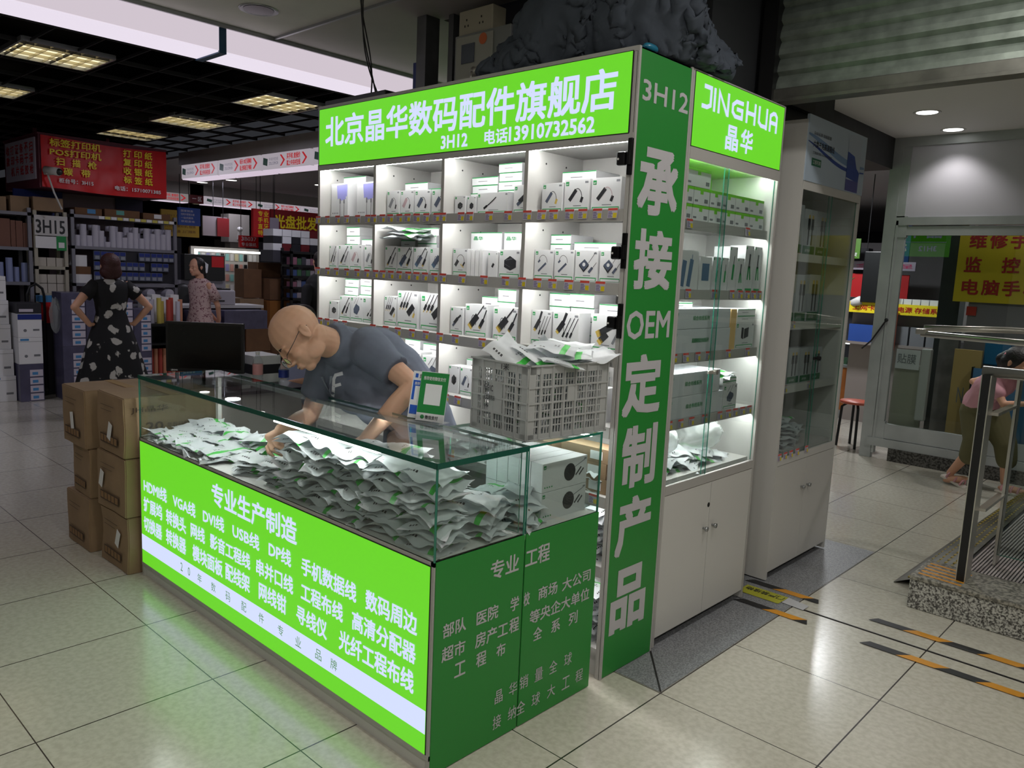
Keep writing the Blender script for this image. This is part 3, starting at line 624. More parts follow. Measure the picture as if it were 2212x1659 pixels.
# price tags -------------------------------------------------------
b = MB(); b.box(-.022, .022, -.0015, 0, -.038, 0, 0)
b.add([(-.022, -.002, -.009), (.022, -.002, -.009), (.022, -.002, 0), (-.022, -.002, 0)], [(0, 1, 2, 3)], 1)
b.add([(-.0205, -.002, -.0365), (.0205, -.002, -.0365), (.0205, -.002, -.009), (-.0205, -.002, -.009)], [(0, 1, 2, 3)], 0)
b.add([(.003, -.0024, -.036), (.020, -.0024, -.036), (.020, -.0024, -.018), (.003, -.0024, -.018)], [(0, 1, 2, 3)], 2)
for i in range(4): b.add([(-.019, -.0024, -.034 + .006 * i), (.001 - .004 * (i % 2), -.0024, -.034 + .006 * i), (.001 - .004 * (i % 2), -.0024, -.031 + .006 * i), (-.019, -.0024, -.031 + .006 * i)], [(0, 1, 2, 3)], 3)
TAGM = b.mesh('price_tag', [mat('tag_face', rgb(196, 190, 204), .3), mat('tag_red', rgb(214, 80, 70), .35), mat('tag_yellow', rgb(222, 200, 40), .35), mat('tag_purple', rgb(110, 96, 150), .4)])
def price_tags(parent, pts, rz=0):
    for p in pts:
        o = bpy.data.objects.new('price_tag', TAGM); COL.objects.link(o); o.parent = parent
        o.location = Vector(p) - parent.location; o.rotation_euler = (random.uniform(-.12, .02), 0, rz + random.uniform(-.04, .04))

# ================================================================== display shelf (the wall unit)
L = 2.0175; DP = .366
t = SH = thing('display_shelf', 'tall white display shelf with a bright green lit sign across its top', 'shelf', (-L / 2, 0, 0))
XD = [-L, -1.522, -1.02, -.514, 0]; ZR = [1.83, 1.56, 1.29, 1.015, .74, .46, .12]
b = MB()
b.box(-L, -L + .016, .002, DP, 0, 2.4); b.box(-.018, -.002, .002, DP, 0, 2.4)
for x in XD[1:-1]: b.box(x - .009, x + .009, .002, DP - .01, .12, 2.09)
b.box(-L, -.002, DP - .012, DP, 0, 2.4)
for z in ZR: b.box(-L + .016, -.018, .004, DP - .012, z - .018, z)
b.box(-L + .016, -.018, .002, DP - .012, 2.082, 2.098); b.box(-L, -.002, .0, DP, 2.385, 2.4)
b.box(-L + .016, -.018, .02, .035, 0, .10)
b.build('carcass', M_white, t)
b = MB()
for x in XD[1:-1]: b.box(x - .0095, x + .0095, 0, .002, .12, 2.09)
b.box(-L, -L + .018, 0, .002, 0, 2.4); b.box(-.022, -.002, 0, .002, 0, 2.4); b.box(-L, -.002, -.002, .0, 2.382, 2.4); b.box(-L, -.002, -.002, .0, 2.072, 2.102)
for z in ZR[:-1]: b.box(-L + .018, -.022, -.004, .002, z - .042, z + .002)
b.build('edge_trim', M_grey_edge, t)
b = MB()
for i, x in enumerate(XD[:-1]):
    for z in ZR[:4]:
        for yy in (.11, .24):
            b.cyl((x + .0165 if i == 0 else x + .0095, yy, z + .205), (x + .0175 if i == 0 else x + .0105, yy, z + .205), .004, n=8)
b.build('shelf_pin', M_dark, t)
b = MB(); b.box(-L + .014, -.018, -.004, .01, 2.099, 2.385); b.build('gasket', M_black, t)
b = MB(); b.box(-L + .018, -.022, -.006, .01, 2.102, 2.382); lb = b.build('light_box', E_green, t)
b = MB(); o = (0, -.0075, 0)
b.text('北京晶华数码配件旗舰店', o, X_, Z_, (-1.938, -.082, 2.190, 2.337), 0, .018)
b.text('3H12', o, X_, Z_, (-1.030, -.861, 2.116, 2.170), 0, .022); b.text('电话', o, X_, Z_, (-.754, -.621, 2.114, 2.172), 0, .022); b.text('13910732562', o, X_, Z_, (-.611, -.174, 2.116, 2.172), 0, .022)
b.build('lettering', E_white, lb)
# LED strips under every board
M_ledw = emis('shelf_led', (1, 1, .965), 52)
for i in range(4):
    for z in [2.082] + [q - .018 for q in ZR[:4]]:
        b = MB(); b.box(XD[i] + .02, XD[i + 1] - .02, .010, .022, z - .008, z - .001); b.build('led_strip', M_ledw, t)
for z in (.722, .442):
    b = MB(); b.box(-.50, -.03, .016, .026, z - .006, z - .001); b.build('led_strip', M_ledw, t)
# green side panel with big grey lettering
b = MB(); b.box(-.002, .004, .012, DP - .012, .005, 2.392); sp = b.build('side_panel', M_gside, t)
b = MB(); o = (.0048, 0, 0)
for s, a, c_, z0, z1 in (('3H12', .035, .342, 2.222, 2.292), ('承', .05, .304, 1.829, 2.056), ('接', .054, .3, 1.55, 1.761), ('OEM', .03, .323, 1.356, 1.460), ('定', .04, .283, 1.063, 1.286), ('制', .061, .283, .774, 1.006), ('产', .052, .278, .50, .72), ('品', .05, .277, .181, .425)):
    b.text(s, o, Y_, Z_, (a, c_, z0, z1), 0, .03 if len(s) == 1 else .015)
b.build('lettering', M_vtext, sp)
b = MB(); b.box(-.004, .005, 0, .012, 0, 2.4); b.box(-.004, .005, DP - .012, DP, 0, 2.4); b.build('side_trim', M_grey_edge, t)
for z in (2.007, 1.671, 1.414):
    b = MB(); b.box(-.014, .006, -.012, -.001, z - .055, z + .075, bev=.003); b.box(-.05, -.012, -.028, -.008, z - .022, z + .026, bev=.006); b.cyl((.0, -.018, z - .02), (.0, -.018, z + .03), .010, n=10)
    lk = b.build('lock', mat('black_metal', rgb(24, 24, 26), .25, .6), t); b = MB(); b.cyl((-.04, -.0285, z), (-.04, -.030, z), .004, n=8); b.build('lock_pin', M_white, lk)
tags = []
for z, xs in ((1.83, [(-2.0, -1.56, 6), (-1.51, -1.05, 8), (-1.0, -.88, 2), (-.83, -.60, 3), (-.49, -.06, 7)]), (1.56, [(-2.0, -1.56, 6), (-1.49, -1.05, 8), (-.99, -.60, 4), (-.5, -.1, 6)]),
              (1.29, [(-1.98, -1.75, 4), (-1.50, -1.1, 5), (-1.0, -.9, 2), (-.72, -.6, 2), (-.34, -.12, 3)]), (1.015, [(-1.4, -1.1, 3), (-.95, -.86, 2), (-.2, -.1, 2)]), (.74, [(-.2, -.08, 2)])):
    for a, c_, n in xs:
        for k in range(n): tags.append((a + (c_ - a) * k / max(1, n - 1) + random.uniform(-.006, .006), -.0055, z + .006))
price_tags(t, tags)

# ---- boxes on the shelf
WORD = {'cables': 'lilac wrapped cable box', 'hub_grey': 'white box picturing a grey adapter', 'hub_pink': 'white box picturing a pale pink adapter', 'hub_dark': 'white box picturing a dark looped adapter',
        'hub_cyl': 'white box picturing a slim cylindrical adapter', 'adapter': 'small white box picturing a square plug', 'pen': 'wide white box picturing a slanted black antenna', 'plug': 'white box picturing a dark plug',
        'hub_usb': 'white box picturing a silver stick hub', 'hub_usb_dark': 'white box picturing a dark stick hub', 'hub_usb_red': 'large box picturing a hub with reddish cord', 'hub_red': 'white box picturing a pinkish adapter cord',
        'hdmi': 'white box picturing a thick black cable', 'cable2': 'white box picturing thin crossed cables', 'vga': 'white box picturing a blue screw plug cable', 'vgahdmi': 'white box picturing a black and gold plug cable',
        'dvi': 'white box picturing two gold faced plugs', 'rca': 'white box picturing three parallel black leads', 'multi': 'white box picturing a black plug and thin leads', 'hubcable': 'white box picturing an arched cable with two plugs',
        'small': 'small white box picturing a tiny black block', 'dock': 'white box picturing a black docking block', 'stick': 'white box picturing a slim bar hub', 'pad': 'white box picturing a square hub with round button',
        'boxcable': 'white box picturing a flat block with cable', 'two': 'white box picturing short black leads'}
ROWN = {1.83: 'top', 1.56: 'second', 1.29: 'third', 1.015: 'fourth', .74: 'fifth', .46: 'sixth'}
BAYN = ['leftmost', 'second', 'third', 'rightmost']
def bay(x):
    for i in range(4):
        if x < XD[i + 1]: return i
    return 3
rows = {1.83: [(-1.985,-1.83,2.009,'cables'),(-1.745,-1.594,2.006,'cables'),(-1.500,-1.402,1.956,'hub_grey'),(-1.396,-1.296,1.954,'hub_pink'),(-1.286,-1.176,1.952,'hub_dark'),(-1.16,-1.040,1.95,'hub_cyl'),(-1.0,-.93,1.915,'adapter'),(-.92,-.865,1.91,'adapter'),(-.855,-.666,1.923,'pen'),(-.637,-.53,1.949,'plug'),(-.475,-.368,1.948,'hub_usb'),(-.36,-.235,1.958,'hub_usb_dark'),(-.224,-.085,1.958,'hub_usb_red')],
 1.56: [(-1.995,-1.93,1.685,'cable2'),(-1.905,-1.811,1.688,'hdmi'),(-1.806,-1.698,1.69,'hub_red'),(-1.681,-1.594,1.685,'hub_grey'),(-1.505,-1.415,1.687,'hdmi'),(-1.407,-1.295,1.684,'vga'),(-1.285,-1.18,1.684,'vga'),(-1.167,-1.05,1.683,'vga'),(-1.003,-.905,1.681,'hubcable'),(-.772,-.714,1.667,'small'),(-.705,-.582,1.68,'dock'),(-.500,-.40,1.682,'stick'),(-.39,-.291,1.683,'stick'),(-.283,-.173,1.683,'pad'),(-.163,-.061,1.684,'pad')],
 1.29: [(-1.99,-1.905,1.387,'adapter'),(-1.895,-1.802,1.419,'cable2'),(-1.794,-1.691,1.421,'boxcable'),(-1.683,-1.55,1.424,'two'),(-1.505,-1.408,1.439,'rca'),(-1.396,-1.238,1.47,'rca'),(-1.222,-1.045,1.466,'rca'),(-1.003,-.92,1.415,'plug'),(-.905,-.769,1.435,'vgahdmi'),(-.73,-.585,1.433,'vgahdmi'),(-.502,-.394,1.433,'multi'),(-.380,-.246,1.435,'multi'),(-.186,-.057,1.438,'dvi')],
 1.015: [(-1.500,-1.36,1.17,'dock'),(-1.340,-1.213,1.18,'dock'),(-1.199,-1.050,1.17,'boxcable'),(-1.003,-.934,1.143,'adapter'),(-.925,-.845,1.143,'hub_dark'),(-.835,-.69,1.15,'multi'),(-.50,-.38,1.15,'vgahdmi'),(-.37,-.24,1.15,'multi'),(-.22,-.10,1.15,'dvi')]}
for z, lst in rows.items():
    cnt = {}
    for x0, x1, zt, ty in lst:
        i = bay((x0 + x1) / 2); cnt[i] = cnt.get(i, 0) + 1
        pbox((x0 + x1) / 2, .058 + random.uniform(0, .006), z + .0005, x1 - x0, zt - z, .075 if 'cables' not in ty else .09, ty,
             '%s, %s from left, %s bay, %s row' % (WORD[ty], ORD[cnt[i] - 1], BAYN[i], ROWN[z]), 'product boxes standing on the display shelf', random.uniform(-.02, .03))
# spine-on boxes and the stacked ones behind
for k in range(4): pbox(-.885 + k * .026, .05, 1.5605, .022, .115, .09, '', 'thin white box seen spine on, %s of four, third bay, second row' % ORD[k], 'spine-on white boxes')
k = 0; stc = {}
for x0, x1, z, zt, n, d in ((-2.0, -1.80, 1.83, 2.055, 3, .14), (-1.49, -1.31, 1.83, 2.003, 4, .14), (-1.3, -1.20, 1.83, 1.97, 3, .12), (-1.0, -.83, 1.83, 2.008, 5, .12), (-.82, -.68, 1.83, 2.058, 6, .12), (-.665, -.54, 1.83, 2.06, 6, .12), (-.455, -.27, 1.83, 2.003, 4, .16),
                            (-1.985, -1.86, 1.56, 1.79, 5, .12), (-1.84, -1.70, 1.56, 1.725, 3, .12), (-1.50, -1.385, 1.56, 1.722, 4, .12), (-1.365, -1.22, 1.56, 1.782, 6, .12), (-1.20, -1.05, 1.56, 1.78, 6, .12), (-.50, -.385, 1.56, 1.75, 5, .15), (-.37, -.15, 1.56, 1.718, 4, .15),
                            (-1.99, -1.86, 1.29, 1.51, 5, .12), (-1.85, -1.70, 1.29, 1.525, 5, .12), (-1.69, -1.56, 1.29, 1.515, 5, .12), (-.90, -.80, 1.29, 1.47, 3, .12), (-.795, -.68, 1.29, 1.508, 4, .12), (-.49, -.376, 1.29, 1.507, 4, .15), (-.372, -.246, 1.29, 1.51, 4, .15), (-.23, -.06, 1.29, 1.475, 4, .15),
                            (-1.45, -1.33, 1.015, 1.225, 4, .13), (-1.31, -1.10, 1.015, 1.215, 4, .14), (-.99, -.86, 1.015, 1.17, 3, .12), (-.5, -.3, 1.015, 1.2, 3, .12)):
    hh = (zt - z) / n; i = bay((x0 + x1) / 2); k += 1; stc[(i, z)] = stc.get((i, z), 0) + 1; sn = ORD[stc[(i, z)] - 1]
    for q in range(n):
        w_ = (x1 - x0) * random.uniform(.94, 1.0)
        if q < n - 3: continue   # lower ones are fully hidden by the standing boxes
        pbox((x0 + x1) / 2, .155 + random.uniform(-.006, .01), z + q * hh + .0005, w_, hh - .001, d, 'plain',
             'flat white box, %s from top of %s back stack, %s bay, %s row' % (ORD[n - 1 - q], sn, BAYN[i], ROWN[z]), 'flat boxes stacked behind the standing ones')
    if n > 3: pbox((x0 + x1) / 2, .155, z + .0005, (x1 - x0) * .95, hh * (n - 3) - .001, d, 'plain', 'box at the bottom of the %s back stack, %s bay, %s row' % (sn, BAYN[i], ROWN[z]), 'flat boxes stacked behind the standing ones')
for x, wd, lb in ((-.90, .20, 'left'), (-.69, .19, 'right')):
    o = pbox(x, .17, 1.5605, wd, .20, .06, 'plain', 'large white upright box behind small ones in the third bay, %s one' % lb, 'large upright white boxes')
    b = MB(); b.text('晶华', (x, .1685, 1.56), X_, Z_, (-.08, -.02, .165, .182), 0, .01); b.text('HDTV高清', (x, .1685, 1.56), X_, Z_, (-.08, .03, .105, .117), 1)
    q = b.build('lettering', [M_grn, M_ink2]); q.parent = o; q.data.transform(Matrix.Translation(-o.location))
for k, (dx, dz, rz) in enumerate(((0, 0, .1), (.02, .02, -.12), (-.02, .038, .05))):
    packet(PKF[k], (-1.37 + dx, .11, 1.725 + dz), rz, 'white packet lying across the boxes in the second bay, %s from the bottom' % ORD[k], 'packets lying on the shelf boxes', (0, .06), 1.35)
pk = 0
for z, xs in ((.7405, (-1.15, -.92, -.72, -.5, -.27, -.12)), (.4605, (-.42, -.27, -.12)), (.1205, (-.42, -.27, -.12))):
    for x in xs:
        for q in range(5 if z > .7 else 9):
            pk += 1
            packet(PK[(pk * 5) % 9], (x + random.uniform(-.01, .01), .10 + random.uniform(-.01, .01), z + q * .0235), random.uniform(-.25, .25) + 1.5, 'packet %s from the bottom of pile %s from the right, %s shelf row' % (ORD[q], ORD[max(0, int(-x * 6.2) - 0)], ROWN.get(round(z - .0005, 3), 'bottom')), 'packets piled on the lower shelf rows', (0, 0), .8)
for k, (x, z, h_) in enumerate(((-.12, 1.0155, 0), (-.12, .741, 0))): pass

# ================================================================== glass display cabinet beside the column
def cabinet(name, label, y0, y1, xf, dep, zs, lit, sign):
    t = thing(name, label, 'cabinet', (xf - dep / 2, (y0 + y1) / 2, 0)); x0 = xf - dep; bev = .0
    b = MB()
    b.box(x0, xf - .002, y0, y0 + .016, 0.01, 2.4); b.box(x0, xf - .002, y1 - .016, y1, 0.01, 2.4); b.box(x0 + .0005, x0 + .012, y0 + .001, y1 - .001, .012, 2.399); b.box(x0 + .001, xf - .003, y0 + .001, y1 - .001, 2.388, 2.399)
    for z in zs: b.box(x0 + .012, xf - .03, y0 + .016, y1 - .016, z - .018, z)
    zb = zs[-1]
    b.box(x0 + .001, xf - .003, y0 + .016, y1 - .016, zb - .05, zb - .02); b.box(x0, xf - .02, y0 + .016, y1 - .016, .03, .05); b.box(x0 + .012, xf - .01, y0 + .016, y1 - .016, 2.085, 2.10)
    b.build('carcass', M_white, t)
    b = MB(); b.box(xf - .002, xf + .002, y0, y0 + .017, .01, 2.4); b.box(xf - .002, xf + .002, y1 - .017, y1, .01, 2.4); b.box(xf - .001, xf + .003, y0 + .017, y1 - .017, 2.392, 2.4); b.box(xf - .001, xf + .003, y0 + .017, y1 - .017, 2.062, 2.112); b.box(xf - .001, xf + .003, y0 + .017, y1 - .017, zb - .052, zb - .012)
    b.build('edge_trim', M_grey_edge if lit else M_white, t)
    b = MB()
    for z in zs[:-1]: b.box(xf - .034, xf - .029, y0 + .016, y1 - .016, z - .040, z + .002)
    b.build('label_rail', M_grey_edge if lit else M_white, t)
    ym = (y0 + y1) / 2 - .07 * (1 if lit else 0)
    for k, (a, c_, xx) in enumerate(((y0 + .018, ym + .012, xf - .006), (ym - .012, y1 - .018, xf - .014))):
        b = MB(); b.box(xx - .0025, xx + .0025, a, c_, zb - .012, 2.064); 
        fs = b.f; b.m = [0, 0, 1, 0, 1, 0]
        g = b.build('glass_door', [M_glass, M_gedge], t)
    b = MB(); zl = 1.19; b.box(xf - .004, xf + .008, ym - .045, ym + .04, zl - .008, zl + .008, bev=.003); b.cyl((xf + .004, ym, zl), (xf + .022, ym, zl), .012, n=12); b.build('lock', M_steel if lit else M_dark, t)
    yc = (y0 + y1) / 2
    for k, (a, c_, s) in enumerate(((y0 + .018, yc - .0015, -1), (yc + .0015, y1 - .018, 1))):
        b = MB(); b.box(xf - .012, xf + .001, a, c_, .05, zb - .055); d = b.build('door', M_white, t)
        b = MB(); hy = yc + s * .04 - .005; b.cyl((xf + .001, hy, .468), (xf + .016, hy, .468), .005, n=10); b.cyl((xf + .014, hy, .468), (xf + .024, hy, .468), .011, n=14); b.build('handle', M_alu, d, True)
    return t
ZJ = [1.83, 1.545, 1.275, .99, .735]
J0, J1 = .372, 1.20
t = JC = cabinet('glass_cabinet', 'white glass-fronted display cabinet with a lit green shop sign, right of the green column', J0, J1, .0, .36, ZJ, True, None)
b = MB(); b.box(-.006, .0034, J0 + .014, J1 - .014, 2.109, 2.395); b.build('gasket', M_black, t)
b = MB(); b.box(-.006, .004, J0 + .018, J1 - .018, 2.112, 2.392); lb = b.build('light_box', E_green, t)
# outline wordmark drawn in strokes
def wordmark(b, x, y0, y1, z0, z1):
    H = z1 - z0; n = Vector((x, 0, 0))
    def S(pts, w_=.017):
        P = [Vector((x, y0 + p[0] * (y1 - y0), z0 + p[1] * H)) for p in pts]; V = []
        for i, p in enumerate(P):
            d0 = (P[i] - P[i - 1]).normalized() if i > 0 else None; d1 = (P[i + 1] - P[i]).normalized() if i < len(P) - 1 else None
            d = ((d0 or d1) + (d1 or d0)).normalized(); nn = Vector((0, -d.z, d.y)); k = 1 / max(.5, nn.dot(Vector((0, -(d1 or d0).z, (d1 or d0).y))))
            e = d * (w_ / 2) if i == len(P) - 1 else (-d * (w_ / 2) if i == 0 else Vector((0, 0, 0)))
            V += [p + nn * w_ / 2 * k + e, p - nn * w_ / 2 * k + e]
        b.add(V, [(2 * i, 2 * i + 1, 2 * i + 3, 2 * i + 2) for i in range(len(P) - 1)])
    S([(.03, .98), (.10, .98), (.10, .15), (.06, .02), (.01, .02)]); S([(.145, .02), (.145, .62)]); S([(.145, .84), (.145, .96)])
    S([(.20, .02), (.20, .96), (.30, .04)]); S([(.315, .0), (.315, .62)]); S([(.315, .84), (.315, .96)])
    S([(.50, .82), (.42, .82), (.375, .6), (.375, .25), (.41, .06), (.50, .06), (.50, .45), (.44, .45)])
    S([(.565, .04), (.565, .95)]); S([(.565, .48), (.66, .48)]); S([(.675, .04), (.675, .62)]); S([(.675, .84), (.675, .96)])
    S([(.735, .95), (.735, .22), (.77, .06), (.83, .06)]); S([(.845, .02), (.845, .62)]); S([(.845, .84), (.845, .96)])
    S([(.90, .02), (.90, .78), (.94, .94), (.97, .94), (.995, .78), (.995, .02)]); S([(.90, .42), (.995, .42)])
b = MB(); wordmark(b, .0055, .445, 1.112, 2.272, 2.352); b.text('晶', (.0055, 0, 0), Y_, Z_, (.657, .760, 2.137, 2.234), 0, .02); b.text('华', (.0055, 0, 0), Y_, Z_, (.788, .893, 2.142, 2.238), 0, .02)
b.build('lettering', E_white, lb)
b = MB(); b.box(-.342, -.345, J0 + .018, J1 - .018, 1.832, 2.083); b.build('green_glow_panel', mat('green_glow_panel', rgb(120, 190, 70), .5), t)  # green panel paints the sign's glow on the back of the top compartment
for z in [2.085] + [q - .018 for q in ZJ[:-1]]:
    b = MB(); b.box(-.060, -.042, J0 + .02, J1 - .02, z - .006, z - .001); b.build('led_strip', M_ledw, t)
tg = []
for z, ys in ((1.83, (.47, .98)), (1.545, (.50, .72, .88, .96, 1.03, 1.09, 1.15)), (1.275, (.43, .52, .62, .71, .89, 1.08)), (.99, (.43, .52, .61, .72, .86, .94, 1.01, 1.08, 1.15))):
    tg += [(-.0275, y, z + .004) for y in ys]
price_tags(t, tg, PI / 2)
b = MB(); b.cyl((.0012, .773, .573), (.002, .773, .573), .011, n=16); b.build('keyhole', M_black, t)
def jbox(y0, y1, z0, z1, d, ty, label, group, xf=-.045, cat='box'):
    return pbox(xf, (y0 + y1) / 2, z0 + .0006, y1 - y0, z1 - z0, d, ty, label, group, PI / 2, cat)
M_lime = mat('lime_lid', rgb(118, 205, 40), .5)
def green_carton(y0, y1, z0, z1, label):
    t = thing('lidded_carton', label, 'box', (-.13, (y0 + y1) / 2, z0), 'white cartons with lime green lids')
    b = MB(); b.box(-.215, -.045, y0 + .001, y1 - .001, z0, z1 - .012); b.build('carton', M_card, t)
    b = MB(); b.box(-.2155, -.0445, y0 + .0008, y1 - .0008, z1 - .012, z1 - .0005); b.box(-.045, -.0444, (y0 + y1) / 2 - .012, (y0 + y1) / 2 + .012, z1 - .026, z1 - .011); b.build('lid', M_lime, t)
    b = MB(); b.box(-.045, -.0443, y0 + .01, y0 + .035, z0 + .012, z0 + .02); b.box(-.045, -.0443, y1 - .04, y1 - .012, z0 + .01, z0 + .026); b.build('printed_label', M_ink2, t)
for k, (a, c_) in enumerate(((.405, .514), (.516, .651), (.654, .766), (.768, .884), (.886, 1.024), (1.026, 1.166))): green_carton(a, c_, 1.8305, 1.898, 'lime-lidded carton, %s from the left, lower tier of the top cabinet shelf' % ORD[k])
for k, (a, c_) in enumerate(((.41, .518), (.52, .648), (.655, .758), (.76, .88), (.882, 1.015), (1.018, 1.158))): green_carton(a, c_, 1.899, 1.969, 'lime-lidded carton, %s from the left, upper tier of the top cabinet shelf' % ORD[k])
green_carton(.455, .65, 1.970, 2.045, 'white lime-lidded carton alone on the third tier in the lit cabinet')
for a, c_, zt, ty, wd in ((.40, .60, 1.708, 'strip', 'large grey box picturing two blue strippers'), (.612, .712, 1.687, 'screen', 'white box with a blue-grey window picture'), (.725, .79, 1.690, 'driver', 'slim box picturing a green screwdriver'), (.805, .86, 1.690, 'driver', 'slimmest box picturing a green screwdriver, behind the glass edge'),
                      (.868, .94, 1.742, 'driver', 'tall box picturing a long green screwdriver'), (.948, 1.01, 1.694, 'plier', 'short box picturing black cutters'), (1.018, 1.10, 1.755, 'plier', 'tall box picturing closed pliers'), (1.108, 1.18, 1.754, 'plier', 'tall box picturing open pliers, next to the cabinet wall')):
    jbox(a, c_, 1.5455, zt, .08, ty, wd + ' in the lit cabinet', 'tool boxes in the lit cabinet')
M_silver = mat('silver_carton', rgb(206, 209, 216), .35)
def longbox(y0, y1, z0, z1, label, s, xf=-.04):
    t = thing('long_carton', label, 'box', (xf - .1, (y0 + y1) / 2, z0), 'long silver cartons in the lit cabinet')
    b = MB(); b.box(xf - .2, xf, y0, y1, z0 + .0006, z1, bev=.002); b.build('carton', M_silver, t)
    b = MB(); o = (xf + .0008, 0, 0); b.text(s, o, Y_, Z_, ((y0 + y1) / 2 - .07, (y0 + y1) / 2 + .07, z0 + (z1 - z0) * .42, z0 + (z1 - z0) * .42 + .020), 0, .012); b.text('晶华', o, Y_, Z_, (y0 + .03, y0 + .075, z1 - .03, z1 - .016), 0); b.build('lettering', M_grn, t)
longbox(.39, .92, 1.2755, 1.378, 'lower long silver carton on the middle shelf of the lit cabinet', '高速网络综合布线系列')
longbox(.39, .91, 1.3785, 1.466, 'upper long silver carton on the middle shelf of the lit cabinet', '综合布线系列')
jbox(.42, .60, 1.4665, 1.490, .1, 'plain', 'flat white box on top of the upper long silver carton', 'white boxes in the lit cabinet', -.06)
jbox(.985, 1.165, 1.2755, 1.400, .09, 'block', 'box picturing two black blocks beside the long cartons', 'white boxes in the lit cabinet')
jbox(.99, 1.165, 1.4005, 1.430, .09, 'plain', 'lower flat grey box over the box of black blocks', 'white boxes in the lit cabinet'); jbox(.99, 1.165, 1.4305, 1.462, .09, 'plain', 'upper flat grey box over the box of black blocks', 'white boxes in the lit cabinet')
o = MB().box(-.14, -.045, .926, .980, 1.2755, 1.462).build('kraft_carton', mat('kraft', rgb(214, 178, 120), .7)); tag(o, 'narrow tan kraft carton between the silver cartons and the black-block box', 'box')
longbox(.39, .90, .9905, 1.088, 'lower long silver carton on the fourth shelf of the lit cabinet', '综合布线系列')
longbox(.39, .86, 1.0885, 1.190, 'upper long silver carton on the fourth shelf of the lit cabinet', '综合布线系列')
jbox(.915, 1.045, .9905, 1.108, .08, 'boxcable', 'box picturing a black charger with a cable, by the cabinet wall', 'white boxes in the lit cabinet')
jbox(.90, 1.03, 1.1085, 1.125, .1, 'plain', 'lower thin white box on the charger box', 'white boxes in the lit cabinet'); jbox(.90, 1.03, 1.1255, 1.142, .1, 'plain', 'upper thin white box on the charger box', 'white boxes in the lit cabinet')
packet(PKF[1], (-.12, .96, 1.146), .2, 'flat white packet lying on the small boxes beside the cabinet lock', 'loose packets in the lit cabinet'); packet(PKF[3], (-.13, .95, 1.160), -.3, 'upper white packet lying crosswise beside the cabinet lock', 'loose packets in the lit cabinet')
k = 0
for (y, x, z, rz, tl) in ((.47, -.12, 0, .2, (0, 0)), (.60, -.14, 0, -.4, (0, 0)), (.74, -.12, 0, .5, (0, 0)), (.88, -.13, 0, -.2, (0, 0)), (1.02, -.13, 0, .3, (0, 0)), (.52, -.15, .02, -.5, (.1, 0)), (.68, -.13, .022, .4, (0, .12)), (.82, -.12, .022, 0, (.1, 0)), (.96, -.14, .02, -.6, (0, 0)),
                        (.46, -.14, .045, .7, (.2, .1)), (.60, -.13, .048, .1, (.15, 0)), (.75, -.13, .046, -.3, (.1, .1)), (.90, -.13, .044, .4, (0, .1)), (.50, -.15, .075, .2, (.3, .1)), (.66, -.15, .078, -.2, (.25, 0)), (.80, -.15, .070, .5, (.1, .1))):
    packet(PKF[k % 5] if k % 2 else PK[k % 9], (x, y, .737 + z), rz + PI / 2, 'white packet %s from the bottom in the heap at the lit cabinet floor' % ORD[k], 'packets heaped at the bottom of the lit cabinet', tl, .95); k += 1
def clearbag(cx, cy, z0, rx, ry, h, seed, label):
    bm = bmesh.new(); bmesh.ops.create_icosphere(bm, subdivisions=4, radius=1)
    for v in bm.verts:
        p = v.co.copy(); n1 = 1 - 2 * abs(noise.noise(p * 1.6 + Vector((seed, 0, 0)))); n2 = 1 - 2 * abs(noise.noise(p * 3.4 + Vector((0, seed, 0))))
        r = .78 + .20 * n1 + .09 * n2; v.co = Vector((cx + p.x * rx * r, cy + p.y * ry * r, z0 + max(0, (p.z * .5 + .5)) * h * r))
    b = MB().bm(bm); o = b.build('plastic_bag', film('clear_bag', rgb(225, 232, 232), .34, .12, .5), None, True); tag(o, label, 'bag', 'crumpled clear bags')
clearbag(-.15, .50, .80, .11, .13, .17, 2, 'crumpled clear plastic bag on the left of the cabinet bottom heap'); clearbag(-.15, .86, .79, .12, .16, .16, 7, 'crumpled clear plastic bag puffed up on the right of the cabinet bottom heap'); clearbag(-.09, .45, .737, .035, .05, .06, 13, 'small knotted clear bag against the left glass of the cabinet bottom')
# ================================================================== glass counters
CX0, CY0, CY1, CZB, CZT = -2.188, -.889, -.487, .706, 1.0148
def pane(b, x0, x1, y0, y1, z0, z1, edge=('x', 'y', 'z')):
    b.box(x0, x1, y0, y1, z0, z1); ax = min(range(3), key=lambda i: (x1 - x0, y1 - y0, z1 - z0)[i])
    fa = [2, 2, 1, 0, 1, 0]   # axis of each of the six faces
    b.m[-6:] = [0 if q == ax else 1 for q in fa]
M_gdark = mat('dark_glass_edge', rgb(24, 84, 70), .1, spec=.8)
M_pane = glass('counter_glass', (.955, 1, .985), .93)
t = CT = thing('glass_counter', 'long glass-topped sales counter with a bright green lit front listing cables', 'counter', ((CX0) / 2, (CY0 + CY1) / 2, 0))
b = MB()
b.box(CX0, -.003, CY0 + .012, CY1, .0, .07); b.box(CX0, CX0 + .016, CY0 + .004, CY1, .0, CZB); b.box(-.016, -.003, CY0 + .004, CY1, .0, CZB); b.box(CX0, -.003, CY1 - .016, CY1, .0, CZB - .02)
b.box(CX0, -.003, CY0 + .004, CY1, CZB - .018, CZB)
b.build('base_cabinet', M_white, t)
b = MB(); b.box(CX0, -.001, CY0, CY0 + .006, .692, CZB); b.box(CX0, CX0 + .012, CY0, CY0 + .006, 0, CZB); b.box(-.016, -.001, CY0, CY0 + .006, 0, CZB); b.box(CX0, -.001, CY0 - .001, CY0 + .006, .055, .072)
b.build('front_frame', M_grey_edge, t)
b = MB(); b.box(CX0 + .008, -.013, CY0 - .0015, CY0 + .01, .0725, .694); b.build('gasket', M_black, t)
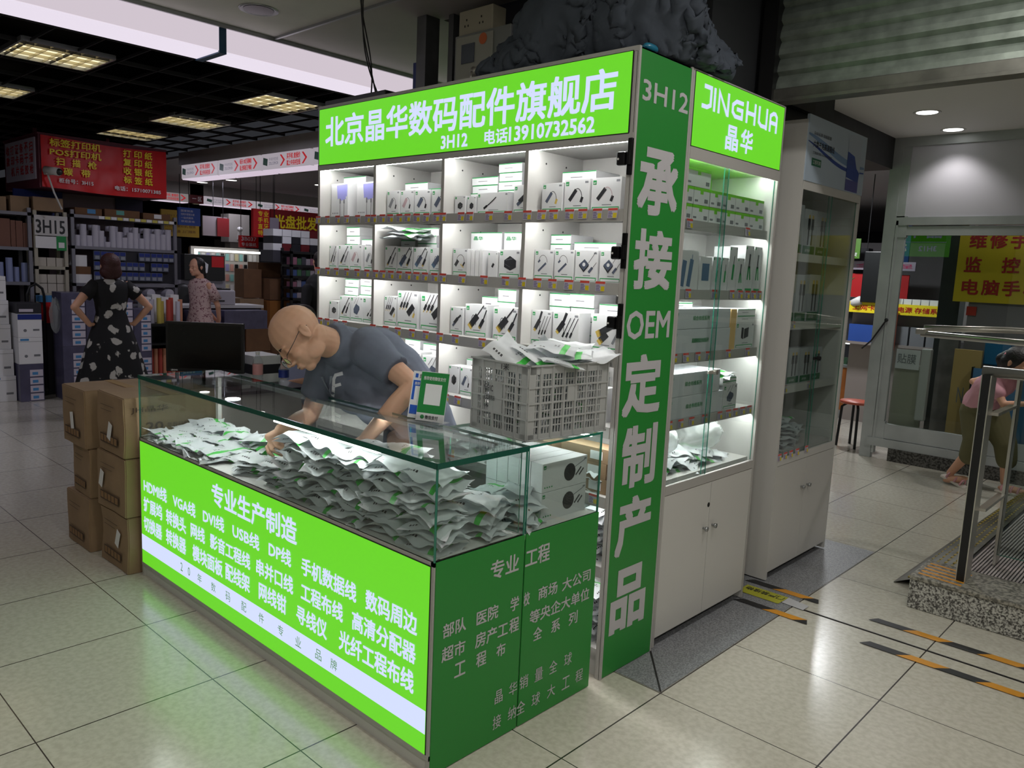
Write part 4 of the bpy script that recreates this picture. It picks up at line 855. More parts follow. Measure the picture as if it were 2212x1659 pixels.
b = MB(); b.box(CX0 + .012, -.017, CY0 - .003, CY0 + .01, .074, .690); lb = b.build('light_box', E_green, t)
b = MB(); b.box(CX0 + .012, -.017, CY0 - .0036, CY0 - .003, .142, .220); b.build('white_band', E_white, lb)
b = MB(); o = (0, CY0 - .0045, 0)
for s, x0, x1, z0, z1 in (('专业生产制造', -1.424, -.760, .552, .648), ('HDMI线', -2.135, -1.879, .447, .512), ('VGA线', -1.809, -1.584, .449, .511), ('DVI线', -1.508, -1.320, .451, .513), ('USB线', -1.244, -1.031, .454, .515), ('DP线', -.956, -.798, .456, .518),
    ('手机数据线', -.724, -.387, .453, .519), ('数码周边', -.332, -.068, .451, .520), ('扩展坞', -2.140, -1.933, .348, .419), ('转换头', -1.885, -1.681, .348, .419), ('网线', -1.629, -1.497, .353, .419), ('影音工程线', -1.444, -1.103, .353, .418),
    ('串并口线', -1.052, -.783, .353, .420), ('工程布线', -.726, -.463, .355, .421), ('高清分配器', -.406, -.071, .354, .421), ('切换器', -2.143, -1.940, .249, .321), ('转换器', -1.889, -1.684, .250, .323), ('模块面板', -1.613, -1.337, .250, .321),
    ('配线架', -1.308, -1.107, .254, .326), ('网线钳', -1.032, -.831, .257, .328), ('寻线仪', -.756, -.559, .256, .325), ('光纤工程布线', -.481, -.077, .253, .326)):
    b.text(s, o, X_, Z_, (x0, x1, z0, z1), 0, .018)
b.build('lettering', E_white, lb)
b = MB()
for i, s in enumerate('20年数码配件专业品牌'):
    xc = (-1.73, -1.655, -1.55, -1.42, -1.29, -1.155, -1.015, -.87, -.745, -.61, -.513)[i] if i < 11 else 0
    b.text(s, (0, CY0 - .0042, 0), X_, Z_, (xc - (.011 if i < 2 else .02), xc + (.011 if i < 2 else .02), .160, .200), 0, 0)
b.build('band_lettering', emis('band_text', rgb(84, 150, 74), .8), lb)
b = MB(); b.box(-.003, .002, CY0 + .006, CY1 + .002, .004, CZB); sp = b.build('side_panel', M_gside, t)
b = MB(); o = (.0028, 0, 0)
for s, y0, y1, z0, z1 in (('部队', -.847, -.75, .452, .498), ('医院', -.702, -.603, .449, .497), ('超市', -.849, -.75, .373, .421), ('房产工', -.704, -.552, .371, .421), ('工', -.792, -.746, .302, .348), ('程', -.696, -.651, .302, .351), ('布', -.602, -.56, .304, .349), ('专业', -.645, -.512, .587, .651)):
    b.text(s, o, Y_, Z_, (y0, y1, z0, z1), 0, .015)
for s, y0, y1, z0, z1 in (('晶', -.60, -.562, .135, .182), ('接', -.605, -.565, .043, .092)): b.text(s, o, Y_, Z_, (y0, y1, z0, z1), 0, .004)
b.build('lettering', M_vtext, sp)
# glass case
b = MB(); pane(b, CX0, -.001, CY0, CY1 + .004, 1.006, CZT); b.build('top_pane', [M_pane, M_gdark], t)
b = MB(); pane(b, CX0 + .004, -.003, CY0 + .001, CY0 + .007, CZB, 1.006); b.build('front_pane', [M_pane, M_gedge], t)
for x, n_ in ((-.008, 'right'), (CX0 + .002, 'left')):
    b = MB(); pane(b, x, x + .006, CY0 + .007, CY1, CZB, 1.006); b.build('side_pane', [M_pane, M_gedge], t)
b = MB(); b.cyl((-.004, CY0 + .003, CZB), (-.004, CY0 + .003, 1.006), .0035, n=8); b.cyl((CX0 + .005, CY0 + .003, CZB), (CX0 + .005, CY0 + .003, 1.006), .0035, n=8); b.cyl((-.004, CY1, CZB), (-.004, CY1, 1.006), .0035, n=8); b.build('glass_corner', M_gedge, t)
b = MB(); b.box(CX0 + .02, CX0 + .045, CY1 - .02, CY1, CZB, 1.005); b.box(CX0 + .045, -1.72, CY1 - .006, CY1 - .002, CZB, CZB + .006); b.build('rear_post', M_white, t)
b = MB(); pane(b, -.60, -.02, CY1 - .012, CY1 - .007, CZB + .006, 1.0); b.build('sliding_pane', [M_pane, M_gedge], t)
for x0, x1, e in ((-.95, -.30, 27), (-2.12, -1.15, 60)):  # second run is a strip added to brighten the left packets, hidden by its housing
    b = MB(); b.box(x0, x1, CY0 + .010, CY0 + .030, .998, 1.0055)
    if x0 < -1: b.box(x0, x1, CY0 + .0085, CY0 + .0105, .990, 1.0055)
    hs_ = b.build('led_housing', M_alu, t)
    b = MB(); b.box(x0 + .005, x1 - .005, CY0 + .012, CY0 + .028, .9965, .998) if x0 < -1 else b.box(x0 + .005, x1 - .005, CY0 + .009, CY0 + .026, .986, .998); b.build('led_strip', emis('case_led_%d' % e, (1, 1, .97), e), t)
b = MB(); b.box(-2.1, -.12, CY1 - .040, CY1 - .020, .998, 1.0055); b.box(-2.1, -.12, CY1 - .042, CY1 - .040, .990, 1.0055); b.build('led_housing', M_alu, t); b = MB(); b.box(-2.08, -.14, CY1 - .038, CY1 - .024, .9965, .998); b.build('led_strip', emis('case_led_rear', (1, 1, .97), 48), t)  # rear strip lengthened to add even light; housing added to hide it

RX0, RY0, RY1 = -.40, -.480, -.071
t = RC = thing('corner_counter', 'short glass counter closing the booth between the long counter and the shelf', 'counter', (-.2, -.28, 0))
b = MB(); b.box(RX0, -.006, RY0, RY1, 0, .688); b.box(RX0, -.003, RY0, RY1, .688, CZB); b.build('base_cabinet', M_white, t)
b = MB(); b.box(-.003, .002, RY0 + .002, RY1, .004, CZB); sp = b.build('side_panel', M_gside, t)
b = MB()
for s, y0, y1, z0, z1 in (('工程', -.483, -.351, .587, .651), ('校', -.478, -.447, .449, .497), ('商场', -.40, -.297, .449, .495), ('大公司', -.268, -.102, .446, .492), ('等央企大单位', -.44, -.103, .371, .419), ('全', -.416, -.371, .302, .348), ('系', -.318, -.27, .3, .347), ('列', -.218, -.168, .297, .345)):
    b.text(s, o, Y_, Z_, (max(y0, RY0 + .004), y1, z0, z1), 0, .015)
for s, ys, zz in (('销量全球', (-.455, -.375, -.295, -.21), .14), ('全球大工程', (-.465, -.385, -.30, -.215, -.135), .048)):
    for i, ch in enumerate(s): b.text(ch, o, Y_, Z_, (ys[i] - .022, ys[i] + .022, zz, zz + .048), 0, .004)
b.build('lettering', M_vtext, sp)
b = MB(); b.text('学', (.0028, 0, 0), Y_, Z_, (-.542, -.502, .449, .497), 0, .015); b.text('程', (.0028, 0, 0), Y_, Z_, (-.543, -.497, .371, .421), 0, .015)
b.text('华', (.0028, 0, 0), Y_, Z_, (-.53, -.49, .137, .184), 0, .004); b.text('纳', (.0028, 0, 0), Y_, Z_, (-.53, -.49, .046, .094), 0, .004)
q = b.build('lettering', M_vtext, CT.children[4] if False else None); q.parent = CT; q.data.transform(Matrix.Translation(-CT.location))
b = MB(); pane(b, RX0, -.001, RY0 + .001, RY1, 1.006, CZT); b.build('top_pane', [M_pane, M_gedge], t)
b = MB(); pane(b, -.008, -.002, RY0 + .004, RY1 - .006, CZB, 1.006); pane(b, RX0 + .002, RX0 + .008, RY0 + .004, RY1 - .006, CZB, 1.006); b.build('side_pane', [M_pane, M_gedge], t)
b = MB(); pane(b, RX0 + .004, -.002, RY1 - .006, RY1, CZB, 1.006); b.build('end_pane', [M_pane, M_gedge], t)
b = MB(); b.box(RX0 + .03, -.02, RY1 - .05, RY1 - .04, .998, 1.004); b.build('led_strip', emis('case_led_soft', (1, 1, .97), 24), t)

b = MB(); b.box(CX0 - .001, .0005, CY0 - .0015, CY0 + .001, .9965, 1.0150); b.box(-.0015, .0008, CY0 - .0015, CY1 + .004, .9965, 1.0150); b.build('polished_edge', M_gdark, CT)
# ---- piles of packets inside the long counter
def pile(cx, cy, z0, n, dz, zmax, name_, seed, rz0=0, lib=None, sc_=1.0, jx=.014, grp='packets piled inside the glass counter', where=''):
    rnd = random.Random(seed); lib = lib or PK
    for i in range(n):
        z = z0 + i * dz
        packet(lib[(seed * 3 + i * 4) % len(lib)], (cx + rnd.uniform(-jx, jx), cy + rnd.uniform(-jx * .6, jx * .6), z), rz0 + rnd.uniform(-.2, .2), 
               'white packet in the %s, %s from the bottom%s' % (name_, ORD[i], where), grp, (rnd.uniform(-.05, .05), rnd.uniform(-.06, .06)), sc_)
B0 = CZB + .001
FY = -.805; BY = -.605
pile(-.105, FY, B0, 11, .0235, 1, 'tall front pile at the glass corner', 1, 0)
pile(-.285, FY, B0, 11, .0235, 1, 'tall front pile second from the glass corner', 2, .1)
pile(-.47, FY, B0, 11, .0235, 1, 'tall front pile third from the glass corner', 3, -.1)
pile(-.655, FY, B0, 11, .0235, 1, 'tall front pile fourth from the glass corner', 4, .05)
pile(-.845, FY, B0, 11, .0225, 1, 'tall front pile beside the reaching hand', 5, .1)
pile(-.12, BY, B0, 6, .0235, 1, 'low rear pile at the glass corner', 6, .2)
pile(-.32, BY, B0, 8, .0235, 1, 'rear pile second from the glass corner', 7, 0)
pile(-.52, BY, B0, 10, .0235, 1, 'rear pile third from the glass corner', 8, .2)
pile(-1.03, -.80, B0, 7, .014, 1, 'thin pile under the reaching hand', 9, .3, PKT, .82)
pile(-1.05, -.62, B0, 6, .016, 1, 'rear pile left of the man arms', 10, 0, PKT, .95)
pile(-1.245, -.80, B0, 6, .013, 1, 'small stack left of the hand', 12, .5, PKT, .8)
for i in range(4):
    packet(PKT[i], (-1.335 - .012 * i, -.80 + .012 * i, B0 + .012 + .004 * i), .6 + .1 * i, 'white packet leaning against the small stack, %s of four' % ORD[i], 'packets piled inside the glass counter', (.1, -.5), .75)
k = 0; rnd = random.Random(5)
for j, yy in enumerate((-.81, -.70, -.59)):
    for i in range(6):
        for q in range(3 if j < 2 else 4):
            x = -2.075 + i * .112 + rnd.uniform(-.015, .015) - .02 * q
            if x < -2.09: x = -2.09
            packet(PKF[(k * 2) % 5] if k % 3 else PK[k % 9], (x, yy + rnd.uniform(-.015, .015), B0 + .016 * q + .004 * (i % 2)), rnd.uniform(-.5, .5) + (1.4 if rnd.random() < .3 else 0), 
                   'flat green-striped packet, %s from left, %s row, %s layer, left counter end' % (ORD[i], ('front', 'middle', 'rear')[j], ORD[q]), 'packets spread over the left end of the counter', (rnd.uniform(-.05, .05), rnd.uniform(.02, .14)), .92); k += 1
packet(PKF[2], (-1.45, -.74, B0 + .014), .5, 'flat grey packet lying in front of the striped spread', 'packets spread over the left end of the counter', (0, .05), 1.1)
packet(PKF[4], (-1.55, -.60, B0 + .07), .6, 'packet with a hanging hole topping the striped spread', 'packets spread over the left end of the counter', (.1, -.1), 1.05)
# packets lying on the rear part under the top pane
pile(-.72, -.60, B0, 9, .0235, 1, 'rear pile under the bent arm', 14, .2)

# ---- inside the short counter: stacked picture boxes and loose packets
for k, (z, n_) in enumerate(((.7065, 'lower'), (.8135, 'upper'))):
    pbox(-.055, -.215, z, .255, .105, .055, 'puck', '%s white box picturing a round disc hub in the corner counter' % n_, 'disc hub boxes', PI / 2)
    for q in range(4):
        pbox(-.113 - q * .056, -.215, z, .255, .105, .054, '', 'white box behind the %s disc hub box, %s one back' % (n_, ORD[q]), 'disc hub boxes', PI / 2)
k = 0
for (x, y, z, rz, tl) in ((-.07, -.41, 0, .3, (0, 0)), (-.17, -.41, .0, -.2, (0, 0)), (-.30, -.41, 0, .2, (0, 0)), (-.08, -.40, .026, .7, (.05, .1)), (-.22, -.405, .026, -.3, (0, .05)), (-.08, -.405, .055, .1, (.1, -.1)),
                          (-.2, -.41, .055, .4, (.05, .1)), (-.31, -.41, .028, 0, (0, 0)), (-.11, -.405, .085, -.3, (.12, .1)), (-.24, -.41, .085, .3, (0, 0)), (-.12, -.40, .115, .5, (.1, .1))):
    packet(PK[(k * 4) % 9], (x, y, .7075 + z), rz + PI / 2, 'dark lined packet %s in the loose heap inside the corner counter' % ORD[k], 'packets in the corner counter', tl, .78); k += 1
for k, (z0, z1, x0, x1, y0, y1) in enumerate(((1.0155, 1.10, -.22, -.03, .04, .2), )): pass
for k, (x0, x1, y0, y1, z0, z1) in enumerate(((-.30, -.04, .03, .13, .7405, .80), (-.30, -.05, .03, .14, .801, .862), (-.28, -.04, .03, .12, .863, .92), (-.48, -.32, .03, .14, .7405, .82), (-.48, -.33, .03, .13, .821, .90))):
    t = thing('brown_carton', 'small brown carton behind the corner counter, %s from the bottom, %s stack' % (ORD[k % 3], 'right' if k < 3 else 'left'), 'box', ((x0 + x1) / 2, y0, z0), 'small brown cartons behind the corner counter')
    MB().box(x0, x1, y0, y1, z0, z1, bev=.001).build('carton', M_carton, t); b = MB(); b.box(x1 - .09, x1 - .03, y0 - .001, y0, z0 + .012, z1 - .012); b.build('paper_label', M_paper, t)

# ---- payment sign stand on the counter (blue board behind, green board in front)
t = thing('payment_stand', 'acrylic stand holding a blue and a green mobile payment board on the counter corner', 'sign', (-.505, -.50, CZT + .0004), rz=.28)
def placed(b, name, m, tilt=-.22, off=(0, 0, 0), rz=0):
    R_ = Matrix.Translation(Vector(off)) @ Matrix.Rotation(rz, 4, 'Z') @ Matrix.Rotation(tilt, 4, 'X'); b.v = [tuple(R_ @ Vector(p)) for p in b.v]
    me = b.mesh(name, m); q = bpy.data.objects.new(name, me); COL.objects.link(q); q.parent = t; return q
M_pblue = mat('board_blue', rgb(40, 90, 190), .3); M_pgreen = mat('board_green', rgb(38, 132, 66), .3); M_acry = glass('acrylic', (1, 1, 1), .96)
b = MB(); b.box(-.075, .035, 0, .003, .006, .185, 0); b.box(-.070, .030, -.0006, 0, .02, .055, 1); b.box(-.070, .030, -.0006, 0, .075, .150, 1)
b.text('支付宝', (0, -.001, 0), X_, Z_, (-.045, .0, .160, .176), 2, .01); b.box(-.064, -.052, -.001, 0, .160, .176, 1); b.text('推荐使用支付宝', (0, -.0012, 0), X_, Z_, (-.062, .02, .132, .144), 0, .01)
b.box(-.058, .018, -.0012, 0, .068, .128, 0)
placed(b, 'blue_board', [M_paper, M_pblue, M_ink], -.22, (-.022, .012, 0))
b = MB(); b.box(-.045, .075, -.003, 0, .004, .19, 0); b.box(-.044, .074, -.0036, -.003, .034, .188, 1); b.text('推荐使用微信支付', (0, -.004, 0), X_, Z_, (-.032, .062, .158, .172), 0, .01); b.box(-.02, .05, -.0042, -.003, .066, .144, 0)
b.text('微信支付', (0, -.004, 0), X_, Z_, (-.006, .05, .012, .026), 2, .01); b.ell((-.018, -.0035, .019), (.009, .0012, .008), None, 1)
placed(b, 'green_board', [M_paper, M_pgreen, M_ink], -.22, (0, -.004, 0), .05)
b = MB(); b.box(-.078, .078, -.035, .04, 0, .003); b.box(-.078, .078, -.012, -.009, .003, .03); placed(b, 'stand', M_acry, 0)

# ---- plastic crate full of packets
M_crate = film('crate_plastic', rgb(196, 198, 198), .90, .35, .25)
t = thing('plastic_crate', 'milky white lattice crate heaped with packets on the corner counter', 'crate', (-.175, -.240, CZT + .0006), rz=-.09)
CW, CDp, CH = .300, .400, .262
b = MB()
def wall(b, n_, u, wdt, d, skip=None):
    """lattice wall: u along the wall, n_ outward, wdt its length, d half distance"""
    u = Vector(u); n_ = Vector(n_); o = n_ * d - u * wdt / 2
    def bar(a0, a1, z0, z1, th=.004, off=0):
        P = [o + u * a + n_ * q + Z_ * z for z in (z0, z1) for a, q in ((a0, off - th), (a1, off - th), (a1, off), (a0, off))]
        fl = [(3, 2, 1, 0), (4, 5, 6, 7), (0, 1, 5, 4), (1, 2, 6, 5), (2, 3, 7, 6), (3, 0, 4, 7)]; b.add(P, fl)
    bar(0, wdt, CH - .032, CH); bar(-.006, wdt + .006, CH - .005, CH, .012, .006); bar(0, wdt, 0, .022); bar(-.004, wdt + .004, 0, .005, .012, .004)
    n = int(wdt / .052)
    for k in range(n + 1):
        a = k * wdt / n; bar(max(0, a - .0035), min(wdt, a + .0035), .0, CH, .009, .004)
    m = int(wdt / .0135)
    for k in range(m + 1): a = k * wdt / m; bar(max(0, a - .0021), min(wdt, a + .0021), .02, CH - .03, .003, -.001)
    for z in (.075, .13, .185): bar(0, wdt, z - .003, z + .003, .008, .003)
    for z in (.048, .102, .157, .21): bar(0, wdt, z - .0022, z + .0022, .003, -.0005)
    bar(0, .035, .0, CH, .004); bar(wdt - .035, wdt, .0, CH, .004)
    for a, c_, z0, z1 in (skip or []): bar(a, c_, z0, z1, .005, .002)
wall(b, (0, -1, 0), (1, 0, 0), CW, CDp / 2, [(.10, .17, .075, .185)]); wall(b, (1, 0, 0), (0, 1, 0), CDp, CW / 2, [(.19, .24, .13, .185)]); wall(b, (0, 1, 0), (-1, 0, 0), CW, CDp / 2); wall(b, (-1, 0, 0), (0, -1, 0), CDp, CW / 2)
b.box(-CW / 2, CW / 2, -CDp / 2, CDp / 2, 0, .004)
me = b.mesh('lattice', M_crate); q = bpy.data.objects.new('lattice', me); COL.objects.link(q); q.parent = t
b = MB(); o = (-CW / 2, -CDp / 2 - .0068, 0)
b.text('1米', o, X_, Z_, (.165, .205, CH - .028, CH - .005), 0, .005); b.text('N1P1C', o, X_, Z_, (.075, .125, .15, .172), 0, .005); b.text('六类通用店', o, X_, Z_, (.075, .135, .118, .136), 0, .003); b.text('1米', o, X_, Z_, (.078, .10, .09, .11), 0, .005)
me = b.mesh('handwriting', M_ink); q = bpy.data.objects.new('handwriting', me); COL.objects.link(q); q.parent = t
k = 0; rnd = random.Random(77)
for z in range(9):
    for (x, y) in ((-.235, -.33), (-.11, -.33), (-.235, -.17), (-.11, -.155)):
        zz = CZT + .008 + z * .026
        packet(PK[(k * 5) % 9], (x + rnd.uniform(-.006, .006), y + rnd.uniform(-.01, .01), zz), PI / 2 + rnd.uniform(-.15, .15) - .09, 'packet inside the crate, %s layer from the bottom, %s' % (ORD[z], ("near left", "near right", "rear left", "rear right")[k % 4]), 'packets inside the crate', (0, 0), .76); k += 1
for i, (x, y, z, ax, ay, rz, s_) in enumerate(((-.20, -.36, 1.285, .3, .5, .3, 1.0), (-.14, -.30, 1.285, -.1, .45, .1, 1.0), (-.25, -.22, 1.275, .2, -.2, 1.2, 1.0), (-.09, -.20, 1.29, .1, -.15, .6, 1.05), (-.17, -.12, 1.295, .5, .1, .2, 1.0), (-.26, -.33, 1.29, .6, -.4, 2.2, .9), (-.07, -.10, 1.285, .2, -.2, 1.0, 1.05), (-.12, -.24, 1.32, .15, .12, .5, 1.0), (-.22, -.13, 1.30, .5, .4, 2.5, .95), (-.05, -.28, 1.275, .1, .2, 1.1, .9))):
    packet((PKF if i % 2 else PK)[i % 5], (x, y, z), rz, 'packet sticking out of the top of the crate, %s of ten' % ORD[i], 'packets heaped on top of the crate', (ax, ay), s_)

# ---- cartons stacked at the left end of the counter
def carton(x0, x1, y0, y1, z0, z1, label, rz=0, extra=True, big=False):
    cx, cy_ = (x0 + x1) / 2, (y0 + y1) / 2
    t = thing('cardboard_carton', label, 'box', (cx, cy_, z0), 'worn brown cartons beside the counter', rz)
    W, D_, H = x1 - x0, y1 - y0, z1 - z0; rnd = random.Random(int(x0 * 1000 + z0 * 77))
    bm = bmesh.new(); bmesh.ops.create_cube(bm, size=1); bmesh.ops.bevel(bm, geom=bm.edges[:], offset=.012, segments=2, affect='EDGES'); bmesh.ops.subdivide_edges(bm, edges=bm.edges[:], cuts=3, use_grid_fill=True)
    for v in bm.verts:
        p = v.co; q = Vector((p.x * W, p.y * D_, (p.z + .5) * H)); d = noise.noise(q * 6 + Vector((x0 * 9, z0 * 7, 0))) * .007; v.co = q + Vector((d if abs(p.x) > .4 else 0, d if abs(p.y) > .4 else 0, d * .5 if p.z > .4 else 0))
    def put(b, name, m, par=t, sm=False): me = b.mesh(name, m, sm); o_ = bpy.data.objects.new(name, me); COL.objects.link(o_); o_.parent = par; return o_
    put(MB().bm(bm), 'box_body', M_carton)
    yf = -D_ / 2 - .009; xf = W / 2 + .009
    b = MB(); b.box(-W / 2 + .01, W / 2 - .01, -.024, .024, H + .001, H + .003); b.box(-.02, .02, yf - .0005, yf + .0015, H - .07, H + .001) if False else None; put(b, 'packing_tape', mat('tan_tape', rgb(178, 150, 108), .25, spec=.6))
    b = MB(); z_ = H * .16
    b.box(-W * .34, W * .30, yf - .0006, yf, z_, z_ + .045, 0)
    for i in range(5): b.box(-W * .32 + i * W * .125, -W * .32 + i * W * .125 + W * .095, yf - .001, yf, z_ + .006, z_ + .039, 1)
    b.box(-W * .3, W * .2, yf - .0006, yf, H * .80, H * .80 + .002, 0); b.box(-W * .3, W * .1, yf - .0006, yf, H * .72, H * .72 + .002, 0)
    put(b, 'print_marks', [mat('carton_ink', rgb(72, 54, 42), .7), mat('carton_ink_light', rgb(138, 106, 72), .8)])
    if extra: b = MB(); M_ = Matrix.Translation((W * rnd.uniform(-.3, .2), yf - .0012, H * rnd.uniform(.35, .6))) @ Matrix.Rotation(rnd.uniform(-.3, .4), 4, 'Y'); b.box(-.022, .022, 0, .001, -.04, .05, M=M_); put(b, 'paper_label', M_paper)
    if big:
        b = MB(); b.text('JH晶华', (xf, 0, 0), Y_, Z_, (-D_ * .44, -D_ * .08, H * .74, H * .86), 0, .004); b.text('20', (xf, 0, 0), Y_, Z_, (-D_ * .30, -D_ * .13, H * .44, H * .58), 0, .02); b.text('年数码配件专业品牌', (xf, 0, 0), Y_, Z_, (-D_ * .09, D_ * .42, H * .46, H * .55), 0, .002); put(b, 'lettering', MATS['carton_ink'])
    return t
carton(-2.56, -2.222, -.945, -.46, 0, .29, 'bottom carton of the stack touching the counter, white label near its base', 0)
carton(-2.58, -2.225, -.950, -.465, .2925, .59, 'middle carton of the stack touching the counter, with hand-written marks', .02)
carton(-2.57, -2.225, -.945, -.445, .5925, .895, 'top carton of the stack touching the counter, lettered side seen through the glass', 0, True, True)
carton(-2.99, -2.66, -.975, -.52, 0, .29, 'bottom carton of the outer stack farther from the counter', 0, False)
carton(-2.93, -2.66, -.955, -.52, .2925, .56, 'narrow middle carton of the outer stack, torn along its edge', -.03, False)
carton(-3.00, -2.665, -.975, -.50, .5625, .875, 'top carton of the outer stack with flaps bulging and a white slip', 0, True)
# ================================================================== people
from mathutils.bvhtree import BVHTree
M_skin = mat('skin', rgb(190, 150, 126), .5, spec=.35, sub=.12, var=.07, vscale=14)
M_skin2 = mat('skin_light', rgb(214, 164, 138), .5, spec=.3, var=.05, vscale=14)
def fuse(mb, voxel=.005, it=3, name='body', decim=0):
    """merge overlapping closed blobs into ONE continuous smooth skin"""
    me = bpy.data.meshes.new('tmp'); me.from_pydata(mb.v, [], mb.f); me.update()
    bm = bmesh.new(); bm.from_mesh(me); bmesh.ops.recalc_face_normals(bm, faces=bm.faces[:]); bm.to_mesh(me); bm.free()
    o = bpy.data.objects.new('tmp', me); COL.objects.link(o)
    r = o.modifiers.new('r', 'REMESH'); r.mode = 'VOXEL'; r.voxel_size = voxel
    s = o.modifiers.new('s', 'SMOOTH'); s.factor = .5; s.iterations = it
    out = bpy.data.meshes.new_from_object(o.evaluated_get(bpy.context.evaluated_depsgraph_get())); out.name = name
    bpy.data.objects.remove(o); out.polygons.foreach_set('use_smooth', [True] * len(out.polygons)); return out
def put_mesh(me, name, m, parent):
    me.materials.clear(); me.materials.append(m); o = bpy.data.objects.new(name, me); COL.objects.link(o); o.parent = parent; me.transform(Matrix.Translation(-parent.location)); return o
def limb(b, pts, rs, n=14):
    P = [Vector(p) for p in pts]; Q = []; Rr = []
    for i in range(len(P) - 1):
        k = 5
        for j in range(k):
            a = j / k; Q.append(P[i].lerp(P[i + 1], a)); Rr.append(rs[i] + (rs[i + 1] - rs[i]) * a)
    Q.append(P[-1]); Rr.append(rs[-1]); b.tube(Q, Rr, n)
    for p, r in zip(P, rs): b.ell(p, (r, r, r), None, 0, 12, 8)
def frame(f, u):
    f = Vector(f).normalized(); u = Vector(u); u = (u - f * u.dot(f)).normalized(); l = u.cross(f)
    return f, l, u
def head(b, c, f, u, s=1.0, ears=True):
    f, l, u = frame(f, u); c = Vector(c); M = Matrix((f, l, u)).transposed()
    E = lambda p, r, Mx=None: b.ell(c + (M @ Vector(p)) * s, tuple(q * s for q in r), (M @ Mx) if Mx else M, 0, 18, 12)
    E((-.008, 0, .034), (.100, .078, .090)); E((.030, 0, .020), (.062, .067, .066)); E((.036, 0, -.045), (.056, .055, .066)); E((.062, 0, -.095), (.023, .026, .019))
    for q in (-1, 1):
        E((.012, q * .044, -.070), (.042, .018, .034)); E((.064, q * .034, -.030), (.024, .022, .020)); E((.080, q * .028, .020), (.014, .024, .008)); E((.078, q * .031, -.001), (.012, .014, .009))
        E((.098, q * .010, -.042), (.012, .009, .008))
        if ears:
            E((-.006, q * .080, -.006), (.018, .007, .030), Matrix.Rotation(q * .25, 3, 'Z')); E((-.016, q * .084, .004), (.012, .006, .022), Matrix.Rotation(q * .4, 3, 'Z'))
    E((.090, 0, .004), (.014, .009, .020)); E((.100, 0, -.016), (.013, .009, .018)); E((.108, 0, -.034), (.014, .011, .011))
    E((.090, 0, -.064), (.013, .024, .007)); E((.086, 0, -.076), (.013, .020, .008))
    return c, M
def fingers(b, segs, r=.0085):
    for pts in segs: limb(b, pts, [r, r * .97, r * .88, r * .8][:len(pts)], 10)

# ---- the man behind the counter
_R, _U, _C = Vector((.732, .681, 0)), Vector((0, 0, 1)), Vector((.681, -.732, 0))
HM = Vector((-1.128, -.655, 1.284)); HS = 1.09; uM = -_R * .80 + _U * .56 + _C * .12; fM, lM, uM = frame(-_U * .72 - _R * .46 + _C * .46, uM)
t = MAN = thing('person', 'bald man in glasses and slate grey T-shirt bending over the glass counter, hand among packets', 'person', (-.92, -.24, 0))
N_ = Vector((-1.10, -.49, 1.25)); SL = Vector((-.955, -.425, 1.235)); SR = Vector((-1.20, -.48, 1.15)); EL = Vector((-.735, -.375, 1.115)); WL = Vector((-.80, -.56, .905))
ER = Vector((-1.30, -.495, .915)); WR = Vector((-1.171, -.715, .896)); PV = Vector((-.90, -.22, .93))
b = MB()
head(b, HM, fM, uM, HS)
limb(b, [HM - fM * .035 - uM * .06, (HM - fM * .03 - uM * .06).lerp(N_, .6), N_ + Vector((.04, .04, -.02))], [.066, .064, .070], 18)
limb(b, [SL, SL.lerp(EL, .5), EL, EL.lerp(WL, .35), WL], [.052, .049, .040, .042, .027]); limb(b, [SR, SR.lerp(ER, .5), ER, ER.lerp(WR, .35), WR], [.052, .046, .039, .041, .027])
b.loft([(Vector((-1.05, -.40, 1.17)), (.08, 0, .05), (0, .05, .03)), (Vector((-1.0, -.33, 1.12)), (.14, .02, .03), (.0, .09, .02)), (PV, (.14, 0, 0), (0, .09, 0))])
for s in (-1, 1): limb(b, [PV + Vector((s * .09, 0, -.04)), Vector((-.90 + s * .10, -.20, .5)), Vector((-.90 + s * .11, -.17, .09))], [.08, .058, .040])
R0 = Vector((.732, .681, 0)); U0 = Vector((0, 0, 1)); C0 = Vector((.681, -.732, 0))   # right / up / towards the aisle, for the hand
def hp(dx, dz, dc): return WR + R0 * dx + U0 * dz + C0 * dc
# right hand: back of the hand up-left, fingers curled round the packet edge
b.loft([(WR, R0 * .020 + U0 * -.006, C0 * .022), (hp(-.014, -.020, .004), R0 * .030 + U0 * -.014, C0 * .017), (hp(-.030, -.046, .010), R0 * .036 + U0 * -.026, C0 * .015), (hp(-.036, -.058, .012), R0 * .030 + U0 * -.022, C0 * .011)], 0, 14)
fingers(b, [[hp(-.018, -.030, .012), hp(.004, -.044, .030), hp(.014, -.062, .022)],
            [hp(-.032, -.044, .014), hp(-.010, -.062, .034), hp(.018, -.080, .030), hp(.028, -.092, .022)],
            [hp(-.046, -.058, .014), hp(-.026, -.080, .034), hp(.000, -.094, .032), hp(.010, -.102, .022)],
            [hp(-.056, -.072, .012), hp(-.044, -.092, .026), hp(-.026, -.104, .026)],
            [hp(-.004, -.010, -.014), hp(.022, -.030, -.020), hp(.036, -.052, -.010)]])
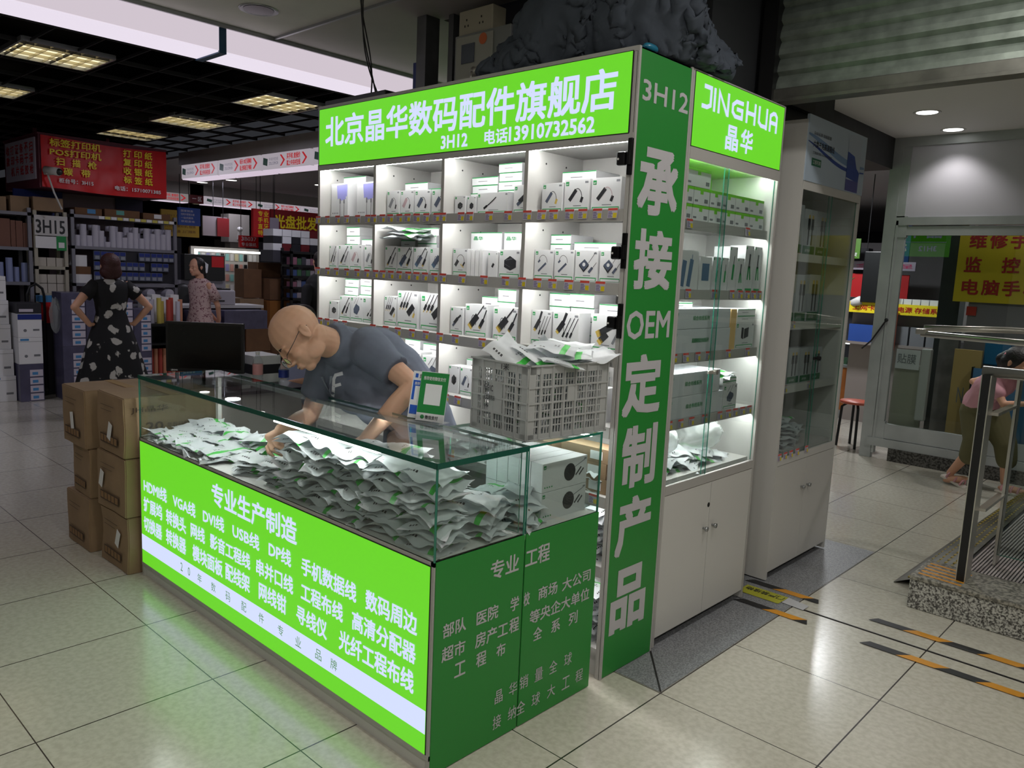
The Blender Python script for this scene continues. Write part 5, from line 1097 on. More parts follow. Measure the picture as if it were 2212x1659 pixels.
# left hand resting on the packets behind the pane
h0 = Vector((-.82, -.62, .925 - .03))
b.loft([(WL, (.024, .008, 0), (0, .006, .018)), (WL + Vector((-.01, -.03, -.012)), (.034, .008, 0), (0, .004, .014)), (WL + Vector((-.018, -.075, -.022)), (.038, .006, 0), (0, .003, .012))], 0, 12)
for k in range(4):
    p = WL + Vector((-.048 + .020 * k, -.078, -.024)); fingers(b, [[p, p + Vector((-.006, -.034, -.004)), p + Vector((-.010, -.055, -.018)), p + Vector((-.011, -.062, -.032))]], .0082)
p = WL + Vector((.026, -.03, -.014)); fingers(b, [[p, p + Vector((.018, -.028, -.008)), p + Vector((.022, -.048, -.018))]], .009)
body = put_mesh(fuse(b, .0042, 2), 'body', M_skin, t)
# T-shirt
b = MB(); lat = (SL - SR).normalized()
def ring(c, lx, a, by, d): c = Vector(c); lx = Vector(lx).normalized(); by = Vector(by); by = (by - lx * by.dot(lx)).normalized(); return (c, lx * a, by * d)
b.loft([ring((-.86, -.21, .88), (1, -.05, .03), .19, (.2, 1, .1), .128), ring((-.885, -.225, .97), (1, -.08, .08), .188, (.2, 1, .2), .125), ring((-.93, -.27, 1.06), (1, 0, .18), .190, (.3, 1, .4), .128),
        ring((-1.00, -.335, 1.145), lat, .192, (.4, .8, .6), .130), ring((-1.06, -.385, 1.20), lat, .176, (.5, .7, .7), .118), ring((-1.10, -.412, 1.23), lat, .125, (.5, .7, .7), .096), ring((-1.125, -.455, 1.245), lat, .104, (.6, .5, .7), .094), ring((-1.15, -.478, 1.258), lat, .092, (.6, .5, .7), .086), ring((-1.168, -.495, 1.266), lat, .084, (.6, .5, .7), .080)], 0, 24)
b.ell((-1.00, -.34, 1.235), (.13, .10, .085), Matrix.Rotation(.35, 3, 'Y')); b.ell((-1.05, -.385, 1.075), (.15, .10, .105), Matrix.Rotation(.3, 3, 'Y')); b.ell((-.98, -.34, .99), (.16, .11, .10)); b.ell((-1.13, -.43, 1.085), (.10, .08, .085)); b.ell((-1.085, -.485, 1.205), (.075, .060, .06)); b.ell((-1.08, -.40, 1.02), (.11, .08, .08))
_A = HM - fM * .035 - uM * .06; b.cyl(_A.lerp(N_, .56), N_, .079, .098, 24); limb(b, [SL + Vector((-.05, .01, .01)), SL, SL.lerp(EL, .38)], [.085, .080, .068], 18); limb(b, [SR + Vector((.04, .01, .02)), SR, SR.lerp(ER, .36)], [.08, .078, .068], 18)
d = (EL - SL).normalized(); q = SL.lerp(EL, .40); b.cyl(q - d * .06, q + d * .05, .067, .069, 24)
d = (ER - SR).normalized(); q = SR.lerp(ER, .40); b.cyl(q - d * .06, q + d * .045, .067, .069, 24)
me = fuse(b, .006, 4, 'tshirt')
bm = bmesh.new(); bm.from_mesh(me)
for v in bm.verts:
    p = v.co; v.co = p + v.normal * (noise.noise(Vector((p.x * 9, p.y * 9 + p.z * 4, p.z * 5))) * .008 + (1 - abs(noise.noise(Vector((p.x * 6 + p.z * 5, p.y * 6, p.z * 3 + 4)))) * 2) * .0035)
bm.to_mesh(me); 
BV = BVHTree.FromBMesh(bm); bm.free()
M_shirt = mat('slate_tshirt', rgb(98, 104, 118), .85, spec=.15, var=.06, vscale=30)
put_mesh(me, 'tshirt', M_shirt, t)
b = MB(); limb(b, [N_ + Vector((.02, .0, -.0)), N_ + Vector((.028, .004, -.006))], [.072, .074], 20)
def onto(mb, o, n, off=.0032):
    """lay flat lettering onto the shirt surface"""
    n = Vector(n).normalized(); out = []
    for p in mb.v:
        h = BV.ray_cast(Vector(p) + n * .2, -n); out.append(tuple(h[0] + n * off) if h[0] is not None else p)
    mb.v = out; return mb
nn = Vector((.58, -.80, -.1)).normalized(); uu = Vector((.75, .60, .14)).normalized(); uu = (uu - nn * uu.dot(nn)).normalized(); vv = nn.cross(uu) * 1.0
if vv.z < 0: vv = -vv
cc = Vector((-1.10, -.505, 1.055))
b = MB(); b.text('V', cc, uu, vv, (-.054, -.004, -.032, .060), 0, .01); onto(b, cc, nn); b.build('chest_print', mat('print_faded_grey', rgb(120, 128, 140), .7), t)
b = MB()
def flatstroke(b, pts, w_, o, u, v):
    V = []
    for i, p in enumerate(pts):
        a = Vector(pts[max(0, i - 1)]); c_ = Vector(pts[min(len(pts) - 1, i + 1)]); d = (c_ - a).normalized(); n2 = Vector((-d.y, d.x)) * w_ / 2
        for s in (1, -1): q = Vector(p) + n2 * s; V.append(o + u * q.x + v * q.y)
    b.add(V, [(2 * i, 2 * i + 1, 2 * i + 3, 2 * i + 2) for i in range(len(pts) - 1)])
flatstroke(b, [(-.022, -.032), (-.006, .0), (.003, .048), (.013, .064), (.045, .069)], .015, cc, uu, vv); flatstroke(b, [(.003, .019), (.035, .026)], .013, cc, uu, vv)
for k, wd in enumerate((.075, .04, .022)): b.text(('THE BEST BEAUTIFUL', 'MOMENT', 'THE TIME')[k], cc, uu, vv, (.013 - wd * .75, .013 + wd * .75, -.058 - .018 * k, -.046 - .018 * k), 0)
onto(b, cc, nn); b.build('chest_lettering', mat('print_silver', rgb(196, 200, 206), .6), t)
b = MB(); b.loft([(PV + Vector((.02, 0, .03)), (.168, 0, 0), (0, .118, 0)), (PV + Vector((0, 0, -.08)), (.17, 0, 0), (0, .12, 0)), (PV + Vector((0, 0, -.17)), (.168, 0, 0), (0, .11, 0))])
for s in (-1, 1): limb(b, [PV + Vector((s * .085, 0, -.1)), Vector((-.90 + s * .10, -.20, .5)), Vector((-.90 + s * .11, -.18, .08))], [.09, .072, .06])
put_mesh(fuse(b, .009, 4, 'trousers'), 'trousers', mat('dark_trousers', rgb(38, 40, 48), .8), t)
for s in (-1, 1):
    b = MB(); x = -.90 + s * .11; b.ell((x, -.22, .045), (.045, .13, .05)); b.box(x - .045, x + .045, -.34, -.10, 0, .02, bev=.006); put_mesh(fuse(b, .007, 2, 'shoe'), 'shoe', M_black, t)
# glasses low on the nose
def gp(x, y, z): return HM + (fM * x + lM * y + uM * z) * HS
b = MB(); lens = MB()
for s in (-1, 1):
    P = [gp(.112, s * .033 + .025 * math.cos(a) * (1 if abs(math.cos(a)) < .9 else 1), -.022 + .017 * math.sin(a)) for a in [2 * PI * k / 20 for k in range(21)]]
    b.tube(P, .0011, 6); lens.add([tuple(p) for p in P[:-1]], [tuple(range(20))])
    b.tube([gp(.110, s * .058, -.016), gp(.104, s * .072, -.008), gp(.05, s * .077, .002), gp(-.01, s * .083, .016), gp(-.03, s * .080, .004)], .0014, 6)
b.tube([gp(.112, -.009, -.018), gp(.117, 0, -.014), gp(.112, .009, -.018)], .0013, 6)
gl = b.build('spectacles', M_dark, t, True); lens.build('lens', glass('spectacle_lens', (1, 1, 1), .97), gl)
b = MB()
for s in (-1, 1): b.tube([gp(.092, s * .012, .020), gp(.096, s * .03, .026), gp(.080, s * .048, .020)], [.0015, .0035, .0015], 8)
b.build('eyebrow', mat('dark_hair', rgb(40, 32, 30), .7), t, True)
b = MB()
for s in (-1, 1): b.tube([gp(.090, s * .020, -.003), gp(.0925, s * .031, -.0065), gp(.085, s * .042, -.003)], .0012, 6)
b.tube([gp(.100, -.016, -.070), gp(.1035, 0, -.0705), gp(.100, .016, -.070)], .0012, 6)
b.build('eyelid_line', mat('lip_shadow', rgb(96, 52, 44), .6), t, True)

# packets in and under the hand
packet(PKF[2], tuple(hp(.050, -.062, -.004)), 0, 'white packet held upright by the bending man', 'packets handled by the man', (0, 0), 1.0)
o = bpy.data.objects[-1] if False else [q for q in COL.objects if q.name.startswith('packet')][-1]
PH = max((q for q in COL.objects if q.get('label', '').startswith('white packet held')), key=lambda q: q.name)
ax = (R0 * .55 + U0 * .75 + C0 * .1).normalized(); nz = (C0 * .75 + U0 * .35 - R0 * .45).normalized(); nz = (nz - ax * nz.dot(ax)).normalized(); ay = nz.cross(ax)
PH.matrix_world = Matrix.Translation(hp(.072, -.070, .012)) @ Matrix((ax, ay, nz)).transposed().to_4x4()

# ---- generic standing clothes helpers for the people farther away
def hair_cap(b, c, f, u, s, long=0, bob=False):
    f, l, u = frame(f, u); c = Vector(c); M = Matrix((f, l, u)).transposed()
    b.ell(c + (M @ Vector((-.022, 0, .036))) * s, tuple(q * s for q in (.100, .086, .092)), M, 0, 18, 12)
    b.ell(c + (M @ Vector((-.045, 0, -.02))) * s, tuple(q * s for q in (.072, .084, .085)), M, 0, 18, 12)
    if bob:
        b.ell(c + (M @ Vector((-.03, 0, -.05))) * s, tuple(q * s for q in (.080, .098, .072)), M, 0, 18, 12)
    if long: limb(b, [c + (M @ Vector((-.07, 0, 0))) * s, c + (M @ Vector((-.10, 0, -.12))) * s, c + (M @ Vector((-.09, 0, -long))) * s], [.055 * s, .048 * s, .02 * s])
def floral(name, base, petal, scale, thr, rough=.8):
    m = mat(name, base, rough); nt = m.node_tree; N = nt.nodes; L_ = nt.links; bb = N['Principled BSDF']
    tc = N.new('ShaderNodeTexCoord'); ns = N.new('ShaderNodeTexNoise'); ns.inputs['Scale'].default_value = scale * 1.6; L_.new(tc.outputs['Object'], ns.inputs['Vector'])
    ad = N.new('ShaderNodeVectorMath'); ad.operation = 'MULTIPLY_ADD'; L_.new(ns.outputs['Color'], ad.inputs[0]); ad.inputs[1].default_value = (.10, .10, .10); L_.new(tc.outputs['Object'], ad.inputs[2])
    vo = N.new('ShaderNodeTexVoronoi'); vo.inputs['Scale'].default_value = scale; vo.inputs['Randomness'].default_value = .8; L_.new(ad.outputs[0], vo.inputs['Vector'])
    r = N.new('ShaderNodeValToRGB'); r.color_ramp.elements[0].position = thr; r.color_ramp.elements[1].position = thr + .05
    r.color_ramp.elements[0].color = (*petal, 1); r.color_ramp.elements[1].color = (*base, 1); L_.new(vo.outputs['Distance'], r.inputs[0]); L_.new(r.outputs[0], bb.inputs['Base Color']); return m
# woman seen from behind, hands on hips (faces the shop at -X)
wx, wy = -6.45, .535
t = thing('person', 'woman seen from behind in black dress with white flowers, hands on her hips', 'person', (wx, wy, 0))
b = MB(); hc = (wx - .01, wy - .0, 1.465); head(b, hc, (-1, .0, 0), (0, 0, 1), .98)
limb(b, [(wx, wy, 1.40), (wx, wy, 1.30)], [.052, .058])
b.loft([((wx, wy, 1.30), (0, .15, 0), (.07, 0, 0)), ((wx, wy, 1.1), (0, .14, 0), (.09, 0, 0)), ((wx, wy, .95), (0, .13, 0), (.09, 0, 0)), ((wx, wy, .6), (0, .15, 0), (.11, 0, 0))])
for s in (-1, 1):
    sh = (wx, wy + s * .165, 1.285); el = (wx + .05, wy + s * .345, 1.075); wr = (wx + .02, wy + s * .205, .905); hd = (wx - .02, wy + s * .15, .90)
    limb(b, [sh, el, wr], [.046, .036, .024]); b.ell((wx + .0, wy + s * .165, .905), (.035, .045, .018)); 
    for k in range(4): fingers(b, [[(wx + .02 - .018 * k, wy + s * .15, .905 - .004 * k), (wx + .035 - .02 * k, wy + s * .115, .90 - .005 * k), (wx + .04 - .022 * k, wy + s * .09, .895)]], .008)
    limb(b, [(wx, wy + s * .08, .6), (wx + .01, wy + s * .08, .35), (wx, wy + s * .08, .07)], [.06, .05, .035]); b.ell((wx - .05, wy + s * .08, .03), (.11, .04, .03))
put_mesh(fuse(b, .007, 2), 'body', M_skin2, t)
V = []; b = MB(); n = 48; rows_ = [(1.345, .075, .06), (1.335, .12, .075), (1.30, .185, .092), (1.24, .185, .10), (1.12, .150, .105), (1.02, .138, .10), (.93, .160, .115), (.82, .200, .14), (.66, .245, .18), (.48, .290, .21), (.27, .345, .25)]
for z, a, d in rows_:
    for k in range(n): th = 2 * PI * k / n; w_ = 1 + (.05 * math.sin(th * 7 + 1) + .03 * math.sin(th * 11)) * max(0, (1.0 - z)) * 1.3; V.append((wx + d * w_ * math.sin(th), wy + a * w_ * math.cos(th), z))
b.add(V, [(i * n + k, i * n + (k + 1) % n, (i + 1) * n + (k + 1) % n, (i + 1) * n + k) for i in range(len(rows_) - 1) for k in range(n)])
for s in (-1, 1): b.cyl((wx, wy + s * .13, 1.295), (wx + .02, wy + s * .245, 1.185), .062, .068, 18)
b.build('floral_dress', floral('black_floral_cloth', rgb(14, 15, 20), rgb(186, 184, 180), 8, .30), t, True)
b = MB(); hair_cap(b, hc, (-1, 0, 0), (0, 0, 1), 1.05, 0, True); put_mesh(fuse(b, .008, 3, 'hair'), 'hair', mat('auburn_hair', rgb(62, 26, 24), .55, bump=.5, bscale=90), t)
# woman in pale floral blouse, side-on, smiling to the left
wx, wy = -7.95, 2.13
t = thing('person', 'dark-haired woman in pale pink floral dress standing behind the rolls of labels, facing left', 'person', (wx, wy, 0))
F2 = Vector((.35, -.94, 0)); b = MB(); hc = Vector((wx, wy - .03, 1.47)); head(b, hc, F2, (0, 0, 1), .95)
limb(b, [(wx, wy, 1.40), (wx, wy + .02, 1.28)], [.048, .055])
b.loft([((wx, wy + .02, 1.28), (.14, .05, 0), (-.03, .08, 0)), ((wx, wy + .02, 1.0), (.12, .05, 0), (-.03, .085, 0)), ((wx, wy + .02, .6), (.14, .05, 0), (-.03, .10, 0))])
limb(b, [(wx + .15, wy + .06, 1.25), (wx + .17, wy + .16, 1.0), (wx + .08, wy + .22, .82)], [.042, .033, .024]); limb(b, [(wx - .15, wy - .02, 1.25), (wx - .15, wy + .1, 1.0), (wx - .03, wy + .22, .82)], [.042, .033, .024])
b.ell((wx + .03, wy + .23, .80), (.045, .03, .03)); fingers(b, [[(wx + .03, wy + .23, .80 - .01 * k), (wx - .0, wy + .25, .785 - .012 * k), (wx - .03, wy + .25, .78 - .012 * k)] for k in range(4)], .008)
for s in (-1, 1): limb(b, [(wx + s * .08, wy, .6), (wx + s * .08, wy, .07)], [.06, .035])
put_mesh(fuse(b, .007, 2), 'body', M_skin2, t)
b = MB(); ax_ = Vector((.94, .35, 0)); by_ = Vector((-.35, .94, 0))
b.loft([(Vector((wx, wy + .01, z)), ax_ * a, by_ * d) for z, a, d in ((1.335, .075, .062), (1.30, .15, .085), (1.22, .165, .105), (1.05, .140, .105), (.95, .145, .11), (.80, .18, .14), (.5, .23, .19), (.35, .26, .21))], 0, 28)
for s in (-1, 1): p = Vector((wx, wy + .02, 1.26)) + ax_ * s * .14; b.cyl(p, p + Vector((s * .03, .08, -.19)), .058, .066, 16)
b.build('floral_dress', floral('pink_floral_cloth', rgb(196, 170, 168), rgb(120, 76, 86), 26, .34), t, True)
b = MB(); hair_cap(b, hc, F2, (0, 0, 1), .98, .34); put_mesh(fuse(b, .008, 3, 'hair'), 'hair', mat('black_hair', rgb(20, 17, 18), .45, bump=.4, bscale=90), t)
b = MB(); f, l, u = frame(F2, (0, 0, 1))
for s in (-1, 1): P = [hc + (f * .104 + l * (s * .032 + .024 * math.cos(a)) + u * (.0 + .018 * math.sin(a))) * .95 for a in [2 * PI * k / 14 for k in range(15)]]; b.tube(P, .0014, 5)
b.build('spectacles', M_dark, t)
b = MB(); b.tube([hc + (f * .094 + l * a + u * z) * .95 for a, z in ((-.022, -.060), (-.01, -.068), (0, -.070), (.01, -.068), (.022, -.060))], .004, 6); b.build('lips', mat('lips', rgb(168, 70, 72), .5), t)
# person sitting low behind the man: only black hair and a shoulder show
wx, wy = -3.75, .98
t = thing('person', 'seated person with black hair, mostly hidden behind the bald man', 'person', (wx, wy, 0))
b = MB(); hc = Vector((wx, wy, 1.13)); head(b, hc, (-.2, -1, -.1), (0, 0, 1), .95); limb(b, [(wx, wy, 1.05), (wx, wy + .02, .94)], [.05, .056]); b.loft([((wx, wy + .02, .94), (.16, 0, 0), (0, .08, 0)), ((wx, wy + .03, .6), (.14, 0, 0), (0, .1, 0)), ((wx, wy, .45), (.16, 0, 0), (0, .13, 0))])
for s in (-1, 1): limb(b, [(wx + s * .18, wy + .02, .9), (wx + s * .2, wy - .05, .68), (wx + s * .12, wy - .22, .66)], [.04, .034, .024]); limb(b, [(wx + s * .09, wy, .46), (wx + s * .1, wy - .38, .46), (wx + s * .1, wy - .36, .06)], [.07, .05, .035])
put_mesh(fuse(b, .008, 2), 'body', M_skin2, t)
b = MB(); hair_cap(b, hc, (-.2, -1, -.1), (0, 0, 1), 1.02, 0); put_mesh(fuse(b, .008, 3, 'hair'), 'hair', MATS['black_hair'], t)
b = MB(); b.loft([((wx, wy + .02, .955), (.10, 0, 0), (0, .07, 0)), ((wx, wy + .02, .92), (.19, 0, 0), (0, .1, 0)), ((wx, wy + .03, .6), (.17, 0, 0), (0, .12, 0)), ((wx, wy, .44), (.19, 0, 0), (0, .15, 0))], 0, 24); b.build('shirt', mat('pale_blue_shirt', rgb(150, 160, 190), .8), t, True)
t = thing('stool', 'low stool under the seated person behind the bald man', 'stool', (wx, wy, 0)); b = MB(); b.cyl((wx, wy, .36), (wx, wy, .385), .17, n=24); b.build('seat', M_black, t)
for k in range(4): a = k * PI / 2 + .7; b = MB(); b.cyl((wx + .13 * math.cos(a), wy + .13 * math.sin(a), .36), (wx + .17 * math.cos(a), wy + .17 * math.sin(a), 0), .012, n=10); b.build('leg', M_dark, t)

# ---- girl in pink bending down near the glass shop front
gx, gy = .36, 4.84
t = thing('person', 'girl in pink T-shirt and olive trousers bending forward behind the glass railing', 'person', (.3, 4.75, 0))
b = MB(); HC = Vector((.46, 4.52, 1.07)); head(b, HC, (.75, -.35, -.55), (.5, -.2, .8), .95)
P0 = Vector((.20, 4.80, .66)); C1 = Vector((.34, 4.62, .92)); N1 = Vector((.40, 4.56, 1.0))
limb(b, [N1, HC], [.045, .045])
limb(b, [P0, Vector((.26, 4.70, .84)), C1], [.10, .095, .085])
for s, sh, el, wr in ((-1, (.30, 4.52, .93), (.42, 4.44, .76), (.56, 4.46, .78)), (1, (.36, 4.72, .96), (.14, 4.70, .88), (.26, 4.62, .80))):
    limb(b, [sh, el, wr], [.036, .028, .020]); b.ell(wr, (.03, .022, .02)); fingers(b, [[Vector(wr), Vector(wr) + Vector((.03, -.01 + .01 * k, -.01)), Vector(wr) + Vector((.045, -.01 + .012 * k, -.022))] for k in range(4)], .007)
limb(b, [P0 + Vector((-.03, 0, -.05)), Vector((.22, 4.72, .38)), Vector((.04, 4.79, .09))], [.085, .052, .030]); limb(b, [P0 + Vector((.08, .05, -.05)), Vector((.42, 4.78, .36)), Vector((.42, 4.86, .08))], [.085, .052, .032])
b.ell((.09, 4.76, .05), (.10, .035, .03), Matrix.Rotation(-.3, 3, 'Y')); b.ell((.48, 4.82, .04), (.10, .035, .03))
put_mesh(fuse(b, .006, 2), 'body', M_skin2, t)
b = MB(); limb(b, [P0 + Vector((-.0, .0, .04)), Vector((.25, 4.72, .82)), C1 + Vector((0, 0, -.01)), C1 + Vector((.03, -.03, .03))], [.135, .120, .120, .09], 20)
for sh, el in (((.30, 4.52, .93), (.42, 4.44, .76)), ((.36, 4.72, .96), (.14, 4.70, .88))): limb(b, [sh, Vector(sh).lerp(Vector(el), .55)], [.062, .055])
me = fuse(b, .007, 4, 'tshirt')
for v in me.vertices: v.co += v.normal * noise.noise(v.co * 11) * .012
put_mesh(me, 'tshirt', mat('pink_tshirt', rgb(214, 158, 172), .8), t)
b = MB(); limb(b, [P0 + Vector((-.03, 0, -.03)), Vector((.20, 4.73, .40)), Vector((.17, 4.75, .27))], [.125, .088, .078], 18); limb(b, [P0 + Vector((.07, .04, -.03)), Vector((.40, 4.80, .40)), Vector((.42, 4.82, .27))], [.125, .085, .076], 18); b.ell(P0, (.15, .14, .09))
put_mesh(fuse(b, .008, 3, 'trousers'), 'trousers', mat('olive_cloth', rgb(104, 100, 70), .85), t)
b = MB(); hair_cap(b, HC, (.75, -.35, -.55), (.5, -.2, .8), 1.0); limb(b, [HC + Vector((-.07, .03, .06)), HC + Vector((-.11, .05, .02)), HC + Vector((-.10, .04, -.09))], [.04, .05, .02]); put_mesh(fuse(b, .008, 3, 'hair'), 'hair', MATS['black_hair'], t)
b = MB(); b.ell(HC + Vector((-.075, -.01, .065)), (.018, .02, .014)); b.build('hair_band', mat('pink_band', rgb(230, 140, 160), .6), t, True)
for c_, rz, ry in (((.08, 4.765, .04), -.25, .32), ((.47, 4.82, .022), -.2, 0)):
    b = MB(); M = Matrix.Translation(c_) @ Matrix.Rotation(rz, 4, 'Z') @ Matrix.Rotation(ry, 4, 'Y'); b.box(-.10, .11, -.038, .038, -.022, .0, M=M, bev=.006); s_ = b.build('sandal', mat('sandal_sole', rgb(220, 212, 206), .6), t)
    b = MB()
    for k in (-.05, .02, .07): b.tube([M @ Vector((k, .04 * math.cos(a), .045 * math.sin(a))) for a in [PI * j / 8 for j in range(9)]], .008, 6)
    b.build('strap', mat('sandal_strap', rgb(206, 150, 160), .6), s_)
# ================================================================== the label-paper shop on the left (stall 3H15)
M_rack = mat('grey_rack', rgb(128, 128, 138), .5, .3); M_purple = mat('purple_wrap', rgb(84, 82, 108), .3, spec=.6, var=.25, vscale=9); M_dbox = mat('dark_box', rgb(34, 34, 42), .6)
M_roll = mat('paper_roll', rgb(190, 188, 202), .5); M_blue = mat('deep_blue', rgb(28, 48, 128), .5); M_lblue = mat('sky_blue', rgb(70, 136, 190), .5); M_brown2 = mat('dark_cardboard', rgb(112, 80, 54), .8, var=.15, vscale=6)
def simple(name, label, cat, mb, m, group=None, smooth=False): o = mb.build(name, m, None, smooth); return tag(o, label, cat, group)
t = thing('shop_fascia', 'red banner fascia with yellow lettering over the label-paper stall', 'sign', (-8.6, 1.08, 2.26))
b = MB(); b.box(-9.25, -8.0, .40, 1.76, 2.27, 2.83); b.box(-8.9, -8.86, .6, .64, 2.83, 2.998); b.box(-8.9, -8.86, 1.4, 1.44, 2.83, 2.998); b.box(-9.26, -7.99, .39, 1.77, 2.83, 2.845); b.build('fascia_box', mat('faded_maroon', rgb(96, 40, 56), .6), t)
b = MB(); V = []; nx, nz = 40, 12
for j in range(nz + 1):
    for i in range(nx + 1):
        y = .42 + 1.34 * i / nx; z = 2.265 + .545 * j / nz; V.append((-7.985 + .008 * noise.noise(Vector((y * 6, z * 5, 1))) + .006 * noise.noise(Vector((y * 17, z * 13, 5))), y, z + .012 * math.sin(y * 4)))
b.add(V, [(j * (nx + 1) + i, j * (nx + 1) + i + 1, (j + 1) * (nx + 1) + i + 1, (j + 1) * (nx + 1) + i) for j in range(nz) for i in range(nx)])
M_ban = mat('red_banner', rgb(205, 26, 32), .4, spec=.35); bn = b.build('banner', M_ban, t, True)
b = MB(); o = (-7.960, 0, 0)
for s, a, c_, z0, z1 in (('标签打印机', .50, 1.02, 2.715, 2.795), ('POS打印机', .50, 1.02, 2.62, 2.695), ('扫', .56, .64, 2.52, 2.60), ('描', .72, .80, 2.52, 2.60), ('枪', .88, .97, 2.52, 2.60), ('碳', .63, .72, 2.42, 2.50), ('带', .81, .90, 2.42, 2.50)): b.text(s, o, Y_, Z_, (a, c_, z0, z1), 0, .02)
for k, s in enumerate(('打印纸', '复印纸', '收银纸', '标签纸')):
    for q, ch in enumerate(s): b.text(ch, o, Y_, Z_, (1.26 + .12 * q, 1.345 + .12 * q, 2.70 - .098 * k, 2.78 - .098 * k), 0, .02)
b.build('lettering', M_yellow, bn)
b = MB(); b.text('柜台号：3H15', o, Y_, Z_, (.58, .93, 2.335, 2.385), 0, .02); b.text('电话：15710071385', o, Y_, Z_, (1.16, 1.68, 2.315, 2.365), 0, .02); b.build('white_lettering', M_paper, bn)
b = MB(); b.box(-9.15, -8.08, .384, .398, 2.36, 2.80); q = b.build('side_board', mat('pinkish_board', rgb(186, 178, 196), .5), t); b = MB()
for i, s in enumerate(('收款', '打印机', '证卡片', '条码纸', '不干胶', '扫描枪')): 
    for j, ch in enumerate(s): b.text(ch, (0, .382, 0), X_, Z_, (-9.1 + .17 * i, -8.98 + .17 * i, 2.66 - .12 * j, 2.76 - .12 * j), 0, .015)
b.build('lettering', M_red, q)
t = thing('security_camera', 'white dome-nosed security camera hanging at the left edge of the red banner', 'camera', (-7.85, .47, 2.42))
b = MB(); b.box(-7.97, -7.88, .43, .50, 2.40, 2.46, bev=.01); b.build('mount', M_white, t); b = MB(); b.cyl((-7.92, .44, 2.45), (-7.76, .52, 2.43), .042, n=16); b.build('housing', M_white, t, True); b = MB(); b.ell((-7.755, .522, 2.43), (.02, .036, .036)); b.build('lens', M_black, t, True)
simple('white_pole', 'thin white bent conduit hanging below the security camera', 'pipe', MB().tube([(-7.92, .46, 2.40), (-7.94, .52, 2.22), (-7.97, .60, 2.05)], .010, 8), M_white)
struct('wall_stall', MB().box(-9.0, -8.62, .76, 1.62, 0, 2.268), mat('mauve_wall', rgb(150, 132, 142), .7), 'mauve stall wall behind the label rack')
simple('poster', 'dark blue poster with white lines left of the mauve wall', 'poster', MB().box(-8.615, -8.58, .30, .80, 2.0, 2.27), M_blue); b = MB()
b.text('国家核心技术', (-8.575, 0, 0), Y_, Z_, (.55, .74, 2.08, 2.11), 0); simple('poster', 'dark blue poster right of the mauve wall, under the red banner', 'poster', MB().box(-8.615, -8.595, 1.40, 1.72, 2.03, 2.27), mat('navy', rgb(34, 32, 70), .5))
def rack(name, label, x0, x1, y0, y1, zs, m=M_rack, cat='rack'):
    t = thing(name, label, cat, ((x0 + x1) / 2, (y0 + y1) / 2, 0))
    for x in (x0, x1 - .035):
        for y in (y0, y1 - .035): b = MB(); b.box(x, x + .035, y, y + .035, 0, zs[0] + .05); b.build('upright', m, t)
    for z in zs: b = MB(); b.box(x0, x1, y0, y1, z - .035, z); b.build('shelf_board', m, t)
    return t
t = rack('storage_rack', 'grey metal rack of white label rolls behind the two women', -8.6, -8.2, .76, 1.97, [2.02, 1.665, 1.24, .80, .3])
b = MB()
for k in range(13): b.box(-8.198, -8.195, 1.06 + k * .068, 1.12 + k * .068, 1.985, 2.018, k % 2)
b.build('price_strip', [M_paper, mat('tag_pale_yellow', rgb(200, 190, 90), .5)], t)
t = rack('storage_rack', 'grey rack at the far left with brown folders and bagged rolls', -8.6, -8.2, -.55, .36, [2.0, 1.62, 1.24, .8, .2])
t = rack('storage_rack', 'narrow cream rack carrying the 3H15 board', -8.5, -8.2, .38, .72, [1.98, 1.42, 1.12, .78], mat('cream_rack', rgb(170, 165, 150), .6))
t = thing('stall_number_board', 'white board reading 3H15 on the narrow rack', 'sign', (-8.19, .55, 1.76)); b = MB(); b.box(-8.195, -8.185, .385, .72, 1.76, 1.98); b.build('panel', mat('board_grey', rgb(196, 194, 194), .5), t)
b = MB(); b.text('3H15', (-8.184, 0, 0), Y_, Z_, (.40, .69, 1.785, 1.93), 0, .012); b.build('lettering', M_ink, t)
t = thing('notice_card', 'small notice with a green payment sticker under the 3H15 board', 'sign', (-8.19, .55, 1.60)); b = MB(); b.box(-8.195, -8.187, .39, .70, 1.62, 1.75); b.build('card', M_paper, t); b = MB(); b.box(-8.187, -8.184, .60, .70, 1.60, 1.76); b.build('sticker', M_grn, t)
b = MB(); b.box(-8.184, -8.182, .62, .68, 1.63, 1.69); b.build('white_square', M_paper, t)
# rolls
rm = MB(); rm.lathe([(.012, 0), (.036, 0), (.036, .062), (.012, .062)], n=16); rollme = rm.mesh('label_roll', M_roll, False)
k = 0; rnd = random.Random(3)
hs = [2, 4, 2, 4, 3, 1, 4, 3, 2, 3, 4, 2, 4, 3, 4, 3, 4]
for i, h_ in enumerate(hs):
    for dp in (0, 1):
        for q in range(h_ if dp == 0 else min(4, h_ + 1)):
            if dp == 1 and q < h_ - 1: continue
            o = bpy.data.objects.new('label_roll', rollme); COL.objects.link(o); o.location = (-8.26 - dp * .12 + .01 * (i % 2), .835 + i * .0655, 1.6652 + q * .0625)
            if dp == 1 and q > 0:
                o.location.z = 1.6652 + q * .0625
            tag(o, 'white label roll, %s up, stack %s from the left, %s line, grey rack' % (ORD[q], ORD[i], ('front', 'back')[dp]), 'paper roll', 'label rolls on the grey rack')
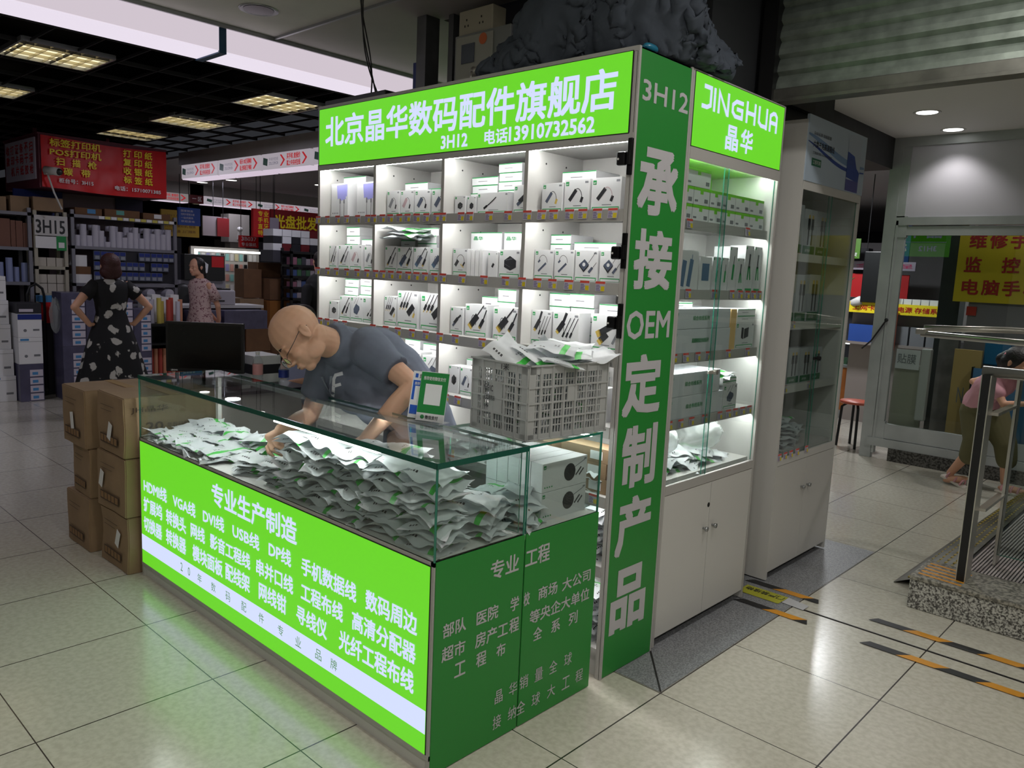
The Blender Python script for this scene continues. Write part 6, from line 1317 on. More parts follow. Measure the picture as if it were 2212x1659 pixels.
for k, (y0, y1, z1) in enumerate(((.80, 1.12, 2.10), (1.12, 1.55, 2.11), (1.56, 1.92, 2.10))):
    t = thing('long_carton', 'flat brown carton on top of the grey rack, %s from the left' % ORD[k], 'box', (-8.4, (y0 + y1) / 2, 2.02), 'flat cartons on the rack top'); MB().box(-8.58, -8.24, y0 + .02, y1 - .01, 2.0205, z1, bev=.003).build('carton', M_brown2, t)
    b = MB(); b.box(-8.24, -8.238, y0 + .15, y0 + .24, z1 - .06, z1 - .01); b.build('paper_label', [M_lblue, mat('teal_label', rgb(90, 160, 150), .5), M_paper][k], t)
# blister packs hanging
bm_ = MB(); bm_.box(-.01, .01, -.035, .035, 0, .10, 0); bm_.box(.0102, .012, -.03, .03, .055, .095, 1); bm_.box(.0102, .016, -.024, .024, .008, .045, 2)
blme = bm_.mesh('blister_pack', [mat('blister_grey', rgb(96, 102, 122), .3), M_blue, mat('silver_print', rgb(160, 165, 180), .3, .4)])
k = 0
for r_ in range(3):
    for i in range(13):
        if rnd.random() < .15: continue
        o = bpy.data.objects.new('blister_pack', blme); COL.objects.link(o); o.location = (-8.20 + .01 * (i % 2) + .012, 1.02 + i * .072, 1.515 - r_ * .118); tag(o, 'blue blister pack in hanging row %s from the top, %s from the left' % (ORD[r_], ORD[i]), 'packet', 'blister packs on the grey rack')
simple('hanging_board', 'dark perforated board carrying the blister packs', 'board', MB().box(-8.23, -8.215, 1.0, 1.93, 1.25, 1.625), M_dbox)
for k, (y0, y1, z0, z1, m, nm) in enumerate(((.80, .98, 1.2405, 1.34, M_card, 'white'), (.80, .97, 1.3405, 1.43, M_brown2, 'brown'), (.81, .93, 1.4305, 1.56, M_card, 'white upright'), (.82, 1.1, .8005, .95, M_card, 'white low'), (1.12, 1.30, .8005, .93, M_roll, 'grey low'))):
    simple('small_carton', '%s carton at the left end of the grey rack, %s from bottom' % (nm, ORD[k]), 'box', MB().box(-8.5, -8.24, y0, y1, z0, z1), m, 'assorted cartons on the grey rack')
for k in range(7):
    o = MB().cyl((-8.45, 1.16 + k * .115, 1.245 - .19 + (.0 if k % 2 else .08) - .0), (-8.15, 1.16 + k * .115, 1.055 + (.0 if k % 2 else .08)), .05, n=20).build('big_roll', M_roll, None); tag(o, 'large white roll lying end-on behind the women, %s from the left' % ORD[k], 'paper roll', 'large rolls lying end-on')
simple('low_shelf', 'pale shelf under the end-on rolls', 'shelf', MB().box(-8.19, -8.12, 1.08, 1.95, .80, 1.003), M_rack)
# far-left rack contents
k = 0; y = -.50
while y < .30:
    w_ = rnd.choice((.05, .07, .11, .05)); simple('brown_folder', 'upright brown folder box on the far-left rack, %s along the row' % ORD[k], 'box', MB().box(-8.55, -8.24, y, y + w_ - .006, 1.6205, 1.90 + rnd.uniform(-.03, .02)), mat('reddish_card', rgb(120, 84, 72), .8), 'brown folder boxes on the far-left rack'); y += w_; k += 1
for k in range(11):
    simple('bagged_roll', 'bagged white-blue roll standing on the far-left rack, %s from the left' % ORD[k], 'paper roll', MB().cyl((-8.32 + .03 * (k % 3), -.48 + k * .078, 1.2405), (-8.32 + .03 * (k % 3), -.48 + k * .078, 1.40 + .05 * ((k * 7) % 3)), .033, n=14), mat('bluish_roll', rgb(140, 150, 190), .35), 'bagged rolls on the far-left rack')
for k, (y0, y1, h_) in enumerate(((-.5, -.25, .13), (-.22, -.08, .17), (-.05, .14, .12), (.18, .36, .14), (.40, .70, .15))):
    simple('top_carton', 'brown carton on top of the left racks, %s from the left' % ORD[k], 'box', MB().box(-8.55, -8.25, y0, y1, 2.0005 if k < 4 else 2.0305, 2.03 + h_), M_carton, 'cartons on the left rack tops')
k = 0
for z, n, hh in ((1.1205, 3, .11), (1.2325, 3, .10), (1.4205, 3, .10), (.7805, 3, .10)):
    for i in range(n): simple('cream_box', 'cream box on the narrow rack, %s of level %s' % (ORD[i], ORD[k]), 'box', MB().box(-8.45, -8.238, .418 + i * .094, .418 + i * .094 + .086, z, z + hh - .004), mat('cream_card', rgb(184, 178, 168), .6), 'cream boxes on the narrow rack')
    k += 1
# cartons of paper in the foreground of the stall
def paperbox(x, y0, y1, z0, z1, kind, label, grp):
    t = thing('paper_carton', label, 'box', (x - .15, (y0 + y1) / 2, z0), grp)
    m = {'w': M_card, 'p': M_purple, 'b': M_dbox}[kind]; MB().box(x - .3, x, y0 + .002, y1 - .002, z0 + .0005, z1 - .0005, bev=.003).build('carton', m, t)
    b = MB(); h_ = z1 - z0; W = y1 - y0
    if kind == 'w':
        b.box(x, x + .001, y0 + .004, y1 - .004, z1 - .045, z1 - .042, 1)
        b.box(x, x + .001, y0 + .02, y0 + .02 + W * .35, z1 - .034, z1 - .012, 0); b.box(x, x + .001, y1 - W * .38, y1 - W * .12, z0 + h_ * .28, z0 + h_ * .36, 1); b.cyl((x, y0 + W * .3, z0 + h_ * .3), (x + .001, y0 + W * .3, z0 + h_ * .3), .016, n=12, m=1)
    elif kind == 'p': 
        for q in range(int(h_ / .085)): b.box(x, x + .002, y0 + W * .42, y1 - .01, z0 + .012 + q * .085, z0 + .082 + q * .085, 2); b.box(x + .002, x + .003, y0 + W * .52, y0 + W * .75, z0 + .028 + q * .085, z0 + .058 + q * .085, 3)
    else: b.box(x, x + .001, y0 + .02, y1 - .08, z0 + .02, z0 + .05, 2)
    b.build('print', [M_lblue, M_ink2, mat('pale_lilac_card', rgb(196, 190, 204), .5), M_lblue], t); return t
z = 0
for k, (h_, w_) in enumerate(((.27, .245), (.28, .235), (.26, .225), (.25, .22), (.25, .21))): paperbox(-7.72 - .02 * k, -.22 - .01, -.22 + w_, z, z + h_, 'w', 'white paper carton at the left picture edge, %s from the floor' % ORD[k], 'paper cartons at the left edge'); z += h_
for k, (z0, z1, kd, lb) in enumerate(((0, .40, 'p', 'purple-wrapped block of small white boxes on the floor beside the cartons'), (.40, .68, 'w', 'white carton with a strap above the purple-wrapped block'), (.68, .93, 'w', 'white carton with a blue band under the flat black box'), (.93, 1.04, 'b', 'flat black box topping the second carton stack'))): paperbox(-7.62, .03, .26, z0, z1, kd, lb, 'second stack of paper cartons')
simple('blue_band', 'blue printed band wrapping the third carton', 'label', MB().box(-7.618, -7.616, .034, .256, .87, .925), M_blue)
for k, (y0, y1, n, z1) in enumerate(((.42, .66, 1, 1.16), (.66, .90, 1, 1.12), (.92, 1.16, 1, 1.10), (1.16, 1.36, 1, .98))):
    paperbox(-7.52, y0, y1, 0, z1 / 2, 'p', 'lower half of film-wrapped box column %s from the left behind the black dress' % ORD[k], 'film-wrapped box columns'); paperbox(-7.52, y0, y1, z1 / 2, z1, 'p', 'upper half of film-wrapped box column %s from the left behind the black dress' % ORD[k], 'film-wrapped box columns')
t = thing('hand_truck', 'black hand truck with a curved handle between the carton stacks', 'hand truck', (-7.9, .33, 0)); b = MB(); b.tube([(-7.95, .22, .06), (-7.95, .22, 1.12), (-7.95, .25, 1.20), (-7.95, .31, 1.23), (-7.95, .37, 1.18), (-7.95, .385, 1.10), (-7.95, .385, .06)], .014, 8); b.box(-7.96, -7.94, .22, .385, .48, .51); b.box(-7.96, -7.94, .22, .385, .80, .83); b.build('frame', M_black, t)
b = MB(); b.box(-7.94, -7.93, .24, .37, 0, .06); b.build('toe_plate', M_black, t)
for s in (.235, .37): b = MB(); b.cyl((-7.97, s - .015, .05), (-7.97, s + .015, .05), .05, n=18); b.build('wheel', M_black, t)
for k, (y0, y1, z0, z1, m, nm) in enumerate(((.40, .62, 0, .80, M_dbox, 'dark cabinet'), (.40, .66, .8005, .92, M_red, 'lower red box'), (.40, .66, .9205, 1.03, M_red, 'upper red box'), (.36, .60, 1.0305, 1.10, M_lblue, 'blue box'))):
    simple('stall_box', '%s between the narrow rack and the wrapped columns' % nm, 'box', MB().box(-8.15, -7.98, y0, y1, z0, z1), m)
clearbag(-7.6, .385, .72, .05, .06, .38, 21, 'puffy clear plastic bag hanging beside the wrapped columns')
# coloured rolls on the black cabinet
t = thing('low_cabinet', 'black open cabinet holding rolls of coloured tape, right of the black dress', 'cabinet', (-7.75, 1.60, 0)); b = MB(); b.box(-8.0, -7.62, 1.37, 1.40, 0, .80); b.box(-8.0, -7.62, 1.82, 1.85, 0, .80); b.box(-8.0, -7.62, 1.37, 1.85, .77, .80); b.box(-8.0, -7.97, 1.37, 1.85, 0, .8); b.box(-8, -7.62, 1.4, 1.82, .55, .57); b.box(-8, -7.62, 1.4, 1.82, 0.02, .04); b.build('carcass', M_black, t)
cm = [mat('tape_red', rgb(176, 70, 60), .4), mat('tape_yellow', rgb(196, 180, 90), .4), M_roll, mat('tape_peach', rgb(200, 140, 110), .4)]
for k in range(8):
    m = [M_roll, M_roll, cm[1], cm[1], cm[0], cm[0], M_roll, cm[3]][k]
    simple('tape_tower', 'tower of %s rolls on the black cabinet, %s from the left' % (['white', 'white', 'yellow', 'yellow', 'red', 'red', 'white', 'peach'][k], ORD[k]), 'paper roll', MB().cyl((-7.70 - .06 * (k % 2), 1.41 + k * .056, .8005), (-7.70 - .06 * (k % 2), 1.41 + k * .056, 1.06 + .02 * (k % 3)), .026, n=14), m, 'tape towers on the black cabinet')
    simple('tape_tower', 'tower of peach and red rolls inside the black cabinet, %s from the left' % ORD[k], 'paper roll', MB().cyl((-7.72, 1.43 + k * .052, .0405), (-7.72, 1.43 + k * .052, .50), .024, n=12), cm[(k % 2) * 3], 'tape towers inside the black cabinet')
for k in range(4): simple('white_carton', 'small white carton stacked behind the tape towers, %s from the left' % ORD[k], 'box', MB().box(-8.0, -7.86, 1.40 + k * .11, 1.50 + k * .11, .8005, 1.10 + .03 * (k % 2)), M_card, 'white cartons behind the tape towers')

# ---- the counter beyond: printer, screens, cartons
t = thing('shop_desk', 'long white counter with the label printer, right of the floral woman', 'counter', (-9.1, 2.9, 0)); b = MB(); b.box(-9.4, -8.9, 2.25, 3.55, .90, .94); b.build('worktop', M_white, t); b = MB(); b.box(-9.38, -8.94, 2.27, 3.53, 0, .90); b.build('base', mat('dim_base', rgb(60, 52, 56), .7), t)
t = thing('label_printer', 'pale grey label printer on the far white counter', 'printer', (-9.05, 2.98, .94)); b = MB(); b.box(-9.22, -8.93, 2.83, 3.13, .9405, 1.15, bev=.02); b.build('housing', mat('printer_grey', rgb(176, 172, 180), .5), t); b = MB(); b.box(-9.2, -8.98, 2.9, 3.08, 1.15, 1.175, bev=.008); b.build('lid', M_black, t); b = MB(); b.box(-8.93, -8.925, 2.86, 2.96, .99, 1.01); b.build('paper_slot', M_black, t)
simple('office_chair', 'black chair back behind the label printer', 'chair', MB().ell((-9.49, 2.62, .98), (.06, .20, .24)).box(-9.52, -9.48, 2.58, 2.62, .0, .8), M_black, None, True)
t = thing('boxed_monitor', 'black carton with a white hexagon and a red stripe, beside the floral woman', 'box', (-9.5, 2.85, 1.2)); b = MB(); b.box(-9.70, -9.62, 2.62, 3.32, 0, 1.26); b.build('stand', mat('pale_panel', rgb(140, 138, 146), .6), t); b = MB(); b.box(-9.7, -9.58, 2.68, 3.30, 1.262, 1.64, bev=.01); b.build('carton', M_black, t)
b = MB(); b.add([(-9.575, 2.92 + .13 * math.cos(a), 1.45 + .12 * math.sin(a)) for a in [PI * q / 3 + .4 for q in range(6)]], [(0, 1, 2, 3, 4, 5)]); b.build('hexagon', M_card, t); b = MB(); b.box(-9.579, -9.575, 3.09, 3.28, 1.46, 1.62); b.build('stripe', M_red, t)
for k, (y0, y1, z0, z1, m) in enumerate(((2.35, 2.75, .62, .88, M_purple), (2.80, 3.45, .62, .88, M_purple), (2.30, 2.70, .30, .60, M_brown2), (2.72, 3.10, .30, .60, M_brown2), (3.12, 3.50, .30, .60, M_brown2), (2.30, 2.9, 0, .29, M_brown2), (2.92, 3.5, 0, .29, M_brown2))):
    simple('stored_carton', '%s in front of the far counter, %s of the heap' % ('film-wrapped carton' if k < 2 else 'brown carton', ORD[k]), 'box', MB().box(-8.9, -8.62, y0, y1, z0 + .0005, z1 + (.02 if z1 < .8 and z0 > 0 else .0)), m, 'cartons in front of the far counter')
E_case = emis('case_glow', (1, .97, .9), 3.5)
t = thing('phone_case_display', 'brightly lit wall display of phone cases in the distance', 'display', (-11, 4.1, .8)); b = MB(); b.box(-11.3, -11.25, 3.55, 4.78, 0, 1.78); b.box(-11.3, -11.0, 3.55, 4.78, 0, .85); b.build('backboard', M_white, t); b = MB(); b.box(-11.06, -11.0, 3.55, 4.78, 1.70, 1.735); b.box(-11.06, -11.02, 3.52, 3.56, .9, 1.735); b.build('light_strip', E_case, t)
pm = [mat('case_%s' % n, c_, .3) for n, c_ in (('mint', rgb(150, 210, 210)), ('cream', rgb(214, 206, 170)), ('black', rgb(30, 30, 34)), ('white', rgb(225, 225, 228)), ('pink', rgb(210, 160, 150)), ('lilac', rgb(150, 150, 200)))]
k = 0
for r_ in range(4):
    for i in range(13):
        simple('phone_case', 'phone case %s from the left in row %s of the lit display' % (ORD[i], ORD[r_]), 'phone case', MB().box(-11.245, -11.235, 3.64 + i * .085, 3.70 + i * .085, 1.56 - r_ * .175, 1.68 - r_ * .175, bev=.004), pm[rnd.randrange(6)], 'phone cases on the lit display')
for k, (x, y0, y1, z0, z1, rz, m) in enumerate(((-9.9, 4.0, 4.45, 1.32, 1.56, 0, M_brown2), (-9.8, 3.72, 4.02, 1.0, 1.45, 0, M_brown2), (-9.6, 4.05, 4.5, .98, 1.315, 0, M_brown2), (-9.7, 3.6, 4.0, .55, .99, 0, M_carton), (-9.6, 4.05, 4.45, .5, .97, 0, mat('orange_card', rgb(150, 96, 40), .8)), (-9.7, 3.6, 4.05, 0, .54, 0, M_brown2), (-9.6, 4.07, 4.6, 0, .49, 0, M_brown2))):
    simple('piled_carton', 'dusky brown carton in the tall untidy pile, %s from the top' % ORD[k], 'box', MB().box(x - .3, x, y0, y1, z0, z1), m, 'untidy pile of brown cartons')
t = rack('wire_rack', 'dark rack crowded with small coloured goods behind the bald man', -9.4, -9.1, 4.12, 4.66, [1.75, 1.55, 1.38, 1.21, 1.04, .87, .5], M_dark)
k = 0
gc = [mat('goods_%d' % i, c_, .5) for i, c_ in enumerate((rgb(150, 40, 50), rgb(150, 140, 70), rgb(60, 80, 130), rgb(150, 140, 150), rgb(60, 100, 70), rgb(140, 90, 110), rgb(60, 60, 70)))]
for z in (1.55, 1.38, 1.21, 1.04, .87):
    for i in range(6): simple('small_goods_box', 'coloured box %s from the left on level %s of the dark rack' % (ORD[i], ORD[k // 6]), 'box', MB().box(-9.3, -9.12, 4.165 + i * .078, 4.235 + i * .078, z + .0005, z + rnd.uniform(.07, .12)), rnd.choice(gc), 'coloured boxes on the dark rack'); k += 1
k = 0
for i in range(5):
    for q in range(3): simple('device_box', 'white device box in the high pile under the red disc sign, %s column, %s up' % (ORD[i], ORD[q]), 'box', MB().box(-9.75, -9.45, 4.02 + i * .165, 4.17 + i * .165, 1.66 + q * .11 + .1005, 1.66 + q * .11 + .205), rnd.choice((M_card, M_card, M_dbox, mat('dark_red_box', rgb(110, 26, 34), .5))), 'device boxes piled high')
simple('pile_shelf', 'dim grey shelf block carrying the high device boxes', 'shelf', MB().box(-9.8, -9.42, 4.68, 4.9, 0, 1.76).box(-9.8, -9.42, 4.0, 4.9, 1.58, 1.76), mat('dim_grey', rgb(60, 60, 68), .7))
t = thing('hanging_sign', 'red sign with yellow characters wholesale discs, cut by the shelf edge', 'sign', (-10, 5.0, 2.1)); b = MB(); b.box(-10.05, -10, 4.30, 5.35, 1.98, 2.42); b.build('panel', mat('deep_red', rgb(130, 14, 26), .5), t); b = MB(); b.text('光盘批发', (-9.998, 0, 0), Y_, Z_, (4.36, 5.15, 2.13, 2.34), 0, .02); b.text('盘复制 . 压制 . 刻盘', (-9.998, 0, 0), Y_, Z_, (4.42, 5.2, 2.02, 2.09), 0, .01); b.build('lettering', M_yellow, t)
t = thing('hanging_sign', 'red sign with two columns of yellow characters beside the disc sign', 'sign', (-10, 4.1, 2.1)); b = MB(); b.box(-10.05, -9.98, 3.98, 4.26, 1.96, 2.40); b.build('panel', M_red, t); b = MB()
for i, s in enumerate(('专手直特', '业机牙价')):
    for j, ch in enumerate(s): b.text(ch, (-9.978, 0, 0), Y_, Z_, (4.06 + .1 * i, 4.14 + .1 * i, 2.29 - .1 * j, 2.37 - .1 * j), 0, .01)
b.build('lettering', M_yellow, t)
simple('notice_sheet', 'pale sheet of paper hanging over the edge of the red disc sign', 'notice', MB().box(-9.97, -9.965, 4.26, 4.42, 1.95, 2.28), mat('pale_sheet', rgb(160, 152, 168), .6))
t = thing('hanging_sign', 'small red sign reading 3B037 over the brown cartons', 'sign', (-10.4, 4.2, 1.85)); b = MB(); b.box(-10.45, -10.4, 3.97, 4.30, 1.79, 1.98); b.build('panel', M_red, t); b = MB(); b.text('3B037', (-10.398, 0, 0), Y_, Z_, (4.0, 4.26, 1.90, 1.96), 0, .02); b.text('专业装机', (-10.398, 0, 0), Y_, Z_, (4.0, 4.26, 1.81, 1.87), 0, .015); b.build('lettering', M_paper, t)
t = thing('hanging_sign', 'small blue sign with white lines hanging before the yellow one', 'sign', (-11, 3.5, 2.2)); b = MB(); b.box(-11.05, -11, 3.24, 3.60, 2.10, 2.38); b.build('panel', M_lblue if False else mat('sign_blue', rgb(52, 88, 170), .5), t); b = MB()
for i in range(4): b.text(('国家税务', '扫码开票更方便', '一站式服务', '欢迎咨询')[i], (-10.998, 0, 0), Y_, Z_, (3.28, 3.48 + .02 * (i % 2), 2.31 - .055 * i, 2.345 - .055 * i), 0)
b.build('lettering', M_paper, t)
t = thing('hanging_sign', 'dim yellow sign with dark lines behind the blue one', 'sign', (-11.6, 3.5, 2.0)); b = MB(); b.box(-11.65, -11.6, 3.22, 3.86, 1.93, 2.36); b.build('panel', mat('sign_yellow', rgb(150, 122, 30), .5), t); b = MB()
for i in range(4): b.text(('13911 001 001 收', 'HP 佳能 兄弟 爱普生', '打印机 复印机 租赁', '硒鼓 墨盒 上门服务')[i], (-11.598, 0, 0), Y_, Z_, (3.28, 3.8, 2.25 - .085 * i, 2.295 - .085 * i), 0)
b.build('lettering', mat('dark_maroon', rgb(70, 20, 20), .5), t)
simple('poster', 'white poster with a red-haired portrait area behind the hanging signs', 'poster', MB().box(-11.8, -11.76, 4.0, 4.45, 1.98, 2.32), mat('poster_white', rgb(150, 140, 144), .5)); simple('poster', 'red half of the portrait poster', 'poster', MB().box(-11.75, -11.73, 4.25, 4.47, 1.98, 2.3), mat('poster_red', rgb(140, 40, 44), .5))
struct('wall_pillar', MB().box(-12.2, -11.9, 4.55, 4.95, 1.90, 2.40).box(-12.15, -11.95, 4.6, 4.9, 0, 1.9), mat('pillar_white', rgb(150, 146, 140), .6), 'white pillar in the distance')
t = thing('security_camera', 'small white camera in front of the distant white pillar', 'camera', (-11.8, 4.7, 2.1)); b = MB(); b.tube([(-11.9, 4.72, 1.95), (-11.85, 4.72, 2.1), (-11.8, 4.70, 2.16)], .012, 8); b.build('bracket', M_white, t); b = MB(); b.ell((-11.76, 4.69, 2.13), (.05, .05, .045)); b.build('dome', M_white, t, True)
t = thing('exit_sign', 'small green cross sign glowing under the red banner corner', 'sign', (-10.5, 2.25, 2.3)); b = MB(); b.box(-10.55, -10.5, 2.20, 2.42, 2.28, 2.44); b.build('housing', M_black, t); b = MB(); b.box(-10.499, -10.495, 2.25, 2.37, 2.33, 2.365); b.box(-10.499, -10.495, 2.29, 2.33, 2.30, 2.40); b.build('cross', emis('cross_green', rgb(60, 220, 120), 1), t)
# dim masses that close the view
for k, (x, y0, y1, h_, m) in enumerate(((-13.5, 3.0, 4.4, 1.95, M_dbox), (-13.8, 4.9, 6.0, 1.8, M_brown2), (-14.5, 5.8, 8.5, 2.0, M_dbox), (-9.8, 5.1, 6.5, 1.75, M_dbox), (-10.5, -.9, .2, 2.0, M_dbox), (-11, 1.9, 3.0, 1.9, M_dbox), (-10, -3.0, -1.2, 1.9, M_dbox))):
    simple('stall_block', ['dark shelving block behind the phone cases', 'brown shelving block below the distant lights', 'dark shelving far behind the device boxes', 'dark shelving at the shelf edge, right of the rack', 'dark shelving beyond the far-left rack', 'dark shelving behind the floral woman', 'dark shelving outside the left edge'][k], 'shelving', MB().box(x - .5, x, y0, y1, 0, h_), m)
# dark-clothed person at the shelf's left edge
t = thing('person', 'person in black clothes standing half hidden behind the left edge of the display shelf', 'person', (-6.0, 2.55, 0))
b = MB(); wx, wy = -6.0, 2.62; limb(b, [(wx, wy, 1.32), (wx, wy, 1.1), (wx, wy, .8)], [.17, .18, .17]); limb(b, [(wx, wy, .9), (wx, wy, .5), (wx, wy, .06)], [.16, .12, .09]); limb(b, [(wx + .05, wy - .2, 1.3), (wx + .1, wy - .26, 1.05), (wx + .1, wy - .22, .85)], [.06, .05, .04]); put_mesh(fuse(b, .012, 3), 'clothes', mat('black_cloth', rgb(16, 16, 22), .8), t)
b = MB(); head(b, (wx, wy, 1.60), (-1, .2, 0), (0, 0, 1), 1); limb(b, [(wx, wy, 1.55), (wx, wy, 1.4)], [.05, .05]); put_mesh(fuse(b, .008, 2), 'head', M_skin2, t); b = MB(); hair_cap(b, (wx, wy, 1.60), (-1, .2, 0), (0, 0, 1), 1.02); put_mesh(fuse(b, .009, 2), 'hair', MATS['black_hair'], t)

# ---- desk behind the counter with monitor and bottles
t = thing('service_desk', 'small white desk with a black top behind the long counter', 'desk', (-3.2, .1, 0)); b = MB(); b.box(-3.75, -2.85, -.45, .50, .745, .765, bev=.003); b.build('desktop', mat('navy_top', rgb(26, 26, 40), .35), t); b = MB(); b.box(-3.73, -2.9, -.43, .46, 0, .745); b.build('base', M_white, t)
MC = Vector((-3.275, -.035, .766)); ca = math.atan2(.732, .70) - .05
t = thing('computer_monitor', 'black computer monitor standing on the desk beyond the left end of the counter', 'monitor', MC, None, .80)
def loc(b, name, m, par): me = b.mesh(name, m); o = bpy.data.objects.new(name, me); COL.objects.link(o); o.parent = par; return o
b = MB(); b.box(-.252, .252, 0, .03, .075, .405, bev=.004); loc(b, 'housing', M_black, t); b = MB(); b.box(-.234, .234, -.002, 0, .100, .388); sc_ = loc(b, 'screen', mat('screen_glass', rgb(10, 13, 16), .18, spec=.5), t)
b = MB(); b.text('LENOVO', (0, -.0025, 0), X_, Z_, (-.218, -.176, .081, .091), 0, .02); loc(b, 'lettering', M_paper, t); b = MB(); b.box(-.03, .03, .03, .05, .01, .2); loc(b, 'neck', M_black, t); b = MB(); b.lathe([(.01, .0), (.11, .0), (.11, .008), (.03, .014)], n=28); loc(b, 'base', M_alu, t)
def bottle(x, y, z, h_, r, label, lm):
    t = thing('water_bottle', label, 'bottle', (x, y, z)); b = MB(); b.lathe([(r * .8, 0), (r, .008), (r, h_ * .25), (r * .93, h_ * .28), (r, h_ * .31), (r, h_ * .68), (r * .8, h_ * .78), (r * .38, h_ * .9), (r * .36, h_ * .93)], (x, y, z), 22); b.build('body', film('bottle_clear', rgb(200, 210, 216), .30, .08, .2), t, True)
    b = MB(); b.cyl((x, y, z + h_ * .92), (x, y, z + h_), r * .42, n=18); b.build('cap', M_card, t); b = MB(); b.cyl((x, y, z + h_ * .36), (x, y, z + h_ * .66), r * 1.02, n=22, cap=False); b.build('label_band', lm, t, True)
bottle(-2.98, .18, .766, .235, .033, 'clear water bottle with a red and white label and white cap on the desk', mat('label_redwhite', rgb(206, 150, 150), .4)); bottle(-2.93, .34, .766, .17, .033, 'shorter clear bottle with a blue label on the desk corner', M_blue)
for k in range(3): simple('stacked_book', 'pale box lying behind the bottles, %s from the bottom' % ORD[k], 'box', MB().box(-3.40, -3.14, .22 + .01 * k, .44, .7655 + .062 * k, .825 + .062 * k), (M_card, M_dbox, M_card)[k], 'boxes lying behind the bottles')
t = thing('telephone', 'dark desk phone with a white card between monitor and bottles', 'telephone', (-3.05, .02, .766)); b = MB(); b.box(-3.12, -2.95, .03, .13, .766, .80, bev=.01); b.build('body', M_black, t); b = MB(); b.box(-2.949, -2.945, .05, .11, .77, .795); b.build('card', M_paper, t)

# thin hangers that carry the hanging signs
for k, (x, y, z) in enumerate(((-10.02, 4.35, 2.42), (-10.02, 5.3, 2.42), (-10.02, 4.12, 2.40), (-10.42, 4.0, 1.98), (-10.42, 4.27, 1.98), (-11.02, 3.42, 2.38), (-11.62, 3.54, 2.36), (-11.78, 4.2, 2.32), (-11.74, 4.36, 2.30), (-10.52, 2.3, 2.44), (-9.967, 4.34, 2.28))):
    simple('sign_hanger', 'thin dark rod holding up a distant hanging sign, %s of the far group' % ORD[k], 'rod', MB().box(x - .004, x + .004, y - .004, y + .004, z, 3.22 if y < 2.5 else 2.96), M_dark, 'rods of the far hanging signs')
# ================================================================== second display cabinet (unlit) behind the first
K0, K1 = 1.50, 2.30
t = C2 = cabinet('glass_cabinet', 'dim white glass-fronted cabinet with a pale blue cable poster on top, behind the lit one', K0, K1, -.02, .36, [1.746, 1.39, 1.051, .685], False, None)
b = MB(); b.box(-.026, -.012, K0 + .005, K1 - .005, 2.105, 2.425, 0); pn = b.build('poster', [mat('poster_pale_blue', rgb(176, 192, 210), .4)], t)
b = MB(); x = -.0115
def sweep(z0, amp, wd, m, ph):
    V = []; n = 24
    for i in range(n + 1): a = i / n; y = K0 + .01 + a * .775; z = z0 + amp * math.sin(a * 4.2 + ph) - .05 * a; V += [(x, y, z), (x, y, z + wd * (.3 + .7 * math.sin(a * PI)))]
    b.add(V, [(2 * i, 2 * i + 2, 2 * i + 3, 2 * i + 1) for i in range(n)], m)
sweep(2.30, .03, .035, 0, 2.0); sweep(2.27, .03, .02, 1, 2.2)
b.text('自由延展 自由配置', (x + .001, 0, 0), Y_, Z_, (1.57, 1.79, 2.335, 2.352), 2); b.text('六类千兆高速箱线', (x + .001, 0, 0), Y_, Z_, (1.57, 1.84, 2.275, 2.308), 2, .012); b.text('工程级线缆 0.57mm全铜芯', (x + .001, 0, 0), Y_, Z_, (1.57, 1.82, 2.242, 2.256), 2)
b.box(x, x + .001, 1.57, 1.685, 2.185, 2.222, 3); b.text('工程可用', (x + .0015, 0, 0), Y_, Z_, (1.58, 1.675, 2.193, 2.214), 4)
b.add([(x + .0005, 2.03, 2.17), (x + .0005, 2.22, 2.15), (x + .0005, 2.22, 2.40), (x + .0005, 2.16, 2.42), (x + .0005, 2.03, 2.40)], [(0, 1, 2, 3, 4)], 5)
b.add([(x + .001, 2.03, 2.18), (x + .001, 2.21, 2.165), (x + .001, 2.215, 2.22), (x + .001, 2.17, 2.24), (x + .001, 2.13, 2.30), (x + .001, 2.03, 2.315)], [(0, 1, 2, 3, 4, 5)], 1); b.box(x + .0012, x + .0015, 2.03, 2.21, 2.11, 2.17, 6)
b.build('poster_print', [mat('print_wave', rgb(108, 140, 180), .4), mat('print_deep_blue', rgb(34, 66, 150), .4), M_ink, mat('print_teal_green', rgb(22, 104, 74), .4), M_paper, mat('print_pale', rgb(176, 188, 206), .4), mat('print_violet', rgb(78, 80, 150), .4)], pn)
tg = [(-.052, y, z + .004) for z, ys in ((1.746, (1.62, 2.0)), (1.39, (1.62, 1.95)), (1.051, (1.60, 1.9))) for y in ys] + [(-.017, y, .700) for y in (1.53, 1.60, 1.67, 1.75, 1.87)]
price_tags(t, tg, PI / 2)
b = MB()
for z in (.86, 1.17, 1.74): b.cyl((-.15, K0 - .001, z), (-.15, K0 - .0005, z), .006, n=10)
b.build('screw_hole', M_black, t)
